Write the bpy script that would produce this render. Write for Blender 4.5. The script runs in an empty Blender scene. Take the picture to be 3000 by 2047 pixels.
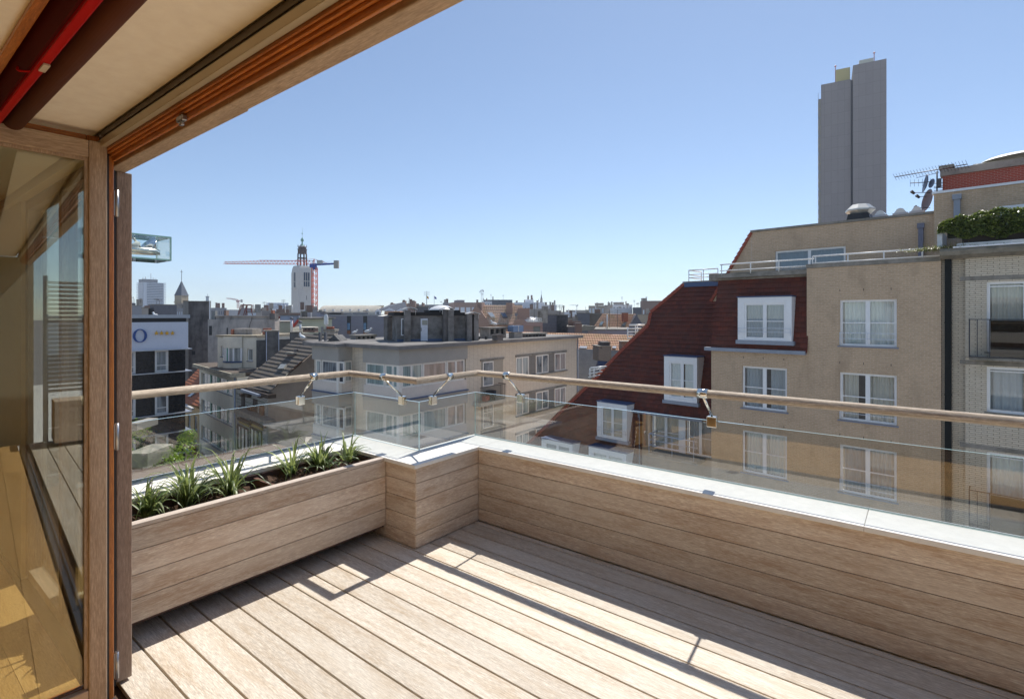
import bpy, bmesh, math, random
from mathutils import Vector, Matrix
random.seed(7)
rad = math.radians
S = bpy.context.scene
COL = S.collection

# ------------------------------------------------------------------ camera
F, CX, HY, CZ = 1536.0, 1500.0, 923.0, 1.6        # focal length and horizon in photo pixels, eye height
cam = bpy.data.objects.new("camera", bpy.data.cameras.new("camera"))
COL.objects.link(cam)
cam.location = (0, 0, CZ)
cam.rotation_euler = (rad(90), 0, 0)
cam.data.sensor_width = 36
cam.data.lens = 36 * F / 3000
cam.data.shift_y = (HY - 2047 / 2) / 3000
cam.data.clip_start = .02
cam.data.clip_end = 8000
S.camera = cam

# ------------------------------------------------------------------ sky, sun, exposure
SUN_AZ, SUN_EL = 25.2, 54.5                        # azimuth from +Y towards +X
w = bpy.data.worlds.new("World")
S.world = w
w.use_nodes = True
nt = w.node_tree
nt.nodes.clear()
sky = nt.nodes.new("ShaderNodeTexSky")
sky.sky_type = 'NISHITA'
sky.sun_disc = False
sky.sun_elevation = rad(SUN_EL)
sky.sun_rotation = rad(SUN_AZ)
sky.altitude = 0
sky.air_density = 0.68
sky.dust_density = 0.1
sky.ozone_density = 2.0
bg = nt.nodes.new("ShaderNodeBackground")
bg.inputs[1].default_value = 0.092
wo = nt.nodes.new("ShaderNodeOutputWorld")
gam = nt.nodes.new("ShaderNodeGamma")              # softens the step from the blue overhead to the bright horizon
gam.inputs[1].default_value = 0.86
nt.links.new(sky.outputs[0], gam.inputs[0])
tnt = nt.nodes.new("ShaderNodeMix"); tnt.data_type = 'RGBA'; tnt.blend_type = 'MULTIPLY'; tnt.inputs[0].default_value = 1
tnt.inputs[7].default_value = (.93, .955, .955, 1)     # sea air: a little less blue and green
nt.links.new(gam.outputs[0], tnt.inputs[6])
nt.links.new(tnt.outputs[2], bg.inputs[0])
nt.links.new(bg.outputs[0], wo.inputs[0])
sd = Vector((math.sin(rad(SUN_AZ)) * math.cos(rad(SUN_EL)), math.cos(rad(SUN_AZ)) * math.cos(rad(SUN_EL)), math.sin(rad(SUN_EL))))
sun = bpy.data.objects.new("sun", bpy.data.lights.new("sun", 'SUN'))
COL.objects.link(sun)
sun.rotation_euler = sd.to_track_quat('Z', 'Y').to_euler()
sun.location = sd * 50
sun.data.energy = 2.45
sun.data.angle = rad(.5)
sun.data.color = (1, .955, .89)
S.view_settings.view_transform = 'Standard'
S.view_settings.look = 'None'
S.view_settings.exposure = 1.2
S.view_settings.gamma = 1
S.cycles.use_denoising = True
S.cycles.max_bounces = 10
S.cycles.diffuse_bounces = 5
S.cycles.transparent_max_bounces = 16
S.cycles.caustics_reflective = False
S.cycles.caustics_refractive = False
S.cycles.sample_clamp_indirect = 6

# ------------------------------------------------------------------ helpers
def tag(o, label=None, cat=None, group=None, kind=None):
    if label: o["label"] = label
    if cat: o["category"] = cat
    if group: o["group"] = group
    if kind: o["kind"] = kind
    return o

def empty(name, loc=(0, 0, 0), rz=0, label=None, cat=None, group=None, parent=None):
    o = bpy.data.objects.new(name, None)
    COL.objects.link(o)
    o.location = loc
    o.rotation_euler = (0, 0, rz)
    o.empty_display_size = .2
    if parent: o.parent = parent
    return tag(o, label, cat, group)

class MB:
    """mesh builder: faces with metric UVs, one random number per piece"""
    def __init__(s, ax=None, f=None):
        s.v, s.fc, s.m, s.r, s.sm = [], [], [], [], []
        s.ax = Vector(ax) if ax else None
        s.f = f
        s.cur = 0.5
    def rnd(s):
        s.cur = random.random()
        return s
    def face(s, pts, m=0, sm=False):
        i = len(s.v)
        for p in pts:
            s.v.append(Vector(s.f(p)) if s.f else Vector(p))
        s.fc.append(tuple(range(i, i + len(pts))))
        s.m.append(m); s.r.append(s.cur); s.sm.append(sm)
    def box(s, x0, x1, y0, y1, z0, z1, m=0):
        if x0 > x1: x0, x1 = x1, x0
        if y0 > y1: y0, y1 = y1, y0
        if z0 > z1: z0, z1 = z1, z0
        c = [(x0, y0, z0), (x1, y0, z0), (x1, y1, z0), (x0, y1, z0), (x0, y0, z1), (x1, y0, z1), (x1, y1, z1), (x0, y1, z1)]
        for q in ((3, 2, 1, 0), (4, 5, 6, 7), (0, 1, 5, 4), (1, 2, 6, 5), (2, 3, 7, 6), (3, 0, 4, 7)):
            s.face([c[k] for k in q], m)
    def cyl(s, p0, p1, r0, r1=None, n=10, m=0, caps=True, smooth=True):
        p0, p1 = Vector(p0), Vector(p1)
        if r1 is None: r1 = r0
        d = (p1 - p0).normalized()
        a = d.orthogonal().normalized(); b = d.cross(a)
        A = [p0 + (a * math.cos(2 * math.pi * k / n) + b * math.sin(2 * math.pi * k / n)) * r0 for k in range(n)]
        B = [p1 + (a * math.cos(2 * math.pi * k / n) + b * math.sin(2 * math.pi * k / n)) * r1 for k in range(n)]
        for k in range(n):
            j = (k + 1) % n
            s.face([A[k], A[j], B[j], B[k]], m, smooth)
        if caps:
            if r0 > 0: s.face(A[::-1], m)
            if r1 > 0: s.face(B, m)
    def bar(s, p0, p1, w, m=0):
        s.cyl(p0, p1, w * .7, n=4, m=m, smooth=False)
    def lathe(s, c, prof, n=16, m=0, smooth=True):
        """prof: list of (r, z)"""
        c = Vector(c)
        for (r0, z0), (r1, z1) in zip(prof, prof[1:]):
            for k in range(n):
                a0, a1 = 2 * math.pi * k / n, 2 * math.pi * (k + 1) / n
                q = [c + Vector((r0 * math.cos(a0), r0 * math.sin(a0), z0)), c + Vector((r0 * math.cos(a1), r0 * math.sin(a1), z0)),
                     c + Vector((r1 * math.cos(a1), r1 * math.sin(a1), z1)), c + Vector((r1 * math.cos(a0), r1 * math.sin(a0), z1))]
                if r0 < 1e-6: q = q[1:]
                elif r1 < 1e-6: q = q[:3]
                s.face(q, m, smooth)
    def prism(s, poly, off, m=0, msides=None):
        """poly: list of 3D points, extruded by vector off"""
        off = Vector(off); P = [Vector(p) for p in poly]; Q = [p + off for p in P]
        s.face(P, m); s.face(Q[::-1], m)
        n = len(P)
        for k in range(n):
            j = (k + 1) % n
            s.face([P[j], P[k], Q[k], Q[j]], m if msides is None else msides)
    def tube(s, pts, r, n=12, m=0):
        """mitred tube along a polyline"""
        pts = [Vector(p) for p in pts]
        rings = []
        for i, p in enumerate(pts):
            if i == 0: d = (pts[1] - p).normalized(); k = 1
            elif i == len(pts) - 1: d = (p - pts[i - 1]).normalized(); k = 1
            else:
                d0 = (p - pts[i - 1]).normalized(); d1 = (pts[i + 1] - p).normalized()
                d = (d0 + d1).normalized(); k = 1 / max(.4, d.dot(d1))
            up = Vector((0, 0, 1)) if abs(d.z) < .9 else Vector((0, 1, 0))
            h = up.cross(d).normalized(); v = d.cross(h)
            rings.append([p + h * (r * k * math.cos(2 * math.pi * q / n)) + v * (r * math.sin(2 * math.pi * q / n)) for q in range(n)])
        for A, B in zip(rings, rings[1:]):
            for q in range(n):
                j = (q + 1) % n
                s.face([A[q], A[j], B[j], B[q]], m, True)
        s.face(rings[0][::-1], m); s.face(rings[-1], m)
    def build(s, name, mats, parent=None, bevel=0, weld=True):
        if not isinstance(mats, (list, tuple)): mats = [mats]
        me = bpy.data.meshes.new(name)
        me.from_pydata([tuple(v) for v in s.v], [], s.fc)
        for m in mats: me.materials.append(m)
        me.uv_layers.new(name="UVMap")
        me.attributes.new("rnd", 'FLOAT', 'CORNER')
        uv = [0.0] * (2 * len(me.loops)); cv = [0.0] * len(me.loops)
        Z = Vector((0, 0, 1))
        for p in me.polygons:
            i = p.index
            p.material_index = s.m[i]
            p.use_smooth = s.sm[i]
            n = p.normal
            if s.ax is not None and abs(n.dot(s.ax)) < .8:
                h = s.ax; vv = n.cross(h).normalized()
            elif abs(n.z) > .985:
                h = Vector((1, 0, 0)); vv = Vector((0, 1, 0))
            else:
                h = Z.cross(n).normalized(); vv = n.cross(h)
            for li in p.loop_indices:
                co = me.vertices[me.loops[li].vertex_index].co
                uv[2 * li] = h.dot(co); uv[2 * li + 1] = vv.dot(co)
                cv[li] = s.r[i]
        me.uv_layers["UVMap"].data.foreach_set("uv", uv)
        me.attributes["rnd"].data.foreach_set("value", cv)
        if weld:
            bm = bmesh.new(); bm.from_mesh(me)
            bmesh.ops.remove_doubles(bm, verts=bm.verts, dist=.0004)
            bm.to_mesh(me); bm.free()
        o = bpy.data.objects.new(name, me)
        COL.objects.link(o)
        if parent: o.parent = parent
        if bevel:
            b = o.modifiers.new("bevel", 'BEVEL'); b.width = bevel; b.segments = 2; b.limit_method = 'ANGLE'; b.angle_limit = rad(40)
        return o

def copy_tree(o, parent=None):
    c = o.copy(); COL.objects.link(c); c.parent = parent
    for ch in list(o.children): copy_tree(ch, c)
    return c

def P(x, y, Y):
    """photo pixel at depth Y -> world point"""
    return Vector(((x - CX) / F * Y, Y, CZ - (y - HY) / F * Y))

# zoom windows used while measuring: (x, y) in the zoomed view -> photo pixel
ZW = dict(a=(380, 800, 5.81), b=(700, 820, 5.533), c=(1080, 820, 5.533), d=(1460, 840, 5.052), e=(640, 650, 5.81), g=(380, 1080, 3.966),
          h=(650, 1080, 5.873), w=(2600, 440, 4.405), x=(2700, 750, 3.965), y=(1600, 1160, 4.469), A=(380, 650, 3.304), B=(380, 1000, 3.304),
          C=(880, 850, 3.303), D=(1400, 830, 3.172), E=(2000, 650, 2.324), T=(2350, 130, 2.44), L=(0, 0, 2.266), s=(0, 0, 1))
def q(k, x, y):
    X, Y, s = ZW[k]
    return (X + x / s, Y + y / s)
def qx(k, x): return ZW[k][0] + x / ZW[k][2]
def qy(k, y): return ZW[k][1] + y / ZW[k][2]

# ------------------------------------------------------------------ materials
def N(t, kind, **kw):
    n = t.nodes.new(kind)
    for k, v in kw.items():
        if k.startswith('i_'):
            n.inputs[int(k[2:])].default_value = v
        else: setattr(n, k, v)
    return n

def mat_base(name):
    m = bpy.data.materials.new(name); m.use_nodes = True
    t = m.node_tree; t.nodes.clear()
    out = N(t, 'ShaderNodeOutputMaterial'); b = N(t, 'ShaderNodeBsdfPrincipled')
    t.links.new(b.outputs[0], out.inputs[0])
    return m, t, b, out

def c4(c): return (c[0], c[1], c[2], 1)

def noise(t, vec, scale, detail=4, rough=.55, sc=None):
    mp = N(t, 'ShaderNodeMapping')
    if sc: mp.inputs['Scale'].default_value = sc
    t.links.new(vec, mp.inputs[0])
    n = N(t, 'ShaderNodeTexNoise')
    n.inputs['Scale'].default_value = scale; n.inputs['Detail'].default_value = detail; n.inputs['Roughness'].default_value = rough
    t.links.new(mp.outputs[0], n.inputs['Vector'])
    return n.outputs['Fac']

def ramp(t, fac, stops):
    r = N(t, 'ShaderNodeValToRGB')
    el = r.color_ramp.elements
    while len(el) < len(stops): el.new(.5)
    for e, (p, c) in zip(el, stops):
        e.position = p; e.color = c4(c) if not isinstance(c, (int, float)) else (c, c, c, 1)
    t.links.new(fac, r.inputs[0])
    return r.outputs[0]

def mix(t, fac, a, b, mode='MIX'):
    n = N(t, 'ShaderNodeMix', data_type='RGBA', blend_type=mode)
    if isinstance(fac, (int, float)): n.inputs[0].default_value = fac
    else: t.links.new(fac, n.inputs[0])
    for k, x in ((6, a), (7, b)):
        if isinstance(x, tuple): n.inputs[k].default_value = c4(x)
        else: t.links.new(x, n.inputs[k])
    return n.outputs[2]

def bump(t, b, h, strength=.3, dist=.01):
    n = N(t, 'ShaderNodeBump'); n.inputs['Strength'].default_value = strength; n.inputs['Distance'].default_value = dist
    t.links.new(h, n.inputs['Height']); t.links.new(n.outputs[0], b.inputs['Normal'])

def mth(t, op, a, b=0.0, c=None):
    n = N(t, 'ShaderNodeMath', operation=op)
    for k, x in enumerate((a, b) if c is None else (a, b, c)):
        if isinstance(x, (int, float)): n.inputs[k].default_value = x
        else: t.links.new(x, n.inputs[k])
    return n.outputs[0]

MATS = {}
def plaster(name, col, var=.12, scale=1.2, stain=None, stain_amt=.5, rough=.85, bmp=.15, streak=0, fine=18):
    if name in MATS: return MATS[name]
    m, t, b, _ = mat_base(name)
    tc = N(t, 'ShaderNodeTexCoord')
    n1 = noise(t, tc.outputs['Object'], scale, 6, .62)
    n2 = noise(t, tc.outputs['Object'], fine, 4, .6)
    dk = tuple(c * (1 - var * 2) for c in col); lt = tuple(min(1, c * (1 + var)) for c in col)
    c = ramp(t, n1, [(.3, dk), (.52, col), (.75, lt)])
    c = mix(t, .35, c, ramp(t, n2, [(.3, tuple(x * .82 for x in col)), (.7, tuple(min(1, x * 1.12) for x in col))]))
    if stain:
        n3 = noise(t, tc.outputs['Object'], 1, 5, .65, sc=(1.3, 1.3, .45) if streak else (1.1, 1.1, 1.1))
        f = ramp(t, n3, [(.46, 0.0), (.66, 1.0)])
        c = mix(t, mth(t, 'MULTIPLY', f, stain_amt), c, stain)
    t.links.new(c, b.inputs['Base Color'])
    b.inputs['Roughness'].default_value = rough
    if bmp: bump(t, b, n2, bmp, .01)
    MATS[name] = m
    return m

def brick(name, c1, c2, mort, bw=.22, rh=.068, ms=.009, rough=.85, var=.3, stain=None, bmp=.4, off=.5):
    if name in MATS: return MATS[name]
    m, t, b, _ = mat_base(name)
    tc = N(t, 'ShaderNodeTexCoord')
    br = N(t, 'ShaderNodeTexBrick')
    br.offset = off
    t.links.new(tc.outputs['UV'], br.inputs['Vector'])
    br.inputs['Scale'].default_value = 1
    br.inputs['Color1'].default_value = c4(c1); br.inputs['Color2'].default_value = c4(c2); br.inputs['Mortar'].default_value = c4(mort)
    br.inputs['Brick Width'].default_value = bw; br.inputs['Row Height'].default_value = rh
    br.inputs['Mortar Size'].default_value = ms; br.inputs['Mortar Smooth'].default_value = .25; br.inputs['Bias'].default_value = -.1
    n1 = noise(t, tc.outputs['UV'], .9, 6, .65)
    n2 = noise(t, tc.outputs['UV'], 14, 3, .6)
    c = mix(t, var, br.outputs['Color'], ramp(t, n1, [(.3, tuple(x * .55 for x in c1)), (.5, c1), (.72, tuple(min(1, x * 1.35) for x in c1))]), 'MIX')
    c = mix(t, .2, c, ramp(t, n2, [(.35, tuple(x * .6 for x in c1)), (.65, tuple(min(1, x * 1.4) for x in c1))]))
    if stain:
        n3 = noise(t, tc.outputs['UV'], 1, 5, .6, sc=(1.2, .5, 1))
        c = mix(t, mth(t, 'MULTIPLY', ramp(t, n3, [(.52, 0.0), (.7, 1.0)]), .6), c, stain)
    t.links.new(c, b.inputs['Base Color'])
    b.inputs['Roughness'].default_value = rough
    if bmp: bump(t, b, br.outputs['Fac'], -bmp, .006)
    MATS[name] = m
    return m

def wood(name, pale, mid, dark, rough=.75, grain=1.0, blotch=.5, bmp=.25, coat=0, vary=.25):
    if name in MATS: return MATS[name]
    m, t, b, _ = mat_base(name)
    tc = N(t, 'ShaderNodeTexCoord'); at = N(t, 'ShaderNodeAttribute', attribute_name='rnd')
    sx = N(t, 'ShaderNodeSeparateXYZ'); t.links.new(tc.outputs['UV'], sx.inputs[0])
    cb = N(t, 'ShaderNodeCombineXYZ')
    t.links.new(mth(t, 'MULTIPLY_ADD', at.outputs['Fac'], 37.0, sx.outputs[0]), cb.inputs[0])
    t.links.new(mth(t, 'MULTIPLY_ADD', at.outputs['Fac'], 91.0, sx.outputs[1]), cb.inputs[1])
    V = cb.outputs[0]
    g1 = noise(t, V, 1, 6, .6, sc=(2.2, 34 * grain, 1))
    g2 = noise(t, V, 1, 4, .75, sc=(22, 190 * grain, 1))
    bl = noise(t, V, 1, 7, .72, sc=(3.2, 15, 1))
    g0 = noise(t, V, 1, 3, .5, sc=(.8, 6, 1))
    c = ramp(t, g1, [(.26, dark), (.5, mid), (.74, pale)])
    c = mix(t, .6, c, ramp(t, g2, [(.32, tuple(x * .5 for x in mid)), (.5, mid), (.68, tuple(min(1, x * 1.3) for x in pale))]))
    c = mix(t, mth(t, 'MULTIPLY', ramp(t, bl, [(.48, 0.0), (.62, 1.0)]), blotch), c, dark)
    c = mix(t, mth(t, 'MULTIPLY', ramp(t, g0, [(.45, 0.0), (.7, 1.0)]), .4), c, pale)
    hsv = N(t, 'ShaderNodeHueSaturation')
    t.links.new(c, hsv.inputs['Color'])
    t.links.new(mth(t, 'MULTIPLY_ADD', at.outputs['Fac'], vary, 1 - vary / 2), hsv.inputs['Value'])
    t.links.new(hsv.outputs[0], b.inputs['Base Color'])
    b.inputs['Roughness'].default_value = rough
    b.inputs['Coat Weight'].default_value = coat
    b.inputs['Coat Roughness'].default_value = .12
    bump(t, b, g2, bmp, .003)
    MATS[name] = m
    return m

def flat(name, col, rough=.5, metal=0, coat=0, var=.06, spec=.5, scale=6):
    if name in MATS: return MATS[name]
    m, t, b, _ = mat_base(name)
    tc = N(t, 'ShaderNodeTexCoord')
    n = noise(t, tc.outputs['Object'], scale, 4, .6)
    t.links.new(ramp(t, n, [(.3, tuple(c * (1 - var) for c in col)), (.7, tuple(min(1, c * (1 + var)) for c in col))]), b.inputs['Base Color'])
    b.inputs['Roughness'].default_value = rough; b.inputs['Metallic'].default_value = metal
    b.inputs['Coat Weight'].default_value = coat
    b.inputs['Specular IOR Level'].default_value = spec
    MATS[name] = m
    return m

def tiles(name, c1, c2, joint, tw=.22, th=.3, wave=True, rough=.8, moss=None, moss_amt=.6, off=0.0, bmp=.6):
    """roof covering: one tile cell per brick cell, rolled profile as bump"""
    if name in MATS: return MATS[name]
    m, t, b, _ = mat_base(name)
    tc = N(t, 'ShaderNodeTexCoord')
    br = N(t, 'ShaderNodeTexBrick'); br.offset = off
    t.links.new(tc.outputs['UV'], br.inputs['Vector'])
    br.inputs['Scale'].default_value = 1
    br.inputs['Color1'].default_value = c4(c1); br.inputs['Color2'].default_value = c4(c2); br.inputs['Mortar'].default_value = c4(joint)
    br.inputs['Brick Width'].default_value = tw; br.inputs['Row Height'].default_value = th; br.inputs['Mortar Size'].default_value = .008
    br.inputs['Mortar Smooth'].default_value = .6; br.inputs['Bias'].default_value = 0
    n1 = noise(t, tc.outputs['UV'], .7, 6, .7); n2 = noise(t, tc.outputs['UV'], 9, 4, .6)
    c = mix(t, .35, br.outputs['Color'], ramp(t, n2, [(.3, tuple(x * .6 for x in c1)), (.7, tuple(min(1, x * 1.35) for x in c2))]))
    if moss:
        c = mix(t, mth(t, 'MULTIPLY', ramp(t, n1, [(.45, 0.0), (.66, 1.0)]), moss_amt), c, moss)
    t.links.new(c, b.inputs['Base Color']); b.inputs['Roughness'].default_value = rough
    if wave:
        sx = N(t, 'ShaderNodeSeparateXYZ'); t.links.new(tc.outputs['UV'], sx.inputs[0])
        s = mth(t, 'SINE', mth(t, 'MULTIPLY', sx.outputs[0], 2 * math.pi / tw))
        bump(t, b, s, bmp, .03)
    else: bump(t, b, br.outputs['Fac'], -bmp, .01)
    MATS[name] = m
    return m

def glass(name, tint=(.93, .97, .95), ior=1.5, boost=1.0, rough=0.0):
    if name in MATS: return MATS[name]
    m = bpy.data.materials.new(name); m.use_nodes = True
    t = m.node_tree; t.nodes.clear()
    out = N(t, 'ShaderNodeOutputMaterial'); mx = N(t, 'ShaderNodeMixShader')
    tr = N(t, 'ShaderNodeBsdfTransparent'); tr.inputs[0].default_value = c4(tint)
    gl = N(t, 'ShaderNodeBsdfGlossy'); gl.inputs['Roughness'].default_value = rough
    ge = N(t, 'ShaderNodeNewGeometry'); fr = N(t, 'ShaderNodeFresnel')
    t.links.new(mth(t, 'MULTIPLY_ADD', ge.outputs['Backfacing'], 1 / ior - ior, ior), fr.inputs['IOR'])
    t.links.new(mth(t, 'MULTIPLY', fr.outputs[0], boost), mx.inputs[0])
    t.links.new(tr.outputs[0], mx.inputs[1]); t.links.new(gl.outputs[0], mx.inputs[2])
    t.links.new(mx.outputs[0], out.inputs[0])
    MATS[name] = m
    return m

def pane_mat(name, curtain=(.55, .56, .52), dark=(.05, .06, .07), amt=.6, refl=1.0, folds=9.0, seed=0.0):
    """window seen from far: folds of net curtain behind glass, strong clear-coat reflection"""
    if name in MATS: return MATS[name]
    m, t, b, _ = mat_base(name)
    tc = N(t, 'ShaderNodeTexCoord')
    sx = N(t, 'ShaderNodeSeparateXYZ'); t.links.new(tc.outputs['UV'], sx.inputs[0])
    n1 = noise(t, tc.outputs['UV'], 1, 3, .5, sc=(folds, .35, 1))
    n2 = noise(t, tc.outputs['UV'], 1, 2, .5, sc=(.9 + seed, .5, 1))
    c = ramp(t, n1, [(.35, tuple(x * .45 for x in curtain)), (.62, curtain)])
    f = ramp(t, n2, [(.5 - amt * .35, 0.0), (.56 - amt * .2, 1.0)])
    c = mix(t, f, dark, c)
    t.links.new(c, b.inputs['Base Color'])
    b.inputs['Roughness'].default_value = .7
    b.inputs['Coat Weight'].default_value = refl; b.inputs['Coat Roughness'].default_value = .01; b.inputs['Coat IOR'].default_value = 1.75
    MATS[name] = m
    return m

def leafmat(name, c1, c2, trans=.4):
    if name in MATS: return MATS[name]
    m, t, b, out = mat_base(name)
    at = N(t, 'ShaderNodeAttribute', attribute_name='rnd')
    c = ramp(t, at.outputs['Fac'], [(0, c1), (1, c2)])
    t.links.new(c, b.inputs['Base Color']); b.inputs['Roughness'].default_value = .35
    b.inputs['Specular IOR Level'].default_value = .5
    tr = N(t, 'ShaderNodeBsdfTranslucent'); mx = N(t, 'ShaderNodeMixShader'); mx.inputs[0].default_value = trans
    t.links.new(mix(t, .5, c, (min(1, c2[0] * 1.6), min(1, c2[1] * 1.6), c2[2])), tr.inputs[0])
    t.links.new(b.outputs[0], mx.inputs[1]); t.links.new(tr.outputs[0], mx.inputs[2]); t.links.new(mx.outputs[0], out.inputs[0])
    MATS[name] = m
    return m

WOODW = wood('weathered_wood', (.84, .735, .61), (.655, .52, .405), (.43, .27, .165), blotch=.6, vary=.34)
DECKW = wood('deck_wood', (.78, .715, .61), (.60, .525, .43), (.43, .30, .17), blotch=.42, vary=.26, bmp=.5)
RAILW = wood('rail_wood', (.72, .62, .49), (.44, .35, .26), (.17, .115, .075), blotch=.55, grain=.8)
POSTW = wood('post_wood', (.40, .32, .26), (.30, .225, .175), (.19, .13, .095), blotch=.4)
VARN = wood('varnished_wood', (.60, .23, .04), (.44, .135, .02), (.17, .045, .010), rough=.4, coat=.25, blotch=.3)
FLOORW = wood('parquet_wood', (.72, .46, .2), (.58, .34, .13), (.4, .21, .08), rough=.4, coat=.3, blotch=.2)
COPE = plaster('white_coping', (.88, .845, .78), var=.025, rough=.7, bmp=.03, stain=(.78, .74, .67), stain_amt=.15)
BGLASS = glass('balustrade_glass', (.965, .985, .978), 1.5, 2.6)
GEDGE = flat('glass_edge', (.58, .80, .80), rough=.15, coat=1, var=.03)
CHROME = flat('polished_steel', (.78, .75, .68), rough=.12, metal=1, var=.03)
ALU = flat('brushed_aluminium', (.42, .42, .43), rough=.35, metal=1, var=.04)
BLACK = flat('black_rubber', (.02, .02, .022), rough=.6)
WHITE = flat('white_frame', (.87, .87, .87), rough=.4, var=.03)
SOIL = plaster('potting_soil', (.075, .04, .022), var=.4, scale=25, bmp=1, fine=60, rough=1)
ZINC = plaster('zinc', (.30, .33, .39), var=.12, rough=.5, bmp=.05)
LEAD = flat('blue_lead', (.06, .10, .20), rough=.5)
# ------------------------------------------------------------------ the terrace frame: u to the right and near, v outwards
TA = rad(-38)
du, dv = Vector((math.cos(TA), math.sin(TA), 0)), Vector((-math.sin(TA), math.cos(TA), 0))
def T(u, v, z=0): return du * u + dv * v + Vector((0, 0, z))
def tU(x, v):                                     # u where the sight line at pixel x meets v
    k = (x - CX) / F; d = Vector((k, 1, 0)); return v * d.dot(du) / d.dot(dv)
def tV(x, u):
    k = (x - CX) / F; d = Vector((k, 1, 0)); return u * d.dot(dv) / d.dot(du)
def tz(x, y, u, v): return CZ - (y - HY) / F * T(u, v).y
def tobj(mb, name, mats, parent=None, **k):
    o = mb.build(name, mats, parent, **k)
    if not parent: o.rotation_euler = (0, 0, TA)
    return o
def tempty(name, u=0, v=0, z=0, **k):
    return empty(name, T(u, v, z), TA, **k)
GRD = -17.0

# ground and street
gm = MB(); gm.face([(-4000, -1500, GRD), (4000, -1500, GRD), (4000, 6000, GRD), (-4000, 6000, GRD)])
tag(gm.build('ground', plaster('street_paving', (.26, .25, .24), var=.15, scale=.05, fine=3)), kind='structure')

# deck boards
dk = MB(ax=(1, 0, 0))
v = .892 - .151
while v < 3.05:
    for (a, b) in ((-3.84, .62 + .3 * math.sin(v * 9)), (.625 + .3 * math.sin(v * 9), 3.6)):
        dk.rnd()
        dk.box(a, b, v + .0045, min(v + .1465, 3.055), -.024, 0)
    v += .151
dk.cur = .5
deck = tobj(dk, 'deck', DECKW, bevel=.0025); tag(deck, kind='structure')
sub = MB(); sub.box(-6.5, 3.7, .66, 3.4, -.30, -.03)
tag(tobj(sub, 'deck_base', flat('dark_underdeck', (.10, .058, .035), rough=1)), kind='structure')

# parapet with timber cladding and white coping
par = tempty('parapet', label='weathered timber clad parapet with white coping stepping round the terrace corner', cat='parapet')
ZB = [.004, .097, .214, .331, .449, .556]
def boards(name, fn, ax, mat=WOODW):
    mb = MB(ax=ax)
    for a, b in zip(ZB, ZB[1:]):
        mb.rnd(); fn(mb, a + .0015, b - .0015)
    return mb.build(name, mat, par, bevel=.002)
boards('cladding', lambda m, a, b: m.box(-2.722, 3.6, 3.059, 3.081, a, b), (1, 0, 0))
boards('cladding', lambda m, a, b: m.box(-2.744, -2.722, 2.420, 3.0585, a, b), (0, 1, 0))
boards('cladding', lambda m, a, b: m.box(-3.44, -2.728, 2.416, 2.438, a, b), (1, 0, 0))
core = MB()
core.box(-2.75, 3.6, 3.083, 3.325, -.3, .553); core.box(-3.0, -2.747, 2.44, 3.325, -.3, .552)
core.box(-3.79, -3.01, 2.441, 2.69, -.3, .5525); core.box(-3.80, -3.47, .86, 2.69, -.3, .5515)
core.build('core', plaster('cream_render', (.72, .68, .60), var=.05), par)
ct, cb = .582, .556
cp = MB()
for bx in ((-2.702, -.22, 3.037, 3.342), (-.2185, 2.2, 3.037, 3.342), (2.203, 3.6, 3.037, 3.342), (-3.02, -2.705, 2.394, 3.342), (-3.456, -3.023, 2.394, 2.705), (-3.815, -3.459, .86, 2.705)):
    cp.box(*bx, cb, ct)
cp.build('coping', COPE, par, bevel=.003)

# glass balustrade
bal = tempty('balustrade', label='frameless glass balustrade with round weathered oak handrail along the parapet', cat='balustrade')
GT = .948
def gpanel(u0, v0, u1, v1):
    mb = MB(); t = .006
    if u0 == u1:
        mb.box(u0 - t, u0 + t, v0, v1, ct + .001, GT, 0)
    else: mb.box(u0, u1, v0 - t, v0 + t, ct + .001, GT, 0)
    big = sorted(range(6), key=lambda i: -((mb.v[mb.fc[i][1]] - mb.v[mb.fc[i][0]]).cross(mb.v[mb.fc[i][2]] - mb.v[mb.fc[i][1]])).length)[:2]
    mb.m = [0 if i in big else 1 for i in range(6)]
    return mb.build('glass_panel', [BGLASS, GEDGE], bal)
gpanel(-2.989, 3.319, .86, 3.319); gpanel(.866, 3.319, 3.6, 3.319)
gpanel(-2.983, 2.684, -2.983, 3.311); gpanel(-3.774, 2.676, -2.977, 2.676); gpanel(-3.782, .86, -3.782, 2.682)
shoe = MB()
shoe.box(-2.99, 3.6, 3.326, 3.332, ct + .0005, ct + .006); shoe.box(-3.80, -3.79, .86, 2.67, ct, ct + .012)
shoe.build('seal', flat('grey_seal', (.55, .60, .66), rough=.4), bal)
rz = 1.135
railp = [(-3.612, .80), (-3.612, 2.506), (-2.813, 2.506), (-2.813, 3.149), (3.6, 3.149)]
def ringat(k, n=20, r=.0245):
    p = Vector((*railp[k], rz))
    dd = []
    if k > 0: dd.append((p - Vector((*railp[k - 1], rz))).normalized())
    if k < 4: dd.append((Vector((*railp[k + 1], rz)) - p).normalized())
    d = sum(dd, Vector()).normalized(); kk = 1 / d.dot(dd[0])
    h = Vector((0, 0, 1)).cross(d)
    return [p + h * (r * kk * math.cos(2 * math.pi * j / n)) + Vector((0, 0, r * math.sin(2 * math.pi * j / n))) for j in range(n)]
for i in range(4):
    mb = MB(ax=(0, 1, 0) if railp[i][0] == railp[i + 1][0] else (1, 0, 0)); mb.rnd()
    A, B = ringat(i), ringat(i + 1)
    for j in range(20):
        jj = (j + 1) % 20
        mb.face([A[j], A[jj], B[jj], B[j]], 0, True)
    mb.face(A); mb.face(B)
    mb.build('handrail', RAILW, bal)
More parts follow.
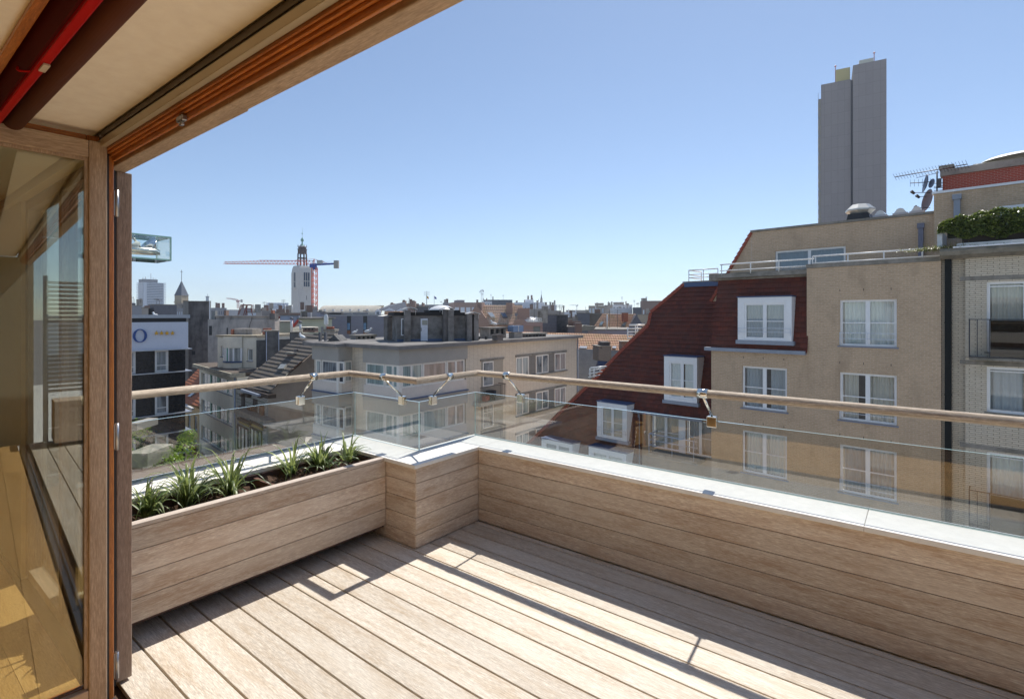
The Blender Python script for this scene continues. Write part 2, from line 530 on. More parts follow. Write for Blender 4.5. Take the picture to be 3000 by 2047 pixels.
def bracket(u, v, nu, nv):
    """clamp on the rail at (u,v); (nu,nv) points from the rail to the glass"""
    g = .17
    ax = Vector((abs(nv), abs(nu), 0)); p = Vector((u, v, rz)); n = Vector((nu, nv, 0))
    mb = MB(); mb.cyl(p - ax * .029, p + ax * .029, .0282, n=28)
    s0 = p + n * .008 + Vector((0, 0, -.025)); s1 = p + n * (g - .004) + Vector((0, 0, -.157))
    br = mb.build('bracket', CHROME, bal)
    mb = MB(); mb.cyl(s0, s1, .0078, n=12)
    mb.build('stem', CHROME, br)
    mb = MB(); c = p + n * g; c.z = GT - .006
    hx, hy = (.030, .019) if nv else (.019, .030)
    mb.box(c.x - hx, c.x + hx, c.y - hy, c.y + hy, c.z - .034, c.z + .033)
    mb.build('glass_clip', CHROME, br, bevel=.005)
for x in (1487, 2060): bracket(tU(x, 3.149), 3.149, 0, 1)
for uu in (3.2,): bracket(uu, 3.149, 0, 1)
bracket(-2.813, tV(1314, -2.813), -1, 0)
bracket(tU(1127, 2.506), 2.506, 0, 1)
bracket(-3.612, tV(916, -3.612), -1, 0)

# planter box
PU0, PU1, PV0, PV1 = -3.458, -3.036, .87, 2.41
pl = tempty('planter_box', label='long weathered timber planter box hung on the parapet at left', cat='planter')
mb = MB(ax=(0, 1, 0))
for k in range(4):
    mb.rnd(); a = .094 + .117 * k
    mb.box(PU1 - .022, PU1, PV0, PV1, a + .0015, a + .1155 + (.0 if k < 3 else -.006))
mb.build('front_boards', WOODW, pl, bevel=.002)
mb = MB(ax=(0, 1, 0)); mb.rnd(); mb.box(PU1 - .048, PU1 + .004, PV0, PV1, .558, .578)
mb.build('rim', wood('rim_wood', (.66, .58, .50), (.55, .46, .38), (.42, .32, .25)), pl, bevel=.002)
mb = MB(); mb.box(PU0, PU1 - .023, PV0, PV1, .075, .093); mb.box(PU0, PU0 + .012, PV0, PV1, .0935, .553); mb.box(PU1 - .035, PU1 - .0235, PV0, PV1, .0935, .557)
mb.box(PU0 + .013, PU1 - .036, 2.38, 2.408, .0935, .553)
mb.build('shadowed_inside', flat('shadow_brown', (.07, .035, .028), rough=.7), pl)  # shadow inside the box is put into this dark brown
mb = MB(); mb.box(PU0 + .013, PU1 - .036, 1.66, 1.685, .0935, .535)
mb.build('divider', plaster('rusty_panel', (.13, .06, .04), var=.3), pl)
def soil(v0, v1, z0):
    mb = MB(); nu, nv = 16, 36
    def h(i, j):
        random.seed(i * 77 + j * 13 + int(v0 * 100)); return z0 + random.uniform(-.012, .014) + .02 * math.sin(j * .7) * math.sin(i * .5)
    G = [[(PU0 + .014 + (PU1 - PU0 - .052) * i / nu, v0 + (v1 - v0) * j / nv, h(i, j)) for j in range(nv + 1)] for i in range(nu + 1)]
    for i in range(nu):
        for j in range(nv): mb.face([G[i][j], G[i + 1][j], G[i + 1][j + 1], G[i][j + 1]])
    return mb
a = soil(PV0, 1.658, .492); b = soil(1.687, 2.378, .515)
for mbx in (a, b): mbx.build('soil', SOIL, pl)
random.seed(11)
# grassy plants
BLADE = leafmat('blade_green', (.05, .10, .02), (.36, .42, .20), .4)
def tuft(x, y, n, ln, label, lean=(0, 0), seed=0, z=.49):
    random.seed(seed); n = int(n * .62)
    vv = None
    k = (x - CX) / F; Y = F * (CZ - z) / (y - HY)
    w0 = Vector((k * Y, Y, 0)); u, v = w0.dot(du), w0.dot(dv)
    u = max(PU0 + .09, min(PU1 - .1, u)); v = min(v, PV1 - .06)
    e = tempty('grass_plant', u, v, z - .005, label=label, cat='plant', group='tufts of strappy leaves in the planter')
    mb = MB()
    for i in range(n):
        mb.cur = random.random()
        az = random.uniform(0, 2 * math.pi); L = ln * random.uniform(.55, 1.15); w = random.uniform(.0045, .0085)
        el = rad(random.triangular(30, 88, 66)); bend = random.uniform(.8, 3.9)
        p = Vector((random.uniform(-.022, .022), random.uniform(-.022, .022), 0))
        d = Vector((math.cos(az) * math.cos(el) + lean[0], math.sin(az) * math.cos(el) + lean[1], math.sin(el))).normalized()
        side = d.cross(Vector((0, 0, 1))).normalized(); ns = 9; prev = None
        tw = random.uniform(-.5, .5)
        for sgm in range(ns + 1):
            f = sgm / ns
            ww = w * (1 - f ** 2.2) * (.6 + .8 * min(1, f * 4)) + .0003
            s2 = (side * math.cos(tw * f) + d.cross(side) * math.sin(tw * f)) * ww
            up = d.cross(side) * (ww * .35)
            ptL, ptM, ptR = p - s2, p - up * .9, p + s2
            if prev:
                mb.face([prev[0], prev[1], ptM, ptL], 0, True); mb.face([prev[1], prev[2], ptR, ptM], 0, True)
            prev = (ptL, ptM, ptR)
            p = p + d * (L / ns)
            d = (d + Vector((0, 0, -1)) * (bend * f * .30)).normalized()
            side = (side - d * side.dot(d)).normalized()
    lv = mb.build('leaves', BLADE, e)
    sb = MB()
    if seed % 2:
        sb.cyl((0, 0, 0), (.02, .015, ln * .72), .002, n=5)
        for kk in range(9):
            zz = ln * (.5 + .025 * kk); sb.lathe((.015 + .004 * math.cos(kk * 2), .011 + .004 * math.sin(kk * 2), zz), [(0, 0), (.004, .004), (0, .009)], 6, 1)
        sb.build('flower_spike', [BLADE, flat('lilac_bud', (.30, .22, .36), rough=.7)], e)
    return e
tuft(416, 1500, 60, .29, 'strappy green plant at the near left end of the planter beside the door post', seed=1, lean=(.05, .1))
tuft(548, 1480, 95, .36, 'bushy grass plant in the planter, second from the door post', seed=2, lean=(.0, .08))
tuft(655, 1440, 70, .38, 'tall grass plant directly before the planter divider on the near side', seed=3)
tuft(840, 1396, 50, .33, 'grass plant just beyond the planter divider', seed=4, lean=(-.05, -.08))
tuft(922, 1374, 110, .30, 'dense grass plant in the far compartment with its tips above the coping', seed=5)
tuft(1004, 1358, 42, .27, 'smaller grass plant at the far corner end of the planter', seed=6, lean=(0, .1))
random.seed(5)

# ------------------------------------------------------------------ door frame, head and folding leaf
fr = tempty('door_frame', label='timber frame of the folding doors with weathered post and head', cat='door frame')
mb = MB(ax=(0, 0, 1)); mb.rnd(); mb.box(-2.80, -2.741, .733, .790, .012, 2.222)
mb.build('post', POSTW, fr, bevel=.004)
mb = MB(ax=(0, 0, 1)); mb.box(-2.80, -2.7405, .70, .7325, .0, 2.26)
mb.build('gasket_gap', BLACK, fr)  # black strip also stands in for the shadowed gap between post and leaf
PALEH = wood('head_wood', (.52, .43, .33), (.42, .325, .24), (.21, .145, .10), blotch=.35)
mb = MB(ax=(1, 0, 0)); mb.rnd()
mb.box(-2.80, -1.62, .706, .768, 2.2225, 2.262); mb.rnd(); mb.box(-1.617, 3.6, .706, .762, 2.2225, 2.262)
mb.build('head_trim', PALEH, fr, bevel=.004)
mb = MB(ax=(1, 0, 0)); mb.rnd()
mb.box(-2.80, 3.6, .695, .7055, 2.240, 2.30); mb.rnd()
mb.box(-2.80, 3.6, .684, .6945, 2.230, 2.30); mb.box(-2.80, 3.6, .674, .6835, 2.246, 2.30); mb.rnd()
mb.box(-2.80, 3.6, .6645, .6735, 2.254, 2.30); mb.rnd(); mb.box(-2.80, 3.6, .6565, .664, 2.262, 2.30)
mb.build('head_profile', VARN, fr, bevel=.003)
mb = MB(); mb.box(-2.80, 3.6, .636, .656, 2.271, 2.30)
mb.build('track', flat('cream_aluminium', (.50, .42, .28), rough=.4, metal=.4), fr, bevel=.002)
mb = MB(); mb.box(-2.80, 3.6, .644, .656, 2.3005, 2.333); mb.box(-2.80, 3.6, .640, .6435, 2.312, 2.3335)
mb.build('track_recess', flat('dark_track', (.10, .082, .06), rough=.5), fr)
mb = MB(); mb.box(-1.905, -1.855, .668, .684, 2.222, 2.240); mb.box(-1.89, -1.87, .670, .682, 2.21, 2.2215)
mb.build('catch', ALU, fr, bevel=.003)
mb = MB(); mb.box(-2.74, 3.6, .655, .672, -.02, .012); mb.box(-2.74, 3.6, .690, .70, -.02, .014); mb.box(-2.74, 3.6, .672, .690, -.02, -.004)
mb.build('sill_track', ALU, fr)

# folding leaf, swung inwards
HP = Vector((-1.646, 2.123, 0)); LA = math.atan2(-.752, -.659)   # local x runs from the hinge towards the camera
lf = empty('folding_door', HP, LA, label='open folding glass door leaf with weathered timber frame at left', cat='door')
# local frame: x along leaf, y positive = to the right side seen by the camera?
LW, LZ0, LZ1 = .82, .03, 2.288
sgn = -1 if (Matrix.Rotation(LA, 3, 'Z') @ Vector((0, 1, 0))).x < 0 else 1   # outward face towards +X (visible)
def lbox(mb, x0, x1, y0, y1, z0, z1, m=0): mb.box(x0, x1, y0 * sgn, y1 * sgn, z0, z1, m)
def leafframe(name, mat, y0, y1, grow, wst, wr):
    mb = MB(ax=(0, 0, 1)); mb.rnd()
    lbox(mb, -grow, wst, y0, y1, LZ0, LZ1 + grow); mb.rnd(); lbox(mb, LW - wst, LW + grow, y0, y1, LZ0, LZ1 + grow)
    st = mb.build(name + '_stile', mat, lf, bevel=.004)
    mb = MB(ax=(1, 0, 0)); mb.rnd(); lbox(mb, wst + .0005, LW - wst - .0005, y0, y1 - .0008, LZ1 - wr, LZ1 + grow - .0005)
    mb.rnd(); lbox(mb, wst + .0005, LW - wst - .0005, y0, y1 - .0008, LZ0, LZ0 + wr + .03)
    mb.build(name + '_rail', mat, lf, bevel=.004)
LEAFW = wood('leaf_wood', (.56, .45, .34), (.43, .32, .23), (.26, .17, .11), blotch=.35)
leafframe('outer', LEAFW, .0, .030, 0, .058, .068)
leafframe('inner', VARN, -.036, -.008, .030, .058, .068)
mb = MB(); lbox(mb, -.012, .05, -.0075, -.0005, LZ0, LZ1 + .006); lbox(mb, .05, LW, -.0075, -.0005, LZ1 - .05, LZ1 + .006)
mb.build('gasket_gap', BLACK, lf)
mb = MB(ax=(0, 0, 1)); lbox(mb, .0585, .070, .002, .018, LZ0 + .10, LZ1 - .0685); lbox(mb, .0705, LW - .06, .002, .018, LZ1 - .080, LZ1 - .0687)
mb.build('bead', LEAFW, lf)
mb = MB(); lbox(mb, .058, LW - .058, -.006, .0, LZ0 + .1, LZ1 - .069); lbox(mb, .058, LW - .058, -.024, -.018, LZ0 + .1, LZ1 - .069)
mb.build('glass', glass('door_glass', (.93, .94, .90), 1.52, 2.6), lf)
for z in (2.06, 1.10, .16):
    mb = MB(); mb.cyl((-.040, -.012 * sgn, z - .055), (-.040, -.012 * sgn, z + .055), .0075, n=12); lbox(mb, -.040, -.0305, -.016, -.010, z - .05, z + .05)
    mb.build('hinge', ALU, lf)
mb = MB(); mb.cyl((.0, .01 * sgn, LZ1 + .018), (.0, .01 * sgn, LZ1 + .032), .022, n=16)
mb.build('roller', ALU, lf)

# room: floor, ceiling, walls, fixed glazing to the left of the post
fl = MB(ax=(1, 0, 0)); v = -4.0
while v < .64:
    uo = random.uniform(-1, 1)
    for k in range(6):
        fl.rnd(); fl.box(-6.5 + max(0, k * 1.9 + uo), min(3.6, -6.5 + (k + 1) * 1.9 + uo - .002), v, min(.65, v + .158), -.05, 0)
    v += .16
tag(tobj(fl, 'floor', FLOORW), kind='structure')
mb = MB(); mb.box(-6.5, 3.8, -4.1, .635, 2.334, 2.40); mb.box(-6.5, 3.8, .657, .80, 2.305, 2.40)
CEIL = plaster('beige_ceiling', (.95, .90, .79), var=.015, bmp=.03, rough=.7)
tag(tobj(mb, 'ceiling', CEIL), kind='structure')
mb = MB(); mb.box(-6.62, 3.8, -4.22, .9, 2.405, 2.75)
rf = tobj(mb, 'own_roof', plaster('roof_render', (.6, .57, .52), var=.05)); tag(rf, kind='structure')
mb = MB(); mb.box(-6.7, -6.5, -4.1, .79, -.05, 2.33); mb.box(-6.5, 3.8, -4.3, -4.1, -.05, 2.33); mb.box(3.8, 3.95, -4.1, .8, -.05, 2.33)
tag(tobj(mb, 'wall_room', plaster('room_wall', (.50, .48, .37), var=.04, bmp=.05)), kind='structure')
mb = MB(); mb.box(-6.5, -4.35, .68, .80, -.02, 2.30)
tag(tobj(mb, 'wall_outer', plaster('outer_wall', (.62, .56, .47), var=.05)), kind='structure')
fg = tempty('fixed_window', label='fixed timber framed window pane left of the door post', cat='window')
mb = MB(ax=(0, 0, 1)); mb.box(-4.35, -4.28, .70, .77, .0, 2.30); mb.box(-3.56, -3.50, .702, .768, .05, 2.24); mb.box(-4.28, -2.81, .702, .768, .0, .05); mb.box(-4.28, -2.81, .702, .768, 2.24, 2.30)
mb.build('frame', POSTW, fg)
mb = MB(); mb.box(-4.28, -3.56, .73, .736, .05, 2.24); mb.box(-3.5, -2.81, .73, .736, .05, 2.24)
mb.build('glass', glass('fixed_glass', (.93, .94, .90), 1.52, 1.0), fg)

# ceiling fittings at the upper left
mb = MB(); mb.cyl((-2.78, .385, 2.300), (3.6, .385, 2.300), .030, n=28)
bt = tobj(mb, 'blind_tube', flat('brown_tube', (.12, .036, .016), rough=.6, spec=.15)); tag(bt, 'dark brown round blind tube under the beige ceiling', 'blind')
rb = tempty('red_rail', label='glossy red ceiling rail with dark web beside the brown tube', cat='rail')
RED = flat('red_paint', (.42, .003, .002), rough=.5, spec=.15)
DRED = flat('dark_red_paint', (.07, .004, .003), rough=.7, spec=.1)
mb = MB(); mb.box(-2.78, 3.6, .323, .340, 2.268, 2.276); mb.box(-2.78, 3.6, .322, .330, 2.2765, 2.284); mb.cyl((-2.78, .340, 2.2725), (3.6, .340, 2.2725), .005, n=10)
mb.build('flange', RED, rb, bevel=.002)
mb = MB(); mb.prism([(-2.78, .321, 2.2765), (-2.78, .315, 2.2765), (-2.78, .296, 2.333), (-2.78, .302, 2.333)], (6.4, 0, 0))
mb.build('web', DRED, rb)
for uu in (-1.86, -2.62):
    mb = MB(); mb.box(uu - .03, uu + .03, .330, .344, 2.262, 2.2665); mb.build('clip', flat('cream_clip', (.6, .5, .38), rough=.5), rb)
mb = MB(ax=(1, 0, 0)); mb.box(-2.78, 3.6, .272, .294, 2.318, 2.3335)
sb = tobj(mb, 'ceiling_batten', VARN, bevel=.002); tag(sb, 'varnished orange brown batten along the ceiling left of the red rail', 'batten')
for uu, nm in ((-1.98, 'red beaded pull cord looped beside the red rail, further right'), (-2.68, 'red beaded pull cord at the far left end of the red rail')):
    mb = MB()
    for k in range(34):
        f = k / 33; aa = f * math.pi
        mb.lathe((uu + .10 * (f - .5), .318 - .016 * math.sin(aa), 2.318 - .05 * f - .012 * math.sin(aa)), [(0, -.0032), (.0032, 0), (0, .0032)], 6)
    o = tobj(mb, 'pull_cord', RED, weld=False); tag(o, nm, 'cord', 'red cords on the ceiling rail')

# glass wall lamp over the planter
lp = tempty('glass_lamp', label='clear glass box lamp with metal ring and silver reflector above the planter', cat='lamp')
LG = glass('lamp_glass', (.955, .985, .985), 1.5, 1.3); LE = flat('green_edge', (.30, .60, .50), rough=.1, coat=1)
u0, u1, v0, v1, z0, z1 = -3.832, -3.60, .80, 1.24, 1.93, 2.076
def plate(x0, x1, y0, y1, z0, z1):
    mb = MB(); mb.box(x0, x1, y0, y1, z0, z1)
    A = [((mb.v[f[1]] - mb.v[f[0]]).cross(mb.v[f[2]] - mb.v[f[1]])).length for f in mb.fc]
    o = sorted(range(6), key=lambda i: -A[i])[:2]; mb.m = [0 if i in o else 1 for i in range(6)]
    mb.build('glass_side', [LG, LE], lp)
g = .008
plate(u0, u1, v0, v1, z0, z0 + g); plate(u0, u1, v0, v1, z1 - g, z1); plate(u1 - g, u1, v0, v1 - g, z0 + g + .0005, z1 - g - .0005)
plate(u0, u0 + g, v0, v1 - g, z0 + g + .0005, z1 - g - .0005); plate(u0, u1, v1 - g + .0005, v1, z0 + g + .0005, z1 - g - .0005)
mb = MB(); cx_, cy_, cz_ = (u0 + u1) / 2, 1.065, 1.985
STL = flat('satin_steel', (.72, .66, .56), rough=.25, metal=1)
for k in range(40):
    a0, a1 = 2 * math.pi * k / 40, 2 * math.pi * (k + 1) / 40
    def pt(a, z): return (cx_ + .088 * math.cos(a), cy_ + .15 * math.sin(a), z)
    mb.face([pt(a0, cz_ - .014), pt(a1, cz_ - .014), pt(a1, cz_ + .014), pt(a0, cz_ + .014)], 0, True)
o = mb.build('ring', STL, lp); so = o.modifiers.new('thick', 'SOLIDIFY'); so.thickness = .004
mb = MB()
mb.lathe((0, 0, 0), [(.012, -.05), (.02, -.045), (.05, -.012), (.055, 0), (.058, .001), (.058, .006), (.0, .006)], 28)
o = mb.build('reflector', flat('silver_reflector', (.86, .86, .88), rough=.18, metal=1), lp); o.location = (cx_ + .01, 1.150, cz_ + .035); o.rotation_euler = (rad(50), rad(20), 0)
sy_ = .14; mb = MB(f=lambda p: (p[0], p[1] + .14, p[2])); mb.cyl((cx_ - .03, .98, cz_ + .03), (cx_ + .02, .93, cz_ + .075), .006, n=8); mb.cyl((cx_, .9, cz_ - .01), (cx_ + .02, .96, cz_ + .05), .02, .014, n=10); mb.box(cx_ - .02, cx_ + .02, .95, .965, cz_ + .03, cz_ + .055); mb.cyl((cx_ + .01, .93, cz_ + .06), (cx_ - .02, .86, cz_ + .04), .002, n=5)
mb.build('socket', flat('white_ceramic', (.8, .77, .68), rough=.3), lp)
mb = MB(); mb.box(u0 + .07, u1 - .07, .80, .82, z0 + .02, z1 - .02); mb.build('wall_plate', ALU, lp)

# louvred screen and planter at the hidden right end of the terrace (seen in the door glass)
sc = tempty('louvre_screen', label='grey horizontal louvre screen at the right end of the terrace', cat='screen')
mb = MB()
for k in range(26): mb.box(3.55, 3.57, .9, 3.0, .62 + k * .055, .655 + k * .055)
mb.build('slats', flat('grey_louvre', (.42, .41, .38), rough=.5), sc)
mb = MB()
for vv in (.9, 1.95, 2.98): mb.box(3.575, 3.6, vv - .025, vv + .025, 0, 2.1)
mb.build('post', ALU, sc)
pb = MB(ax=(0, 1, 0)); pb.box(3.1, 3.5, .95, 3.0, .05, .55)
tag(tobj(pb, 'planter_box', WOODW), 'timber planter box in front of the louvre screen', 'planter')

# own building below the terrace
ob = tempty('own_building', label='cream rendered facade of our own building below the terrace', cat='building')
mb = MB(); mb.box(-6.9, 14, -8, 3.30, GRD, -.31); mb.box(-6.9, -3.9, -8, 3.3, -.309, -.30)
mb.build('wall', plaster('own_facade', (.80, .77, .70), var=.04), ob)
for k in range(5):
    z = -3.2 - 2.9 * k
    mb = MB(); mb.box(-6.9, 14, 3.305, 3.9, z - .1, z); mb.build('balcony', plaster('balcony_slab', (.84, .83, .80), var=.04), ob)
    for r in range(4):
        pass
    mb = MB()
    for r in range(4): mb.cyl((-6.9, 3.86, z + .25 * (r + 1)), (14, 3.86, z + .25 * (r + 1)), .02, n=6)
    mb.build('railing', flat('white_rail', (.85, .85, .85)), ob)
    for i in range(6):
        mb = MB(); mb.box(-5.5 + i * 3.2, -3.6 + i * 3.2, 3.306, 3.34, z + .15, z + 2.1); mb.build('window', pane_mat('own_pane'), ob)
# ------------------------------------------------------------------ buildings: local x along the right-hand face, local y away from us
class Bld:
    def __init__(s, name, label, cat, x, Y, a, group=None):
        s.O = Vector(((x - CX) / F * Y, Y, 0)); s.a = rad(a)
        s.d = Vector((math.cos(s.a), math.sin(s.a), 0)); s.e = Vector((-math.sin(s.a), math.cos(s.a), 0))
        s.root = empty(name, s.O, s.a, label=label, cat=cat, group=group)
        s.holes = {'R': [], 'L': []}
    def along(s, x, off=0, face='R'):
        """coordinate along a face (moved back by off) where the sight line at pixel x meets it"""
        k = (x - CX) / F
        if face == 'R': o, d = s.O + s.e * off, s.d
        else: o, d = s.O + s.d * off, s.e
        return (k * o.y - o.x) / (d.x - k * d.y)
    def z(s, x, y, off=0, face='R'):
        t = s.along(x, off, face)
        p = s.O + (s.e * off + s.d * t if face == 'R' else s.d * off + s.e * t)
        return CZ - (y - HY) / F * p.y
    def rect(s, face, x0, y0, x1, y1, off=0):
        """x edges from the pixels, heights read at the middle"""
        xm = (x0 + x1) / 2
        a, b = s.along(x0, off, face), s.along(x1, off, face)
        z0, z1 = s.z(xm, y1, off, face), s.z(xm, y0, off, face)
        return (min(a, b), max(a, b), min(z0, z1), max(z0, z1))
    def map(s, face, off=0):
        return (lambda p: (p[0], p[1] + off, p[2])) if face == 'R' else (lambda p: (p[1] + off, p[0], p[2]))
    def walls(s, mat, w, d, z0, z1, name='wall', rec=.14, off=0):
        mb = MB()
        for face, ln in (('R', w), ('L', d)):
            f = s.map(face, off)
            H = s.holes[face]
            xs = sorted({0, ln} | {h[0] for h in H} | {h[1] for h in H}); zs = sorted({z0, z1} | {h[2] for h in H} | {h[3] for h in H})
            xs = [x for x in xs if 0 <= x <= ln]; zs = [z for z in zs if z0 <= z <= z1]
            for a, b in zip(xs, xs[1:]):
                for c, e in zip(zs, zs[1:]):
                    mx, mz = (a + b) / 2, (c + e) / 2
                    if any(h[0] < mx < h[1] and h[2] < mz < h[3] for h in H): continue
                    mb.face([f(p) for p in ((a, 0, c), (b, 0, c), (b, 0, e), (a, 0, e))])
            for h in H:
                r = h[4] if len(h) > 4 else rec
                for qd in (((h[0], 0, h[2]), (h[0], r, h[2]), (h[0], r, h[3]), (h[0], 0, h[3])), ((h[1], 0, h[2]), (h[1], r, h[2]), (h[1], r, h[3]), (h[1], 0, h[3])),
                           ((h[0], 0, h[2]), (h[1], 0, h[2]), (h[1], r, h[2]), (h[0], r, h[2])), ((h[0], 0, h[3]), (h[1], 0, h[3]), (h[1], r, h[3]), (h[0], r, h[3]))):
                    mb.face([f(p) for p in qd])
        mb.face([(w + off * 0, off, z0), (w, d, z0), (w, d, z1), (w, off, z1)]); mb.face([(off * 0, d, z0), (w, d, z0), (w, d, z1), (0, d, z1)])
        return mb.build(name, mat, s.root, weld=False)
    def window(s, face, r, rec=.10, off=0, cols=2, rows=None, fw=.055, mat=None, pane=None, hole=True, sill=None, name='window', bars=None, mw=None, fd=.05):
        """r = (s0, s1, z0, z1); frame and mullions one mesh, pane its child"""
        if hole: s.holes[face].append((r[0], r[1], r[2], r[3], rec + .06))
        f = s.map(face, off)
        mb = MB(f=f)
        a, b, c, e = r
        mw = mw or fw * 1.3
        mb.box(a, a + fw, rec, rec + fd, c, e); mb.box(b - fw, b, rec, rec + fd, c, e)
        mb.box(a + fw, b - fw, rec, rec + fd, c, c + fw); mb.box(a + fw, b - fw, rec, rec + fd, e - fw, e)
        cs = cols if isinstance(cols, (list, tuple)) else [k / cols for k in range(1, cols)]
        for k in cs:
            m_ = a + (b - a) * k
            mb.box(m_ - mw / 2, m_ + mw / 2, rec + .004, rec + fd - .004, c + fw, e - fw)
        for k in (bars or []):
            m_ = c + (e - c) * k
            mb.box(a + fw, b - fw, rec + .012, rec + fd - .012, m_ - fw * .22, m_ + fw * .22)
        o = mb.build(name, mat or WHITE, s.root, weld=False)
        mb = MB(f=f); mb.face([(a + fw * .5, rec + .03, c + fw * .5), (b - fw * .5, rec + .03, c + fw * .5), (b - fw * .5, rec + .03, e - fw * .5), (a + fw * .5, rec + .03, e - fw * .5)])
        mb.build('pane', pane or PANE, o)
        if sill:
            mb = MB(f=f); mb.box(a - .06, b + .06, -.05, rec, c - .05, c - .002); mb.build('sill', sill, s.root)
        return o
    def box(s, name, mat, x0, x1, y0, y1, z0, z1, parent=None, **k):
        mb = MB(); mb.box(x0, x1, y0, y1, z0, z1)
        return mb.build(name, mat, parent or s.root, **k)

PANE = pane_mat('pane_net', (.50, .53, .50), (.05, .065, .08), .55)
PANE2 = pane_mat('pane_dark', (.30, .32, .33), (.03, .035, .045), .25, seed=.4)
PANE3 = pane_mat('pane_green', (.38, .47, .44), (.06, .08, .09), .95, folds=14)
PANEFAR = pane_mat('pane_far', (.3, .34, .4), (.10, .13, .18), .5)

def curtain_window(b, face, r, rec=.10, bars=(.5,), rail=None, sill=None, top=True, seed=0, off=0, cm=None, shallow=False):
    """window near enough to show real net curtains hung behind the glass"""
    o = b.window(face, r, rec=rec, cols=2, fw=.085, mw=.15, bars=bars, pane=GLW, sill=sill, off=off, fd=.06)
    f = b.map(face, off)
    mb = MB(f=f); rnd = random.Random(seed)
    a, c = r[0] + .06, r[1] - .06; n = 90; ph = 0
    xs = [a + (c - a) * i / n for i in range(n + 1)]; ys = []
    for i in range(n + 1):
        ph += rnd.uniform(.5, 1.25); ys.append(rec + .095 + .014 * math.sin(ph) if shallow else rec + .20 + .035 * math.sin(ph) + rnd.uniform(-.006, .006))
    gap = {1: (.30, .46), 4: (.52, .70), 20: (.40, .62), 51: (.45, .6), 22: (.1, .3), 3: (.42, .55), 71: (.35, .75)}.get(seed, (2, 3))
    for i in range(n):
        if gap[0] < i / n < gap[1]: continue
        mb.face([(xs[i], ys[i], r[2] + .06), (xs[i + 1], ys[i + 1], r[2] + .06), (xs[i + 1], ys[i + 1], r[3] - .03), (xs[i], ys[i], r[3] - .03)], 0)
    mb.build('curtain', cm or CURTS[seed % 3], o)
    if not shallow:
        mb = MB(f=f); mb.box(r[0], r[1], rec + .55, rec + .6, r[2], r[3]); mb.box(r[0], r[1], rec + .062, rec + .55, r[2] - .02, r[2])
        mb.build('interior', DARKIN, o)
    if rail:
        mb = MB(f=f); z0, z1 = rail
        for zz in (z0, z1): mb.bar((r[0] + .0, -.03, zz), (r[1], -.03, zz), .022)
        for xx in (r[0] + .02, (r[0] + r[1]) / 2, r[1] - .02): mb.bar((xx, -.028, z0 - .25), (xx, -.028, z1), .02)
        mb.build('guard_rail', RAILM, o)
    return o
GLW = glass('window_glass', (.88, .91, .91), 1.6, 1.6)
def curtmat(name, col):
    m, t, b, out = mat_base(name)
    b.inputs['Base Color'].default_value = c4(col); b.inputs['Roughness'].default_value = .9
    MATS[name] = m
    return m
CURT = curtmat('net_curtain', (.84, .86, .83)); CURTS = [CURT, curtmat('cream_curtain', (.70, .66, .58)), curtmat('grey_curtain', (.48, .52, .55))]
DARKIN = flat('dark_interior', (.10, .10, .105), rough=.9)
RAILM = flat('grey_rail', (.62, .66, .74), rough=.35, metal=.3)
WRAIL = flat('white_handrail', (.86, .84, .80), rough=.35)

def clip(poly, nrm, d, keep_pos=True):
    out = []
    for i in range(len(poly)):
        a, b = poly[i], poly[(i + 1) % len(poly)]
        da, db = a[0] * nrm[0] + a[1] * nrm[1] - d, b[0] * nrm[0] + b[1] * nrm[1] - d
        if not keep_pos: da, db = -da, -db
        if da >= 0: out.append(a)
        if da * db < 0:
            t = da / (da - db); out.append((a[0] + (b[0] - a[0]) * t, a[1] + (b[1] - a[1]) * t))
    return out

def courses(name, mat, parent, O, X, Yv, poly, pitch, lift, th=None, mod=0):
    """roof covering made of real overlapping courses: poly is 2D in (X, Yv) metres on the roof plane, Yv pointing up-slope"""
    O, X, Yv = Vector(O), Vector(X).normalized(), Vector(Yv).normalized(); Nn = X.cross(Yv).normalized()
    if Nn.z < 0 and abs(Nn.z) > .02: Nn = -Nn
    v0 = min(p[1] for p in poly); v1 = max(p[1] for p in poly)
    mb = MB(); k = 0; v = v0
    while v < v1:
        c = clip(clip(poly, (0, 1), v), (0, 1), min(v1, v + pitch), False)
        if len(c) > 2:
            mb.rnd()
            lf = lambda p: O + X * p[0] + Yv * p[1] + Nn * (lift * (1 - (p[1] - v) / pitch))
            pts = [lf(p) for p in c]
            mb.face(pts)
            lo = [p for p in c if abs(p[1] - v) < 1e-6]
            if len(lo) >= 2:
                a, b = min(lo), max(lo)
                mb.face([lf(a), lf(b), O + X * b[0] + Yv * v, O + X * a[0] + Yv * v])
        v += pitch; k += 1
    o = mb.build(name, mat, parent, weld=False)
    return o

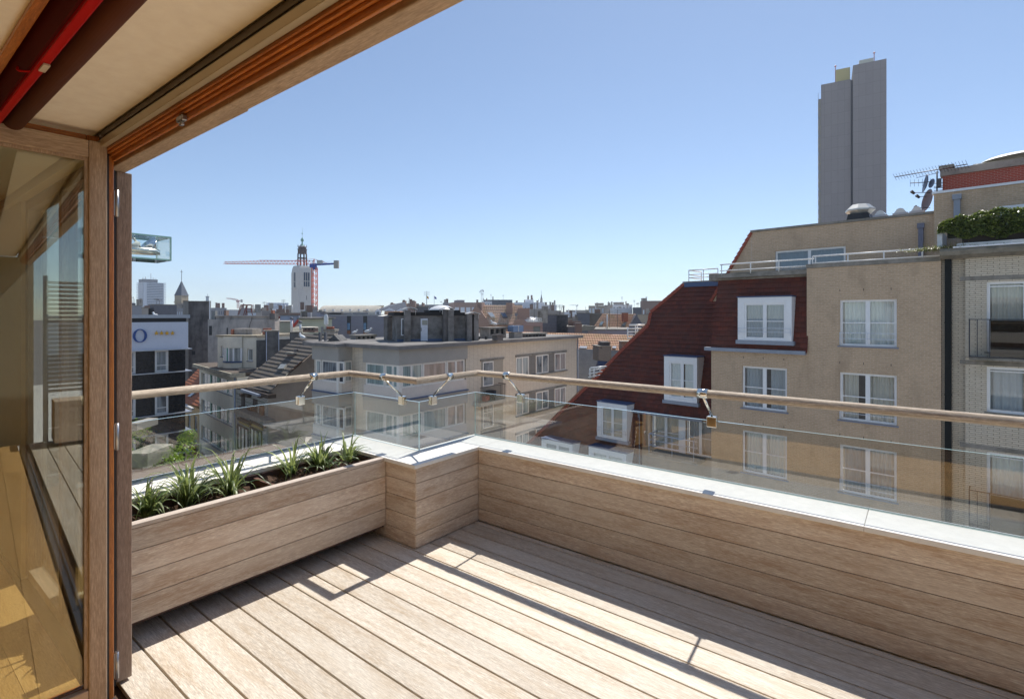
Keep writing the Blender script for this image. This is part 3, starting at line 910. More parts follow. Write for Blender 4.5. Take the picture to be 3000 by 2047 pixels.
def seagull(name_label, pos, face_az, s=1.0):
    """standing gull: body, head, legs"""
    e = empty('seagull', pos, face_az, label=name_label, cat='bird', group='gulls on the roofs')
    bm = bmesh.new()
    def ell(c, r, ax=0.0):
        m = Matrix.Translation(Vector(c) * s) @ Matrix.Rotation(ax, 4, 'Y') @ Matrix.Diagonal((r[0] * s, r[1] * s, r[2] * s, 1))
        bmesh.ops.create_uvsphere(bm, u_segments=14, v_segments=9, radius=1, matrix=m)
    ell((0, 0, .2), (.20, .085, .085), -.25); ell((.15, 0, .29), (.055, .045, .09), .3); ell((.18, 0, .36), (.055, .042, .045))
    bmesh.ops.create_cone(bm, segments=8, radius1=.018 * s, radius2=.004 * s, depth=.07 * s, matrix=Matrix.Translation((.25 * s, 0, .35 * s)) @ Matrix.Rotation(rad(95), 4, 'Y'))
    me = bpy.data.meshes.new('body'); bm.to_mesh(me); bm.free()
    me.materials.append(flat('gull_white', (.82, .82, .80), rough=.8))
    for p in me.polygons: p.use_smooth = True
    o = bpy.data.objects.new('body', me); COL.objects.link(o); o.parent = e
    mb = MB()
    for sy in (-1, 1):
        mb.prism([(.10 * s, sy * .085 * s, .24 * s), (-.30 * s, sy * .04 * s, .16 * s), (-.1 * s, sy * .09 * s, .16 * s)], (0, sy * .012 * s, 0))
    mb.build('wing', flat('gull_grey', (.36, .38, .42), rough=.8), e)
    mb = MB()
    for sy in (-1, 1): mb.cyl((.02 * s, sy * .03 * s, 0), (.02 * s, sy * .03 * s, .14 * s), .006 * s, n=5)
    mb.build('leg', flat('gull_leg', (.6, .4, .3)), e)
    return e
def slab(b, x0, x1, y0, y1, z0, z1, name, mat):
    return b.box(name, mat, x0, x1, y0, y1, z0, z1)

# ================================================================== tan brick apartment house across the street
TAN = brick('tan_brick', (.56, .40, .26), (.46, .31, .195), (.60, .485, .365), .215, .068, .011, var=.26, stain=(.37, .265, .175))
STONE = plaster('grey_stone', (.30, .27, .23), var=.25, scale=4, stain=(.12, .11, .08), stain_amt=.6)
BLUESTONE = flat('blue_stone', (.22, .24, .30), rough=.6)
SHING = tiles('red_shingle', (.19, .040, .020), (.085, .022, .014), (.022, .008, .006), .235, .213, wave=False, rough=.8, off=.5, bmp=1.0, moss=(.10, .05, .035), moss_amt=.4)
SHVERGE = flat('red_verge', (.34, .07, .035), rough=.7)
tb = Bld('brick_apartment_building', 'tan brick apartment house with dark red mansard and white dormers across the street', 'building', qx('E', 845), 1, -43.3)
# put the main wall 19.8 m deep at pixel 2543
p0 = P(2543, HY, 19.8); tb_d = tb.d
kx = (qx('E', 845) - CX) / F
tt = (kx * p0.y - p0.x) / (tb_d.x - kx * tb_d.y)
tb.O = p0 + tb_d * tt; tb.O.z = 0; tb.root.location = tb.O
XR = tb.along(2757)                               # right end at the drainpipe
XA = tb.along(qx('E', 195))                       # left end of the lower wall
ZTOP = tb.z(2550, qy('E', 293))
ZEA = tb.z(qx('E', 500), qy('E', 880))            # eave of the small mansard
tb.holes = {'R': [], 'L': []}
def erect(x0, y0, x1, y1): return tb.rect('R', qx('E', x0), qy('E', y0), qx('E', x1), qy('E', y1))
wr = erect(1068, 528, 1458, 848); w3 = erect(1068, 1034, 1458, 1366)
dz = wr[3] - w3[3]
rows_ = [(wr[2], wr[3]), (w3[2], w3[3])] + [(w3[2] - dz * k, w3[3] - dz * k) for k in (1, 2, 3)]
for i, (z0, z1) in enumerate(rows_):
    curtain_window(tb, 'R', (wr[0], wr[1], z0, z1), rail=(z0 + .28, z0 + .50), sill=BLUESTONE, seed=i)
wl = erect(404, 988, 710, 1290); 
for k in range(4):
    curtain_window(tb, 'R', (wl[0], wl[1], w3[2] - dz * k + .02, w3[3] - dz * k), sill=BLUESTONE, seed=20 + k)
# main wall: full height right of the mansard, low left of it -> two meshes sharing the hole list
allh = tb.holes['R']
def wallpart(name, x0, x1, z0, z1, y=0.0, mat=TAN, par=None, b=tb, th=.3, hl=None):
    H = [h for h in (hl if hl is not None else allh) if h[0] < x1 and h[1] > x0 and h[2] < z1 and h[3] > z0]
    mb = MB(); xs = sorted({x0, x1} | {t for h in H for t in h[:2]}); zs = sorted({z0, z1} | {t for h in H for t in h[2:4]})
    xs = [t for t in xs if x0 <= t <= x1]; zs = [t for t in zs if z0 <= t <= z1]
    for a, c in zip(xs, xs[1:]):
        for e, g in zip(zs, zs[1:]):
            if any(h[0] < (a + c) / 2 < h[1] and h[2] < (e + g) / 2 < h[3] for h in H): continue
            mb.face([(a, y, e), (c, y, e), (c, y, g), (a, y, g)])
    for h in H:
        r = y + .16
        a, c, e, g = h[:4]
        mb.face([(a, y, e), (a, r, e), (a, r, g), (a, y, g)]); mb.face([(c, y, e), (c, r, e), (c, r, g), (c, y, g)])
        mb.face([(a, y, e), (c, y, e), (c, r, e), (a, r, e)]); mb.face([(a, y, g), (c, y, g), (c, r, g), (a, r, g)])
    mb.face([(x0, y, z0), (x0, y + th, z0), (x0, y + th, z1), (x0, y, z1)]); mb.face([(x1, y, z0), (x1, y + th, z0), (x1, y + th, z1), (x1, y, z1)])
    mb.face([(x0, y, z1), (x1, y, z1), (x1, y + th, z1), (x0, y + th, z1)])
    return mb.build(name, mat, par or b.root, weld=False)
wallpart('wall', 0, XR, GRD, ZTOP, th=2.4)
wallpart('wall', XA, -.001, GRD, ZEA, th=1.6)
tb.box('coping', STONE, -.02, XR, -.05, .45, ZTOP + .002, ZTOP + .16)
tb.box('terrace_floor', STONE, XA - .3, XR, .451, 2.45, ZTOP - .3, ZTOP + .02)
# weep slots over the windows
def slot(x, z):
    mb = MB(); mb.box(x, x + .02, -.002, .01, z + .33, z + .42); mb.build('weep_slot', BLACK, tb.root)
for (z0, z1) in rows_[:3]:
    for f in (0, .43, .9): slot(wr[0] + (wr[1] - wr[0]) * f, z1)
for k in range(2):
    for f in (.03, .48, .93): slot(wl[0] + (wl[1] - wl[0]) * f, w3[3] - dz * k)


# small mansard between the terrace and the lower wall
def roofplane(b, off, ze, lean):
    """plane through (y=off, z=ze) leaning back; returns pixel -> (s, v) and frame"""
    Ol = Vector((0, off, ze)); Xl = Vector((1, 0, 0)); Yl = Vector((0, math.sin(lean), math.cos(lean)))
    Ow = b.O + b.e * off + Vector((0, 0, ze)); Xw = b.d; Yw = b.e * math.sin(lean) + Vector((0, 0, math.cos(lean)))
    Nw = Xw.cross(Yw)
    C0 = Vector((0, 0, CZ))
    def f(x, y):
        r = Vector(((x - CX) / F, 1, -(y - HY) / F)); t = (Ow - C0).dot(Nw) / r.dot(Nw); p = C0 + r * t - Ow
        return (p.dot(Xw), p.dot(Yw))
    return f, Ol, Xl, Yl
fA, oA, xA, yA = roofplane(tb, -.10, ZEA + .10, rad(11))
polyA = [fA(*q('E', 190, 868)), fA(*q('E', 843, 893)), fA(*q('E', 843, 372)), fA(*q('E', 244, 398))]
polyA[1] = (.05, polyA[1][1]); polyA[2] = (.05, polyA[2][1])
ma = courses('mansard_roof', SHING, tb.root, oA, xA, yA, polyA, .213, .034)
mb = MB(); a = polyA[0]; c = polyA[1]
mb.box(a[0] - .25, 0 - .01, -.24, -.02, ZEA - .05, ZEA + .10); mb.build('gutter', ZINC, tb.root)
mb = MB(); tl, tr = polyA[3], polyA[2]
pv = lambda p, n=0: oA + xA * p[0] + yA * p[1] + xA.cross(yA) * -0 + Vector((0, -n, 0))
mb.face([pv(tl, .03), pv(tr, .03), pv((tr[0], tr[1] + .22), .03), pv((tl[0], tl[1] + .22), .03)]); mb.build('flashing', LEAD, tb.root)
def railing(b, pts, zs, posts, name='railing', mat=WRAIL, r=.022, top=.03, parent=None):
    mb = MB()
    for p, c in zip(pts, pts[1:]):
        for i, z in enumerate(zs):
            mb.cyl((p[0], p[1], z), (c[0], c[1], z), top if i == len(zs) - 1 else r, n=8)
    for p in posts: mb.cyl((p[0], p[1], p[2] if len(p) > 2 else zs[0] - .25), (p[0], p[1], zs[-1]), .024, n=8)
    return mb.build(name, mat, parent or b.root)
# stone edge over the mansard and penthouse rail
yT = .55
zT = tb.z(qx('E', 540), qy('E', 352), .35)
zt2 = zT + .02
sL = tb.along(qx('E', 235), .35)
tb.box('coping', STONE, sL, -.03, .15, .62, zT - .12, zT + .03)
zr1 = tb.z(qx('E', 560), qy('E', 272), .4); zr2 = tb.z(qx('E', 1300), qy('E', 208), .3)
railing(tb, [(tb.along(qx('E', 255), .4), .4), (tb.along(qx('E', 895), .4), .4)], [zr1 - .52, zr1 - .28, zr1], [(tb.along(qx('E', x), .4), .4, zT) for x in (265, 462, 655, 862)])
railing(tb, [(.15, .25), (XR, .25)], [zr2 - .52, zr2 - .28, zr2], [(.15, .25, ZTOP)] + [(tb.along(qx('E', x), .25), .25, ZTOP) for x in (905, 1125, 1370, 1632)])
# penthouse wall set back with a sloping left verge
OFFP = 2.45
pp = lambda x, y: (tb.along(x, OFFP), OFFP, tb.z(x, y, OFFP))
PL = [pp(*q('E', 195, 378)), pp(*q('E', 470, 72)), pp(2757, 624), pp(2757, qy('E', 300))]
PL[0] = (PL[0][0], OFFP, ZTOP - 1.2); PL[3] = (PL[3][0], OFFP, ZTOP - .3)
wp = tb.rect('R', qx('E', 628), qy('E', 180), qx('E', 1110), qy('E', 330), OFFP)
wp = (wp[0], wp[1], ZTOP + .05, wp[3])
mb = MB()
zt_ = lambda x: PL[1][2] + (PL[2][2] - PL[1][2]) * (x - PL[1][0]) / (PL[2][0] - PL[1][0])
ztop_p = (PL[1][2] + PL[2][2]) / 2
x0_, x1_, x2_ = PL[0][0], PL[1][0], PL[2][0]
mb.face([(x0_, OFFP, ZTOP - 1.2), (x1_, OFFP, ZTOP - 1.2), (x1_, OFFP, ztop_p)])
mb.build('gable_wall', TAN, tb.root)
wallpart('penthouse_wall', x1_ + .002, x2_, ZTOP - 1.2, ztop_p, OFFP, hl=[wp], th=4)
o = tb.window('R', wp, off=OFFP, cols=2, fw=.09, pane=glass('blue_glass', (.35, .42, .5), 1.6, 2.2), hole=False, fd=.06)
mb = MB(f=tb.map('R', OFFP)); rn = random.Random(3); ph = 0
for i in range(80):
    xa = wp[0] + (wp[1] - wp[0]) * i / 80; xb = wp[0] + (wp[1] - wp[0]) * (i + 1) / 80; y0 = .3 + .04 * math.sin(ph); ph += rn.uniform(.6, 1.2)
    mb.face([(xa, y0, wp[2]), (xb, .3 + .04 * math.sin(ph), wp[2]), (xb, .3 + .04 * math.sin(ph), wp[3]), (xa, y0, wp[3])])
mb.build('curtain', CURT, o)
tb.box('coping', STONE, x1_ - .05, x2_, OFFP - .06, OFFP + .25, ztop_p + .002, ztop_p + .10)
mb = MB(); n_ = 16
for k in range(n_):
    a0 = Vector((x0_, OFFP, ZTOP - 1.2)).lerp(Vector((x1_, OFFP, ztop_p)), k / n_); a1 = Vector((x0_, OFFP, ZTOP - 1.2)).lerp(Vector((x1_, OFFP, ztop_p)), (k + .96) / n_)
    mb.rnd(); nv_ = Vector((-(a1 - a0).z, 0, (a1 - a0).x)).normalized()
    mb.prism([a0 - nv_ * .06 + Vector((0, -.08, 0)), a1 - nv_ * .06 + Vector((0, -.08, 0)), a1 + nv_ * .05 + Vector((0, -.08, 0)), a0 + nv_ * .09 + Vector((0, -.08, 0))], (0, .35, 0))
mb.build('verge_tiles', SHVERGE, tb.root)
mb = MB(); zz = ztop_p
def downpipe(b, x, y0, y1, off, w=.11, name='downpipe', mat=None):
    s0 = b.along(x, off); za, zb = b.z(x, y0, off), b.z(x, y1, off)
    m_ = MB(); m_.box(s0 - w / 2, s0 + w / 2, off - w - .01, off - .01, zb, za); m_.box(s0 - w * .7, s0 + w * .7, off - w * 1.3, off - .009, za - .18, za + .02)
    return m_.build(name, mat or ZINC, b.root, bevel=.01)
downpipe(tb, qx('w', 435), qy('w', 955), qy('w', 1430), OFFP, .16, mat=plaster('lead_grey', (.19, .19, .24), var=.2))
# set-back wing with the large red roof
OB = 1.35
ZEB = tb.z(qx('y', 1700), qy('y', 262), OB)
fB, oB, xB, yB = roofplane(tb, OB, ZEB, rad(16))
V = [(2008, 829), (1907, 915), (1900, 953), (1819, 1029), (1747, 1107), (1677, 1175), (1620, 1230), (1564, 1284), (1480, 1360)]
left = [fB(*p) for p in V]
rgt = fB(2100, 900)[0] + .0; topv = fB(2090, 828)[1]
botv = min(p[1] for p in left)
xdp = fB(1873, 1205)[0]
up = [p for p in left]
polyB = [(xdp, 0)] + [(rgt + .4, 0), (rgt + .4, topv)] + [(left[0][0], topv)] + [p for p in left if p[1] < topv and p[1] > 0]
# upper part above eave B, lower part continues left of the loggia
def split(poly, v, keep): return clip(poly, (0, 1), v, keep)
full = [(xdp, botv), (xdp, 0), (rgt + .4, 0), (rgt + .4, topv), (left[0][0], topv)] + left[1:]
mbt = MB()
# build the courses by intersecting each strip with the left outline
def xleft(v):
    for a, b_ in zip(left, left[1:]):
        if (a[1] - v) * (b_[1] - v) <= 0 and abs(a[1] - b_[1]) > 1e-6:
            return a[0] + (b_[0] - a[0]) * (a[1] - v) / (a[1] - b_[1])
    return left[0][0] if v > left[0][1] else left[-1][0]
Nn = xB.cross(yB); Nn = -Nn if Nn.y > 0 else Nn
v = botv; pt = .235; rr = MB()
while v < topv:
    v2 = min(topv, v + pt); xr = xdp if v < -.01 else rgt + 2.6
    rr.rnd(); J = rr.cur * .0
    lo = oB + yB * v + Nn * .042; hi = oB + yB * v2 + Nn * .004
    xl0, xl1 = xleft(v) - .02, xleft(v2) - .02
    rr.face([lo + xB * xl0, lo + xB * xr, hi + xB * xr, hi + xB * xl1])
    rr.face([lo + xB * xl0, lo + xB * xr, oB + yB * v + xB * xr, oB + yB * v + xB * xl0])
    v += pt
rr.build('main_roof', SHING, tb.root, weld=False)
vt = MB(); pts = left[::-1]
for a, b_ in zip(pts, pts[1:]):
    n_ = max(1, int(math.hypot(a[0] - b_[0], a[1] - b_[1]) / .3))
    for k in range(n_):
        f0, f1 = k / n_, (k + .95) / n_
        A = oB + xB * (a[0] + (b_[0] - a[0]) * f0) + yB * (a[1] + (b_[1] - a[1]) * f0); B = oB + xB * (a[0] + (b_[0] - a[0]) * f1) + yB * (a[1] + (b_[1] - a[1]) * f1)
        dd = (B - A).normalized(); sd_ = dd.cross(Nn).normalized() * .09
        vt.prism([A - sd_ + Nn * .07, B - sd_ + Nn * .045, B + sd_ + Nn * .045, A + sd_ + Nn * .07], -Nn * .3)
vt.build('verge_tiles', SHVERGE, tb.root)
# solid body behind the big roof
bk = MB()
bk.face([oB + xB * xleft(botv) + yB * botv - Nn * .02, oB + xB * left[0][0] + yB * topv - Nn * .02, Vector((left[0][0], OB + 6, oB.z + topv)), Vector((xleft(botv), OB + 6, oB.z + botv))])
bk.face([oB + xB * left[0][0] + yB * topv - Nn * .02, oB + xB * (rgt + .4) + yB * topv - Nn * .02, Vector((rgt + .4, OB + 6, oB.z + topv * .92)), Vector((left[0][0], OB + 6, oB.z + topv * .92))])
bk.build('rear_wall', TAN, tb.root)
zlow = (oB + yB * botv).z
yl = (oB + yB * botv).y
mb = MB(); mb.prism([(xdp + .001, yl, zlow), (xdp + .001, OB - .02, ZEB), (xdp + .001, OB + .24, ZEB), (xdp + .001, OB + .24, zlow)], (.03, 0, 0)); mb.build('roof_cheek', SHING, tb.root)
mb = MB(); mb.box(xleft(botv), xdp - .01, yl + .02, yl + 2.5, GRD, zlow - .01); mb.build('wall', TAN, tb.root)
mb = MB(); mb.box(xdp, rgt + .3, OB + .5, OB + 3, GRD, ZEB - 3.2); mb.build('wall', TAN, tb.root)
# ridge cap along the top of the big roof and its short rail
tb.box('coping', STONE, left[0][0] - .1, sL - .01, (oB + yB * topv).y - .12, (oB + yB * topv).y + .4, oB.z + yB.z * topv + .003, oB.z + yB.z * topv + .12)
tb.box('flashing', LEAD, left[0][0], sL, (oB + yB * topv).y - .14, (oB + yB * topv).y - .121, oB.z + yB.z * topv - .18, oB.z + yB.z * topv + .05)
yq = (oB + yB * topv).y + .1; zq = oB.z + yB.z * topv + .12
za_ = tb.z(qx('E', 150), qy('E', 323), yq)
s0_, s1_ = tb.along(qx('E', 42), yq), tb.along(qx('E', 240), yq)
railing(tb, [(s0_, yq + 1.6), (s0_, yq), (s1_, yq)], [zq + .25 * (za_ - zq) + .05, zq + .6 * (za_ - zq), za_], [(s0_, yq, zq), (s0_ + .8, yq, zq), (s1_, yq, zq), (s0_, yq + 1.6, zq)])
# loggia wall under eave B with its windows, downpipe and rail
hB = []
wb1 = tb.rect('R', qx('y', 1378), qy('y', 262), qx('y', 1742), qy('y', 700), OB + .25)
wb2 = tb.rect('R', qx('y', 1830), qy('y', 340), qx('y', 2195), qy('y', 800), OB + .25)
zb0, zb1 = wb2[2] + .05, ZEB - .12
hB = [(wb1[0], wb1[1], zb0, zb1), (wb2[0], wb2[1] + .0, zb0, zb1)]
wallpart('wall', xdp, rgt + 2.6, GRD, ZEB, OB + .25, hl=hB, th=.4)
for i, h in enumerate(hB): curtain_window(tb, 'R', h, off=OB + .25, seed=40 + i, bars=(.5,))
tb.box('panel', WHITE, hB[0][1] + .01, hB[1][0] - .01, OB + .22, OB + .249, zb0, zb1 - .05)
tb.box('gutter', ZINC, xdp - .35, rgt, OB - .22, OB - .02, ZEB - .09, ZEB + .05)
mb = MB(); mb.cyl((xdp, OB - .06, GRD), (xdp, OB - .06, ZEB - .08), .06, n=10); mb.build('downpipe', ZINC, tb.root)
tb.box('balcony', STONE, xdp + .9, rgt, OB - .75, OB + .249, zb0 - .18, zb0 - .03)
railing(tb, [(xdp + .95, OB + .2), (xdp + .95, OB - .7), (rgt, OB - .7)], [zb0 + .35, zb0 + .62, zb0 + .92], [(xdp + .95, OB - .7, zb0 - .03), (xdp + 2.2, OB - .7, zb0 - .03), (rgt - .2, OB - .7, zb0 - .03)], mat=RAILM)
# dormers
def dormer(b, x0, y0, x1, y1, wx0, wy0, wx1, wy1, fp, off0, seed, rail=True, plane=None):
    """white box dormer: front vertical, side cheeks dying into the sloping roof"""
    O_, X_, Y_ = plane
    sv0 = fp((x0 + x1) / 2, y1)
    yfr = (O_ + Y_ * sv0[1]).y - .24                  # front plane through the foot of the dormer
    a, c, z0, z1 = b.rect('R', x0, y0, x1, y1, yfr)
    depth = (z1 - z0) * Y_.y / Y_.z + .25
    mb = MB()
    wi = b.rect('R', wx0, wy0, wx1, wy1, yfr)
    H = wi
    xs, zs = [a, H[0], H[1], c], [z0, H[2], H[3], z1]
    for i in range(3):
        for j in range(3):
            if i == 1 and j == 1: continue
            mb.face([(xs[i], yfr, zs[j]), (xs[i + 1], yfr, zs[j]), (xs[i + 1], yfr, zs[j + 1]), (xs[i], yfr, zs[j + 1])])
    for (p, r_) in (((H[0], H[2]), (H[0], H[3])), ((H[1], H[2]), (H[1], H[3])), ((H[0], H[2]), (H[1], H[2])), ((H[0], H[3]), (H[1], H[3]))):
        mb.face([(p[0], yfr, p[1]), (r_[0], yfr, r_[1]), (r_[0], yfr + .12, r_[1]), (p[0], yfr + .12, p[1])])
    for xx in (a, c): mb.face([(xx, yfr, z0), (xx, yfr + depth, z1), (xx, yfr, z1)]); mb.face([(xx, yfr, z0), (xx, yfr + .2, z0), (xx, yfr + depth, z1)])
    mb.face([(a, yfr, z0), (c, yfr, z0), (c, yfr + .2, z0), (a, yfr + .2, z0)])
    d_ = mb.build('dormer', WHITE, b.root, weld=False)
    mb = MB(); mb.box(a - .03, c + .03, yfr - .05, yfr + depth, z1 + .002, z1 + .05); mb.build('dormer_roof', LEAD, d_)
    mb = MB(); mb.box(a - .08, c + .08, yfr - .03, yfr + .3, z0 - .17, z0 - .003); mb.build('apron', ZINC, d_)
    hole_save = list(b.holes['R'])
    o = curtain_window(b, 'R', (wi[0], wi[1], wi[2], wi[3]), rec=.04, off=yfr, seed=seed, shallow=True)
    b.holes['R'] = hole_save
    if rail:
        mb = MB()
        zr = z0 + (z1 - z0) * .2
        for zz in (zr, zr + .16): mb.bar((wi[0] - .2, yfr - .12, zz), (wi[1] + .2, yfr - .12, zz), .02)
        for xx in (wi[0] - .2, (wi[0] + wi[1]) / 2, wi[1] + .2): mb.bar((xx, yfr - .12, zr - .12), (xx, yfr - .12, zr + .16), .018); mb.bar((xx, yfr - .12, zr), (xx, yfr, zr), .016)
        mb.build('guard_rail', RAILM, d_)
    return d_
plA, plB = (oA, xA, yA), (oB, xB, yB)
dormer(tb, qx('E', 375), qy('E', 512), qx('E', 742), qy('E', 808), qx('E', 418), qy('E', 552), qx('E', 702), qy('E', 800), fA, 0, 50, plane=plA)
dormer(tb, qx('D', 1730), qy('D', 683), 2042, 1176, qx('D', 1778), qy('D', 733), qx('D', 2015), 1168, fB, 0, 51, rail=False, plane=plB)
dormer(tb, qx('y', 667), qy('y', 95), qx('y', 1057), qy('y', 560), qx('y', 722), qy('y', 150), qx('y', 1010), qy('y', 545), fB, 0, 52, plane=plB)
dormer(tb, qx('y', -60), qy('y', 590), qx('y', 345), qy('y', 1000), qx('y', -20), qy('y', 630), qx('y', 310), qy('y', 980), fB, 0, 53, plane=plB)
dormer(tb, qx('y', 557), qy('y', 705), qx('y', 1050), qy('y', 1150), qx('y', 600), qy('y', 760), qx('y', 1010), qy('y', 1120), fB, 0, 54, plane=plB)
# ================================================================== pale long-brick building at the right edge
LONGB = brick('pale_long_brick', (.66, .58, .46), (.60, .51, .39), (.19, .145, .10), .30, .066, .010, var=.12, bmp=.5)
wbk = Bld('pale_brick_building', 'pale long-brick apartment block with planted balcony at the right edge', 'building', 2758, 1, -43.3)
off = (tb.d * XR); wbk.O = tb.O + off; wbk.root.location = wbk.O
W = wbk
sst = W.along(2829); SX = 12.0
ZC0 = W.z(2850, qy('w', 1400)); ZC1 = W.z(2850, qy('w', 1350))
wwin = [(qx('x', 757), qy('x', 300), 3090, qy('x', 1118)), (qx('x', 757), qy('x', 1285), 3090, qy('x', 1690))]
hs = []
r1 = W.rect('R', qx('x', 757), qy('x', 300), 2915, qy('x', 1120)); r1 = (W.along(qx('x', 757)), W.along(qx('x', 757)) + 1.9, W.z(2900, qy('x', 1112)), W.z(2893, qy('x', 300)))
z2 = W.z(2893, qy('x', 1280)); z2b = W.z(2893, qy('R' if False else 'x', 1690) + 0)
r2 = (r1[0], r1[0] + 2.4, W.z(2940, qy('E', 1300)), z2)
dzw = r1[3] - r2[3]
hs = [r1, r2, (r1[0], r1[1], r1[2] - 2 * dzw, r1[3] - 2 * dzw), (r2[0], r2[1], r2[2] - 2 * dzw, r2[3] - 2 * dzw)]
hs += [(h[0] + 4.2, h[1] + 4.2, h[2], h[3]) for h in hs]
wallpart('wall', sst, SX, GRD, ZC0 + .3, -.12, LONGB, b=W, hl=hs)
wallpart('wall', .0, sst - .001, GRD, ZC0 + .3, .14, LONGB, b=W, hl=[])
W.box('core', LONGB, .3, SX, .45, 9, GRD, ZC0 + .3)
for i, h in enumerate(hs): curtain_window(W, 'R', h, off=-.12, seed=70 + i, bars=(.93,) if i % 2 == 0 else (.9,), sill=STONE)
for h in hs:
    W.box('lintel', STONE, h[0] - .68, h[1] + .5, -.135, -.119, h[3] + .05, h[3] + .19)
# black box gutter down the joint
mb = MB(); mb.box(.10, .28, -.04, .16, GRD, ZC0 + .1)
for k in range(6): mb.box(.09, .29, -.05, .17, ZC0 - 2.5 * k - 2.2, ZC0 - 2.5 * k - 2.15)
mb.build('downpipe', flat('black_pipe', (.010, .012, .012), rough=.6, spec=.2), W.root)
# window balconettes
for h in hs[0:3:2]:
    mb = MB(); z0, z1 = h[2] - .15, h[2] + 1.08
    x0, x1 = h[0] - .42, h[1] + .6; y = -.62
    for zz in (z0, z1): mb.bar((x0, y, zz), (x1, y, zz), .03); mb.bar((x0, y, zz), (x0, -.12, zz), .03)
    for xx in (x0, x0 + .2, h[0] + .08, h[1] - .05, x1): mb.bar((xx, y, z0), (xx, y, z1), .022)
    mb.bar((x0, -.3, z0), (x0, -.3, z1), .02)
    o = mb.build('balconette', flat('black_iron', (.015, .017, .03), rough=.4), W.root)
    mb = MB(); mb.box(h[0] + .1, h[1] - .07, y - .004, y + .004, z0 + .03, z1 - .03); mb.build('smoked_panel', glass('smoked_glass', (.30, .27, .24), 1.5, 1.6), o)
    W.box('balcony_slab', STONE, x0, x1, y, -.121, z0 - .10, z0 - .02)
# planted balcony: curved cornice, trough, railing, hedge
mb = MB()
prof = [(-.12, ZC0 + .02), (-.30, ZC0 + .03), (-.50, ZC0 + .12), (-.56, ZC0 + .26), (-.50, ZC0 + .34), (.6, ZC0 + .34)]
for (a, b), (c, d) in zip(prof, prof[1:]): mb.face([(.0, a, b), (SX, a, b), (SX, c, d), (.0, c, d)])
mb.face([(.0, p[0], p[1]) for p in prof] + [(.0, .6, ZC0 + .02)])
mb.build('cornice', plaster('old_concrete', (.27, .24, .19), var=.3, scale=3, stain=(.10, .09, .06)), W.root)
W.box('balcony_floor', STONE, .0, SX, -.45, 3, ZC0 + .342, ZC0 + .37)
mb = MB(); mb.box(.35, SX, -.545, -.50, ZC0 + .345, ZC0 + .40); mb.build('edge_trim', flat('pale_trim', (.75, .76, .78)), W.root)
zh0, zh1 = ZC0 + .37, W.z(2900, qy('w', 1185), -.4)
rx0 = W.along(qx('w', 905), -.35)
railing(W, [(rx0, .2), (rx0, -.35), (SX, -.35)], [zh0 + (zh1 - zh0) * .3, zh0 + (zh1 - zh0) * .64, zh1], [(rx0, -.35, zh0), (W.along(qx('w', 1045), -.35), -.35, zh0), (W.along(qx('w', 1597), -.35), -.35, zh0), (W.along(qx('w', 1597), -.35) + 1.9, -.35, zh0)])
mb = MB(); xs_ = W.along(qx('w', 668), .0); mb.box(xs_ - .05, xs_ + .09, -.1, -.02, ZC0 + .35, W.z(2755, qy('w', 1005))); mb.box(xs_, xs_ + .06, -.02, 2.2, ZC0 + .6, W.z(2755, qy('w', 1005)) - .05)
mb.build('divider_screen', flat('white_screen', (.6, .62, .65), rough=.3), W.root)
W.box('trough', flat('dark_trough', (.07, .06, .055), rough=.9), rx0 + .1, SX, .0, .45, ZC0 + .375, ZC0 + .9)
# penthouse of the neighbour and taller brick parts behind
W.box('penthouse_wall', TAN, W.along(2736, 2.2), SX, 2.2, 8, ZC0, W.z(2860, 554, 2.2))
zq_ = W.z(2860, 554, 2.2)
W.box('coping', flat('white_capping', (.8, .81, .83)), W.along(2735, 2.2) - .05, SX, 2.14, 2.5, zq_ + .002, zq_ + .09)
downpipe(W, qx('w', 900), qy('w', 585), qy('w', 870), 2.2, .19)
rp = (W.along(qx('w', 1440), 2.2), W.along(qx('w', 1440), 2.2) + 2.5, ZC0 + .5, W.z(2970, qy('w', 712), 2.2))
W.box('window_frame', WHITE, rp[0], rp[1], 2.12, 2.198, rp[2], rp[3]); 
o = W.box('window_glass', pane_mat('pane_blue', (.35, .45, .55), (.12, .2, .3), .8), rp[0] + .12, rp[1], 2.11, 2.119, rp[2], rp[3] - .14)
hedge = empty('balcony_hedge', W.O + W.d * (W.along(qx('w', 660), .1)) + W.e * .1 + Vector((0, 0, ZC0 + .7)), W.a, label='clipped evergreen hedge spilling over the balcony railing at the right', cat='hedge')
rn = random.Random(4)
hz0, hz1 = W.z(2830, qy('w', 1160), .1), W.z(2860, qy('w', 815), .1)
hz1b = W.z(2990, qy('w', 775), .1)
Hh = hz1 - (ZC0 + .7); mb = MB()
HL = 5.2
LEAFH = leafmat('hedge_leaf', (.03, .06, .012), (.20, .25, .05), .25)
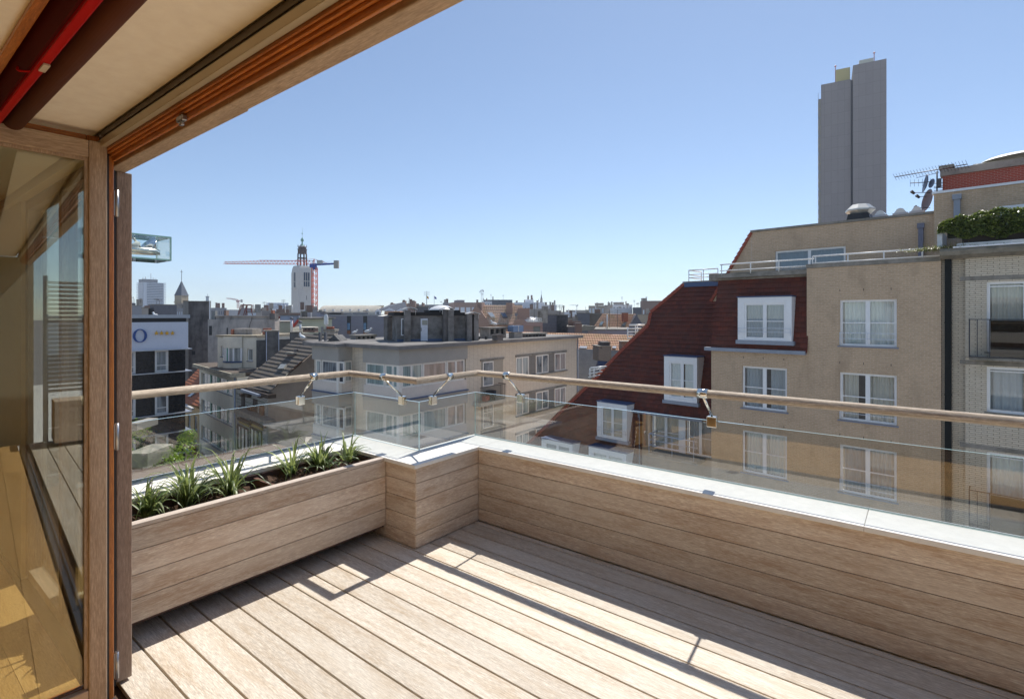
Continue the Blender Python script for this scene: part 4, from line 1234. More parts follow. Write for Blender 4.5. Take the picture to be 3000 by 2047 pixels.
for i in range(15000):
    x = rn.uniform(0, HL); f = min(1, x / 1.0)
    zt = (hz1 + (hz1b - hz1) * x / 4) - (ZC0 + .7); zt = zt * (.52 + .48 * f ** .6) + .05 * math.sin(x * 5) + .03 * math.sin(x * 13)
    zb = (hz0 - (ZC0 + .7)) * (1.0) + .07 * math.sin(x * 7) + .25 * (1 - f)
    side = rn.random()
    if side < .62: y, z = -.42 - .10 * math.sin(x * 6 + 1) + rn.uniform(-.07, .07), rn.uniform(zb, zt)
    elif side < .85: y, z = rn.uniform(-.45, .35), zt + rn.uniform(-.09, .05)
    else: y, z = rn.uniform(-.4, .35), rn.uniform(zb, zt)
    if z > zt - .12 and y < -.3: y += .12
    if x < .18: y *= .7
    s_ = rn.uniform(.035, .065); mb.cur = rn.random()
    a = Vector((rn.gauss(.1, .7), rn.gauss(.1, .8), rn.gauss(1.3, .7))).normalized(); t1 = a.orthogonal().normalized(); t1.rotate(Matrix.Rotation(rn.uniform(0, 6.28), 3, a)); t2 = a.cross(t1)
    c = Vector((x, y, z))
    mb.face([c - t1 * s_, c - t2 * s_ * .45 + a * .006, c + t1 * s_, c + t2 * s_ * .45 + a * .006])
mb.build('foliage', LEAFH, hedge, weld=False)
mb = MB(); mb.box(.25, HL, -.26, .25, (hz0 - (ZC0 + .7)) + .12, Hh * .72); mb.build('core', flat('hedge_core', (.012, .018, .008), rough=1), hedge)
gr = empty('weeds', W.O + Vector((0, 0, ZC0 + .35)) + W.e * -.3, W.a, label='dry and green weeds hanging over the cornice joint', cat='weeds')
mb = MB()
for i in range(900):
    mb.cur = rn.random(); x = rn.gauss(-.1, .38) if rn.random() < .7 else rn.uniform(-.3, 1.6)
    p = Vector((x, rn.uniform(-.1, .2), rn.uniform(-.02, .05))); d = Vector((rn.gauss(-.1, .5), rn.gauss(-.5, .4), rn.uniform(.1, .9))).normalized(); L = rn.uniform(.12, .4); pv_ = None
    for k in range(5):
        ww = .007 * (1 - k / 5) + .001; sdv = d.cross(Vector((0, 0, 1))).normalized() * ww
        if pv_: mb.face([pv_[0], pv_[1], p + sdv, p - sdv])
        pv_ = (p - sdv, p + sdv); p = p + d * L / 5; d = (d + Vector((0, 0, -.45))).normalized()
mb.build('blades', leafmat('weed_green', (.30, .20, .08), (.16, .22, .05), .3), gr, weld=False)

# red brick block above
REDB = brick('red_brick', (.33, .05, .03), (.24, .04, .028), (.36, .26, .22), .21, .075, .012, var=.2)
rbk = Bld('red_brick_block', 'red brick rooftop block with concrete coping behind the tan penthouse', 'building', qx('w', 710), 24.5, -43.3)
R_ = rbk
zt_r = R_.z(2890, qy('w', 262)); zb_r = zt_r - 6
R_.walls(REDB, 9, 6, zb_r, zt_r)
R_.box('coping', plaster('weathered_cap', (.33, .30, .27), var=.2, stain=(.12, .11, .10)), -.08, 9.2, -.12, .5, zt_r + .002, zt_r + .30)
R_.box('roof', STONE, .01, 9, .5, 6, zt_r - .3, zt_r - .01)
cx0, cx1 = R_.along(qx('w', 690)), R_.along(qx('w', 825))
zc_ = R_.z(2770, qy('w', 205))
R_.box('chimney', REDB, cx0, cx1, -.12 + .13, .9, zt_r + .303, zc_ - .1); R_.box('chimney_cap', STONE, cx0 - .08, cx1 + .1, -.08, 1, zc_ - .098, zc_ + .03)
sk = R_.along(qx('w', 1090)); mb = MB()
zs = zt_r + .33
mb.box(sk, sk + 3.6, 1.0, 2.5, zt_r, zs + .25); mb.lathe((sk + 1.8, 1.75, zs + .25), [(1.7, 0), (1.5, .12), (1.0, .2), (0, .26)], 20)
mb.build('rooflight', flat('milky_plastic', (.78, .76, .68), rough=.4), rbk.root)
mb = MB()
for k in range(14): mb.lathe((R_.along(qx('w', 870)) + .28 * k * rn.random() * 2, .7 + rn.random() * .4, zt_r + .3), [(0, .16 * rn.random() + .08), (.3, .0)], 7)
mb.build('plastic_sheet', flat('crumpled_sheet', (.8, .78, .74), rough=.5), rbk.root)
# aerials and dishes on the left end of the red block
an = empty('tv_aerial', R_.O + Vector((0, 0, zt_r - .6)) + R_.d * -.35, R_.a, label='long television aerial on a mast left of the red brick block', cat='aerial')
ps = lambda x, y, Yd: an_inv @ P(x, y, Yd)
bpy.context.view_layer.update()
an_inv = (Matrix.Translation(an.location) @ Matrix.Rotation(R_.a, 4, 'Z')).inverted()
DARKM = flat('dark_metal', (.10, .095, .10), rough=.5, metal=.6)
Ya = R_.O.y
A0, A1 = ps(*q('w', 95, 348), Ya + 1.4), ps(*q('w', 1030, 182), Ya - 1.2)
mb = MB(); mb.cyl(A0, A1, .022, n=6)
for k in range(24):
    c = A0.lerp(A1, k / 23); L = .18 + .12 * k / 23
    mb.cyl(c + Vector((-.05, -L, .13)), c + Vector((.05, L, -.13)), .008, n=4)
mb.cyl(A0.lerp(A1, .32) + Vector((0, 0, -.22)), A0.lerp(A1, .62) + Vector((0, 0, -.16)), .012, n=5)
mb.build('boom', DARKM, an)
mb = MB(); m0 = ps(*q('w', 640, 275), Ya); m1 = ps(*q('w', 600, 800), Ya); m1.x = m0.x; mb.cyl(m1, m0, .03, n=8)
mb.box(m0.x + .0, m0.x + .16, m0.y - .06, m0.y + .06, m0.z - .75, m0.z - .35)
mb.build('mast', DARKM, an)
mb = MB()
for yy in (430, 470, 490, 522): a_ = ps(*q('w', 600, yy), Ya); b_ = ps(*q('w', 712, yy - 6), Ya); mb.cyl(a_, b_, .018, n=5)
mb.build('wall_bracket', DARKM, an)
an2 = empty('tv_aerial', R_.O + Vector((0, 0, zt_r - 1.6)) + R_.d * -1.5, R_.a, label='short horizontal television aerial below the long one', cat='aerial')
an_inv = (Matrix.Translation(an2.location) @ Matrix.Rotation(R_.a, 4, 'Z')).inverted()
mb = MB(); a_, b_ = ps(*q('w', 295, 427), Ya), ps(*q('w', 610, 408), Ya); mb.cyl(a_, b_, .02, n=5)
for k in range(6): c = a_.lerp(b_, k / 6); mb.cyl(c + Vector((0, 0, -.17)), c + Vector((0, 0, .17)), .008, n=4)
mb.build('boom', DARKM, an2)
def dish(cx, cy, h, w_, Yd, label, arm=None, col=(.16, .10, .09)):
    c = P(*q('w', cx, cy), Yd); Rr = h / 2 / 4.405 / F * Yd
    e = empty('satellite_dish', c, 0, label=label, cat='dish', group='satellite dishes on the roof mast')
    mb = MB(); mb.lathe((0, 0, 0), [(0, 0), (Rr * .5, Rr * .05), (Rr * .85, Rr * .15), (Rr, Rr * .22)], 24)
    o = mb.build('reflector', flat('dish_' + str(len(MATS)), col, rough=.5), e)
    # the dish faces left and up a little
    th = math.acos(min(.98, w_ / h)); dirv = Vector((-.62, -.78, 0)) * math.cos(th) + Vector((-.78, .62, 0)) * math.sin(th) + Vector((0, 0, .18)); dirv.normalize()
    o.rotation_euler = dirv.to_track_quat('Z', 'Y').to_euler()
    sdm = o.modifiers.new('thick', 'SOLIDIFY'); sdm.thickness = .02
    if arm:
        for (ax_, ay_) in arm:
            p = P(*q('w', ax_, ay_), Yd - .3) - c
            mb = MB(); mb.cyl((0, 0, (cy - ay_) / 4.405 / F * Yd), p, .015, n=6); mb.build('arm', DARKM, e)
            mb = MB(); mb.cyl(p + Vector((-.08, 0, .06)), p + Vector((.06, 0, -.05)), .07, .05, n=10); mb.build('receiver', BLACK, e)
dish(548, 650, 285, 105, Ya - .6, 'largest rust brown satellite dish, lowest on the roof mast', [(330, 548), (378, 742)])
dish(518, 430, 230, 40, Ya - .2, 'narrow dark blue satellite dish seen edge on, left of the mast', [(395, 600)], (.12, .15, .22))
dish(585, 430, 120, 60, Ya - .1, 'small blue grey satellite dish just left of the mast', None, (.22, .28, .40))

# things on the penthouse roof of the tan house
zpr = ztop_p + .1
vc = tb.O + tb.d * tb.along(qx('T', 415), 3.6) + tb.e * 3.6
ve = empty('roof_ventilator', Vector((vc.x, vc.y, zpr - .1)), tb.a, label='faceted galvanised roof ventilator on a black tapered base', cat='ventilator')
sc_ = vc.y / F / 2.44
mb = MB(); h1 = 75 * sc_; b0, b1 = 78 * sc_, 60 * sc_
mb.prism([(-b0, -b0, 0), (b0, -b0, 0), (b1, -b0, h1), (-b1, -b0, h1)], (0, 2 * b0, 0)); mb.build('base', flat('black_base', (.012, .014, .02), rough=.5), ve)
mb = MB(); mb.lathe((0, 0, h1 - 15 * sc_), [(50 * sc_, 0), (92 * sc_, 40 * sc_), (92 * sc_, 50 * sc_), (55 * sc_, 85 * sc_), (0, 88 * sc_)], 8, smooth=False); mb.build('cowl', flat('galvanised', (.55, .54, .50), rough=.4, metal=.5), ve)
for (xa, xb, lab) in ((505, 605, 'low clear roof dome nearest the black ventilator'), (645, 755, 'low clear roof dome in the middle of the parapet row'), (765, 870, 'low clear roof dome nearest the dishes')):
    a_ = tb.along(qx('T', xa), 3.2); c_ = tb.along(qx('T', xb), 3.2)
    e = empty('roof_dome', tb.O + tb.d * a_ + tb.e * 3.2 + Vector((0, 0, zpr - .1)), tb.a, label=lab, cat='rooflight', group='clear roof domes behind the parapet')
    L_ = c_ - a_; mb = MB(); mb.box(0, L_, 0, 1, 0, .3); mb.build('kerb', flat('kerb_grey', (.4, .42, .46)), e)
    mb = MB(); mb.prism([(.05, .02, .302), (L_ - .05, .02, .302), (L_ - .15, .02, .46), (L_ * .5, .02, .5), (.15, .02, .46)], (0, .9, 0)); mb.build('dome', flat('dome_plastic', (.6, .62, .62), rough=.2), e)

# ================================================================== grey residential tower
tw = Bld('concrete_tower', 'tall windowless grey concrete apartment tower rising behind the brick house', 'tower', qx('T', 355), 175, -30.6)
CON = brick('tower_panels', (.30, .265, .255), (.27, .24, .232), (.19, .168, .165), 1.95, 3.9, .05, var=.08, bmp=.15, off=0, stain=(.30, .265, .25))
wR = tw.along(qx('T', 603)); zR = tw.z(qx('T', 362), qy('T', 152)); zL = tw.z(qx('T', 355), qy('T', 248), 1.2)
x0L = tw.along(qx('T', 135), 1.2)
tw.box('shaft', CON, .35, wR, 0, 14, GRD, zR, weld=False); tw.box('shaft', CON, x0L, -.25, 1.2, 13, GRD, zL, weld=False)
tw.box('joint', flat('joint_grey', (.10, .10, .12)), -.249, .349, 2.2, 10, GRD, zL)
tw.box('roof_house', flat('yellow_panel', (.55, .46, .20), rough=.7), tw.along(qx('T', 240), 2), -.4, 2, 11, zL + .003, tw.z(qx('T', 300), qy('T', 172), 2))
tw.box('roof_house', flat('pale_panel', (.62, .60, .50), rough=.7), tw.along(qx('T', 408), 2), tw.along(qx('T', 510), 2), 2, 11, zR + .003, tw.z(qx('T', 460), qy('T', 106), 2))
tw.box('side_wall', flat('side_grey', (.40, .36, .30)), x0L - .7, x0L - .02, 3.6, 12.4, GRD, zL - 4, weld=False)
for k in range(24):
    z = zL - 4 - k * 3.2
    mb = MB(); mb.box(x0L - .9, x0L - .01, 3.5, 12.5, z - .25, z); mb.box(x0L - .9, x0L - .8, 3.5, 12.5, z, z + 2.2)
    mb.build('balcony', flat('cream_balcony', (.52, .44, .30), rough=.8) if k % 2 else flat('grey_balcony', (.30, .32, .36)), tw.root)
for k in range(24):
    z = zR - 10 - k * 3.2
    mb = MB(); mb.box(wR + .01, wR + .25, 3.5, 12.5, z - .3, z); mb.build('ledge', flat('ledge_grey', (.3, .29, .3)), tw.root)
for (px_, py0, py1, lab) in ((238, 158, 215, 'left'), (515, 62, 115, 'right')):
    s_ = tw.along(qx('T', px_), 3); za, zb = tw.z(qx('T', px_), qy('T', py0), 3), tw.z(qx('T', px_), qy('T', py1), 3)
    mb = MB(); mb.cyl((s_, 3, zb - 4), (s_, 3, za), .12, n=5); mb.lathe((s_, 3, za), [(0, -.4), (.4, 0), (0, .4)], 8); mb.build('warning_light_mast', flat('mast_red', (.5, .2, .2)), tw.root)
# ================================================================== middle ground
def pb(b, name, mat, k, x0, x1, yt, yb, off, dep, parent=None, zb=None):
    """box part placed on the plane y=off of a building, measured in the zoom window k"""
    X0, X1 = qx(k, x0), qx(k, x1); xm = (X0 + X1) / 2
    a, c = b.along(X0, off), b.along(X1, off)
    z1 = b.z(xm, qy(k, yt), off); z0 = b.z(xm, qy(k, yb), off) if zb is None else zb
    return b.box(name, mat, min(a, c), max(a, c), off, off + dep, min(z0, z1), max(z0, z1), parent=parent, weld=False)
GROOF = plaster('gravel_roof', (.34, .29, .22), var=.3, scale=2, fine=40, stain=(.40, .33, .12), stain_amt=.4)
CONC = plaster('stained_concrete', (.42, .375, .325), var=.3, scale=1.3, stain=(.085, .07, .05), stain_amt=.75, streak=1)
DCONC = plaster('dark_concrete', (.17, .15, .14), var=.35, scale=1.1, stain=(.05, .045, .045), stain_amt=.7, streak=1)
CREAM = plaster('cream_plaster', (.82, .76, .62), var=.05, scale=1.5, stain=(.60, .54, .42), stain_amt=.35, streak=1)
GREYP = plaster('grey_plaster', (.38, .335, .295), var=.12, scale=1.2, stain=(.24, .215, .2), stain_amt=.4)
GBAND = plaster('grey_band', (.43, .395, .35), var=.06, scale=1, bmp=.03)
PINKP = plaster('pale_spandrel', (.76, .66, .57), var=.05, bmp=.03)
PWH = flat('cream_frame', (.84, .78, .70), rough=.5)
SLATE = tiles('lozenge_slate', (.16, .155, .17), (.12, .12, .135), (.30, .29, .29), .42, .42, wave=False, off=.5, bmp=.4)
DSLATE = plaster('dark_slates', (.10, .098, .10), var=.35, scale=2.5, stain=(.19, .18, .16), stain_amt=.4)
PANT = tiles('orange_pantile', (.66, .38, .24), (.54, .29, .17), (.34, .17, .10), .24, .32, moss=(.36, .27, .10), moss_amt=.55)
PANTL = tiles('faded_pantile', (.74, .52, .38), (.64, .42, .29), (.44, .27, .18), .24, .32, moss=(.42, .34, .15), moss_amt=.5)
DPANT = tiles('brown_pantile', (.15, .125, .10), (.115, .095, .08), (.05, .04, .035), .26, .34, moss=(.22, .17, .09), moss_amt=.35)
PINKB = brick('pink_brick', (.38, .24, .185), (.33, .205, .16), (.42, .33, .28), .21, .07, .012, var=.15, bmp=.1)
BRNB = brick('brown_brick', (.25, .15, .11), (.20, .12, .09), (.22, .17, .14), .21, .07, .012, var=.2, bmp=.1)

# ---- grey banded corner building straight ahead
PLB = brick('cream_long_brick', (.80, .68, .54), (.72, .60, .47), (.42, .33, .25), .42, .085, .012, var=.1, off=0, bmp=.3)
gb = Bld('corner_apartment_building', 'corner apartment house with grey bands, cream window strips and flat roof straight ahead', 'building', 1169, 29.3, 52)
sR, tL = gb.along(qx('C', 1612)), gb.along(qx('C', 610), 0, 'L')
zRf = gb.z(1169, qy('C', 575)); zb1_, zw0, zw1 = gb.z(1169, qy('C', 727)), gb.z(1169, qy('C', 955)), gb.z(1169, qy('C', 738))
zb2 = gb.z(1169, qy('C', 1212)); DZ = zb1_ - zb2
sEnd = gb.along(qx('D', 895), .35)
gb.box('roof_slab', plaster('roof_edge', (.22, .20, .185), var=.2), -.35, sEnd + .35, -.35, gb.along(886, -.35, 'L'), zRf + .002, zRf + .22)
gb.box('brick_wall', PLB, sR + .002, sEnd, .10, 9, GRD, zRf, weld=False)
gb.box('brick_wall', PLB, .35, 6, .35, gb.along(921, .35, 'L'), GRD, zRf - .002, weld=False)
def bay(O_b, sw, tw_, stripsR, stripsL, rows, par):
    """banded bay: grey bands, cream strips with mullions, pale spandrels"""
    b = Bld.__new__(Bld); b.O, b.a, b.d, b.e, b.root, b.holes = O_b, gb.a, gb.d, gb.e, par, {'R': [], 'L': []}
    b.holes = {'R': [], 'L': []}
    for k in range(rows):
        o_ = -k * DZ
        mb = MB(); mb.box(-.04, sw + .02, -.04, tw_, zb1_ + o_, (zRf if k == 0 else zb1_ + o_ + (zRf - zb1_) * .92) - .01); mb.build('grey_band', GBAND, par)
        if k: 
            mb = MB(); mb.box(-.12, sw + .05, -.12, tw_, zb1_ + o_ + (zRf - zb1_) * .92 - .008, zb1_ + o_ + (zRf - zb1_) * .92 + .05); mb.build('lead_edge', LEAD, par)
        for face, st in (('R', stripsR), ('L', stripsL)):
            for (a, c, cs, pn) in st:
                b.window(face, (a, c, zw0 + o_, zb1_ + o_ - .003), rec=.03, cols=cs, fw=.10, mw=.15, mat=PWH, pane=pn[k % len(pn)], hole=False, fd=.10)
        mb = MB(); mb.box(.02, sw, .02, tw_, zw0 + o_ - (DZ - (zRf - zb1_) * .92 - (zb1_ - zw0)) - .0, zw0 + o_ - .002); mb.build('spandrel', PINKP, par)
        mb = MB(); mb.box(.25, sw, .25, tw_, zw0 + o_ - .2, zb1_ + o_ + .1); mb.build('inner_wall', GREYP, par)
    mb = MB(); mb.box(.0, .22, .0, .22, GRD, zRf - .3); mb.build('corner_post', PWH, par)
def fx(b, face, k, x): return b.along(qx(k, x), 0, face)
def cols_of(b, face, k, x0, x1, ms):
    a, c = fx(b, face, k, x0), fx(b, face, k, x1)
    return (min(a, c), max(a, c), [(fx(b, face, k, m) - min(a, c)) / abs(c - a) for m in ms])
s1 = cols_of(gb, 'R', 'C', 985, 1186, [1080]); s2 = cols_of(gb, 'R', 'C', 1190, 1418, []); s3 = cols_of(gb, 'R', 'C', 1422, 1592, [1510])
l1 = cols_of(gb, 'L', 'C', 630, 810, []); l2 = cols_of(gb, 'L', 'C', 814, 955, [888])
PANEP = pane_mat('pane_pink', (.44, .34, .30), (.10, .10, .10), .5, folds=3)
bay(gb.O, sR, tL, [(*s1, (PANE3, PANE3)), (*s2, (PANEP, PANE3)), (*s3, (PANEP, PANEP))], [(*l1, (PANE3, PANE3)), (*l2, (PANE3, PANE3))], 3, gb.root)
# second bay further left
kx = (qx('C', 418) - CX) / F
o2 = gb.O - gb.d * .25; t2 = (kx * o2.y - o2.x) / (gb.e.x - kx * gb.e.y); O2 = o2 + gb.e * t2 - gb.d * .35
g2 = empty('bay', gb.root.matrix_world @ Vector((0, 0, 0)), 0)
bpy.data.objects.remove(g2)
b2 = Bld.__new__(Bld); b2.O, b2.a, b2.d, b2.e, b2.holes = O2, gb.a, gb.d, gb.e, {'R': [], 'L': []}
loc = Vector(((O2 - gb.O).dot(gb.d), (O2 - gb.O).dot(gb.e), 0))
_box0, _mk = MB.box, None
class OffRoot: pass
b2.root = empty('bay', loc, 0, parent=gb.root)
t_l = b2.along(qx('C', 118), 0, 'L'); s_r = b2.along(qx('C', 517))
q1 = cols_of(b2, 'L', 'C', 145, 195, []); q2 = cols_of(b2, 'L', 'C', 203, 355, []); q3 = cols_of(b2, 'L', 'C', 362, 418, []); q4 = cols_of(b2, 'R', 'C', 432, 508, [])
bay(O2, s_r, t_l, [(*q4, (PANE, PANE2))], [(*q1, (PANE, PANE)), (*q2, (PANE2, PANE2)), (*q3, (PANE2, PANE2))], 3, b2.root)
b2.box('roof_slab', MATS['roof_edge'], -.35, 2, -.30, t_l + .4, zRf + .004, zRf + .20)
# right part: windows, panels and balconies in the long-brick wall
GPAN = brick('grey_tile_panel', (.24, .22, .195), (.22, .20, .18), (.16, .145, .13), .22, .42, .012, var=.1, off=0, bmp=.1)
H0, H1 = gb.z(qx('D', 590), qy('D', 835), .10), gb.z(qx('D', 590), qy('D', 663), .10)
for k in range(3):
    o_ = -k * DZ
    for i, (xa, xb, pn) in enumerate(((350, 470, PANE), (536, 652, PANE2), (710, 812, PANEP))):
        a, c = gb.along(qx('D', xa), .1), gb.along(qx('D', xb), .1)
        gb.window('R', (a, c, H0 + o_, H1 + o_), rec=-.05, off=.10, cols=2, fw=.09, mat=PWH, pane=pn, hole=False, fd=.05)
    for (xa, xb) in ((472, 534), (654, 708)):
        a, c = gb.along(qx('D', xa), .1), gb.along(qx('D', xb), .1)
        gb.box('panel', GPAN, a, c, .085, .0985, H0 + o_, H1 + o_)
    a, c = gb.along(qx('D', 348), .1), gb.along(qx('D', 822), .1)
    gb.box('lintel', STONE, a, c, .03, .099, H1 + o_ + .01, H1 + o_ + .16); gb.box('sill', STONE, a, c, -.05, .099, H0 + o_ - .10, H0 + o_ - .01)
    # loggia
    a, c = gb.along(qx('D', 30), .1), gb.along(qx('D', 232), .1)
    zl0, zl1 = H0 + o_ - 1.2, H1 + o_ - .02
    gb.box('loggia_back', flat('loggia_shade', (.42, .37, .30), rough=.9), a, c, .075, .0985, zl0, zl1)
    gb.window('R', (a + .1, a + (c - a) * .52, zl0 + .9, zl1 - .05), rec=-.085, off=.10, cols=1, bars=(.62,), fw=.08, mat=PWH, pane=PANE2, hole=False, fd=.04)
    gb.box('lintel', STONE, a - .1, c + .1, .03, .099, zl1 + .01, zl1 + .13)
    a0 = gb.along(qx('D', 22), -.55); c0 = gb.along(qx('D', 258), -.55)
    gb.box('balcony', plaster('balcony_edge', (.50, .44, .38), var=.1), a0, c0, -.6, .098, zl0 - .25, zl0 - .02)
    mb = MB()
    zt_b = zl0 + 1.0
    mb.bar((a0, -.57, zt_b), (c0, -.57, zt_b), .03); mb.bar((a0, -.57, zl0 + .05), (c0, -.57, zl0 + .05), .02); mb.bar((c0, -.57, zt_b), (c0, .1, zt_b), .03)
    for i in range(26): xx = a0 + (c0 - a0) * i / 25; mb.bar((xx, -.57, zl0), (xx, -.57, zt_b), .014)
    for i in range(6): mb.bar((c0, -.57 + i * .12, zl0), (c0, -.57 + i * .12, zt_b), .014)
    mb.build('balcony_railing', flat('dark_iron', (.03, .03, .035), rough=.5), gb.root)
    if k == 0:
        pt = gb.root
        e = empty('plant_tub', gb.O + gb.d * (a0 + (c0 - a0) * .55) + gb.e * -.25 + Vector((0, 0, zl0)), gb.a, label='black tub standing on the upper balcony of the corner house', cat='tub')
        mb = MB(); mb.lathe((0, 0, 0), [(0, 0), (.28, 0), (.36, .62), (.33, .62), (.3, .5), (0, .5)], 16); mb.build('tub', BLACK, e)
        e = empty('red_crate', gb.O + gb.d * (a0 + (c0 - a0) * .32) + gb.e * -.3 + Vector((0, 0, zl0)), gb.a, label='small red crate on the balcony floor beside the black tub', cat='crate')
        mb = MB(); mb.box(-.2, .2, -.15, .15, 0, .02); mb.box(-.2, .2, -.15, -.13, .02, .35); mb.box(-.2, .2, .13, .15, .02, .35); mb.box(-.2, -.18, -.13, .13, .02, .35); mb.box(.18, .2, -.13, .13, .02, .35); mb.build('crate', flat('red_plastic', (.5, .06, .03)), e)
mb = MB(); mb.cyl((sEnd + .06, .04, GRD), (sEnd + .06, .04, zRf), .06, n=8); mb.build('downpipe', ZINC, gb.root)
gb.box('roof_felt', plaster('grey_felt', (.21, .195, .18), var=.2, scale=.8, stain=(.13, .12, .11)), 0.0, sEnd, .0, gb.along(892, 0, 'L'), zRf + .222, zRf + .235)

# ---- roof house of the corner building
rh = Bld('roof_house', 'stained concrete stair house with chimneys and white door on the corner roof', 'roof house', qx('c', 463), 33.6, 20)
zr0 = zRf + .236
zrt = rh.z(qx('c', 900), qy('c', 578))
xw = rh.along(qx('c', 1600))
CONC0 = CONC; CONC = plaster('mottled_concrete', (.25, .228, .21), var=.35, scale=1.6, stain=(.075, .06, .045), stain_amt=.8)
rh.box('wall', CONC, 0, xw, 0, 2.6, zr0, zrt, weld=False)
rh.box('roof_edge', flat('black_felt', (.025, .023, .022), rough=.9), -.25, xw - .2, -.12, 2.7, zrt + .002, zrt + .22)
rh.box('skirting', LEAD, -.01, xw, -.03, -.001, zr0, zr0 + .14)
pb(rh, 'door', flat('white_door', (.74, .75, .80), rough=.5), 'c', 845, 957, 625, 1050, -.05, .045, zb=zr0 + .02)
pb(rh, 'door_pane', flat('wired_glass', (.34, .33, .28), rough=.3), 'c', 868, 953, 652, 730, -.062, .01)
pb(rh, 'door_handle', BLACK, 'c', 850, 858, 775, 830, -.075, .02)
a, c = rh.along(qx('c', 525)), rh.along(qx('c', 600)); rh.window('R', (a, c, rh.z(qx('c', 560), qy('c', 900)), rh.z(qx('c', 560), qy('c', 625))), rec=-.06, cols=1, fw=.06, pane=PANE2, hole=False, sill=STONE)
pb(rh, 'chimney', CONC, 'c', 585, 682, 492, 1050, -.55, .54, zb=zr0)
pb(rh, 'chimney', DCONC, 'c', 1215, 1290, 478, 1040, -.45, .44, zb=zr0); pb(rh, 'chimney', CONC, 'c', 1292, 1382, 478, 1030, -.65, .64, zb=zr0)
pb(rh, 'chimney', CONC, 'c', 1600, 1678, 552, 1010, -.5, 1.2, zb=zr0); pb(rh, 'chimney', CONC, 'c', 1712, 1785, 556, 1005, -.4, 1.1, zb=zr0); pb(rh, 'chimney', CONC, 'c', 1680, 1710, 560, 1005, .2, 1.0, zb=zr0)
SHEET = flat('pale_sheet_metal', (.70, .68, .64), rough=.45, metal=.3)
def cowl(b, k, x0, x1, yt, yb, off, dep, legs=True, dome=False):
    a, c = b.along(qx(k, x0), off), b.along(qx(k, x1), off); z1 = b.z(qx(k, (x0 + x1) / 2), qy(k, yt), off); z0 = b.z(qx(k, (x0 + x1) / 2), qy(k, yb), off)
    mb = MB(); n = 10; R = []
    for i in range(n + 1):
        f = i / n; R.append((a + (c - a) * f, z0 + (z1 - z0) * math.sin(math.pi * f)))
    for (p, r) in zip(R, R[1:]):
        mb.face([(p[0], off, p[1]), (r[0], off, r[1]), (r[0], off + dep, r[1]), (p[0], off + dep, p[1])], 0, True)
        mb.face([(p[0], off, p[1] - .04), (r[0], off, r[1] - .04), (r[0], off + dep, r[1] - .04), (p[0], off + dep, p[1] - .04)], 0, True)
        mb.face([(p[0], off, p[1] - .04), (r[0], off, r[1] - .04), (r[0], off, r[1]), (p[0], off, p[1])])
    if legs:
        for xx in (a + .12, c - .12):
            for yy in (off + .08, off + dep - .08): mb.cyl((xx, yy, z0 - .35), (xx, yy, z0 + .02), .015, n=5)
    return mb.build('cowl', SHEET, b.root)
cowl(rh, 'c', 555, 795, 440, 474, -.6, .9); cowl(rh, 'c', 1170, 1400, 440, 470, -.7, .9); cowl(rh, 'c', 1600, 1815, 520, 548, -.55, .9); cowl(rh, 'c', 1470, 1680, 520, 548, .4, .9)
dc = rh.along(qx('c', 1195), 2); dz_ = rh.z(qx('c', 1195), qy('c', 490), 2); rr_ = (rh.along(qx('c', 1440), 2) - rh.along(qx('c', 955), 2)) / 2
rh.box('dome_kerb', MATS['black_felt'], dc - rr_, dc + rr_, 1.2, 3.2, zrt + .223, dz_)
mb = MB()
for k in range(12):
    pass
mb.lathe((0, 0, 0), [(1, 0), (.97, .12), (.8, .5), (.5, .82), (.2, .97), (0, 1)], 24)
o = mb.build('rooflight', flat('pale_dome', (.80, .79, .76), rough=.3), rh.root); o.location = (dc, 2.2, dz_); o.scale = (rr_ * .85, .95, rh.z(qx('c', 1195), qy('c', 408), 2) - dz_)
st = Bld('chimney_stack', 'free standing concrete chimney stack with metal cover left of the roof house', 'chimney', qx('c', 305), 36, 44)
a, dl = st.along(qx('c', 452)), st.along(qx('c', 245), 0, 'L')
zst = st.z(qx('c', 305), qy('c', 600))
st.box('stack', CONC, 0, a, 0, dl, zr0, zst, weld=False); cowl(st, 'c', 225, 462, 568, 585, -.1, dl + .2, legs=False); pb(st, 'opening', BLACK, 'c', 325, 385, 590, 602, -.01, .009)
CONC = CONC0
# vents on the same roof
def louvre_chimney(name, label, k, x0, x1, yt, yb, Y, a, cap=0.12, n=4, mat=None, group=None):
    b = Bld(name, label, 'chimney', qx(k, x0), Y, a, group=group)
    w_ = b.along(qx(k, x1)); z1, z0 = b.z(qx(k, (x0 + x1) / 2), qy(k, yt)), b.z(qx(k, (x0 + x1) / 2), qy(k, yb)); h = z1 - z0
    m = mat or CONC; dp = min(1.0, w_ * .8)
    b.box('base', m, 0, w_, 0, dp, z0, z0 + h * .45, weld=False)
    for i in range(n + 1):
        xx = (w_ - .14) * i / n; b.box('pier', m, xx, xx + .14, 0, dp, z0 + h * .452, z1 - cap - .002, weld=False)
    b.box('cap', STONE, -.08, w_ + .08, -.08, dp + .08, z1 - cap, z1)
    b.box('flue', BLACK, .15, w_ - .15, .15, dp - .05, z0 + h * .452, z1 - cap - .005)
    return b
louvre_chimney('roof_vent_chimney', 'concrete vent chimney with square openings under the perched gull', 'c', 1950, 2228, 765, 975, 38, 44, n=3)
louvre_chimney('roof_vent_chimney', 'long dark vent chimney with five openings near the corner roof end', 'd', 388, 705, 683, 775, 40, 44, n=6, mat=DCONC)
louvre_chimney('roof_vent_chimney', 'low concrete vent chimney left of the free standing stack', 'b', 1900, 2215, 888, 1005, 36.5, 40, n=4)
cwl = Bld('twin_cowl', 'blue grey twin metal cowl box on a concrete stub', 'chimney', qx('d', 237), 38.6, 44)
pb(cwl, 'stub', CONC, 'd', 237, 360, 672, 790, 0, .6, zb=zr0)
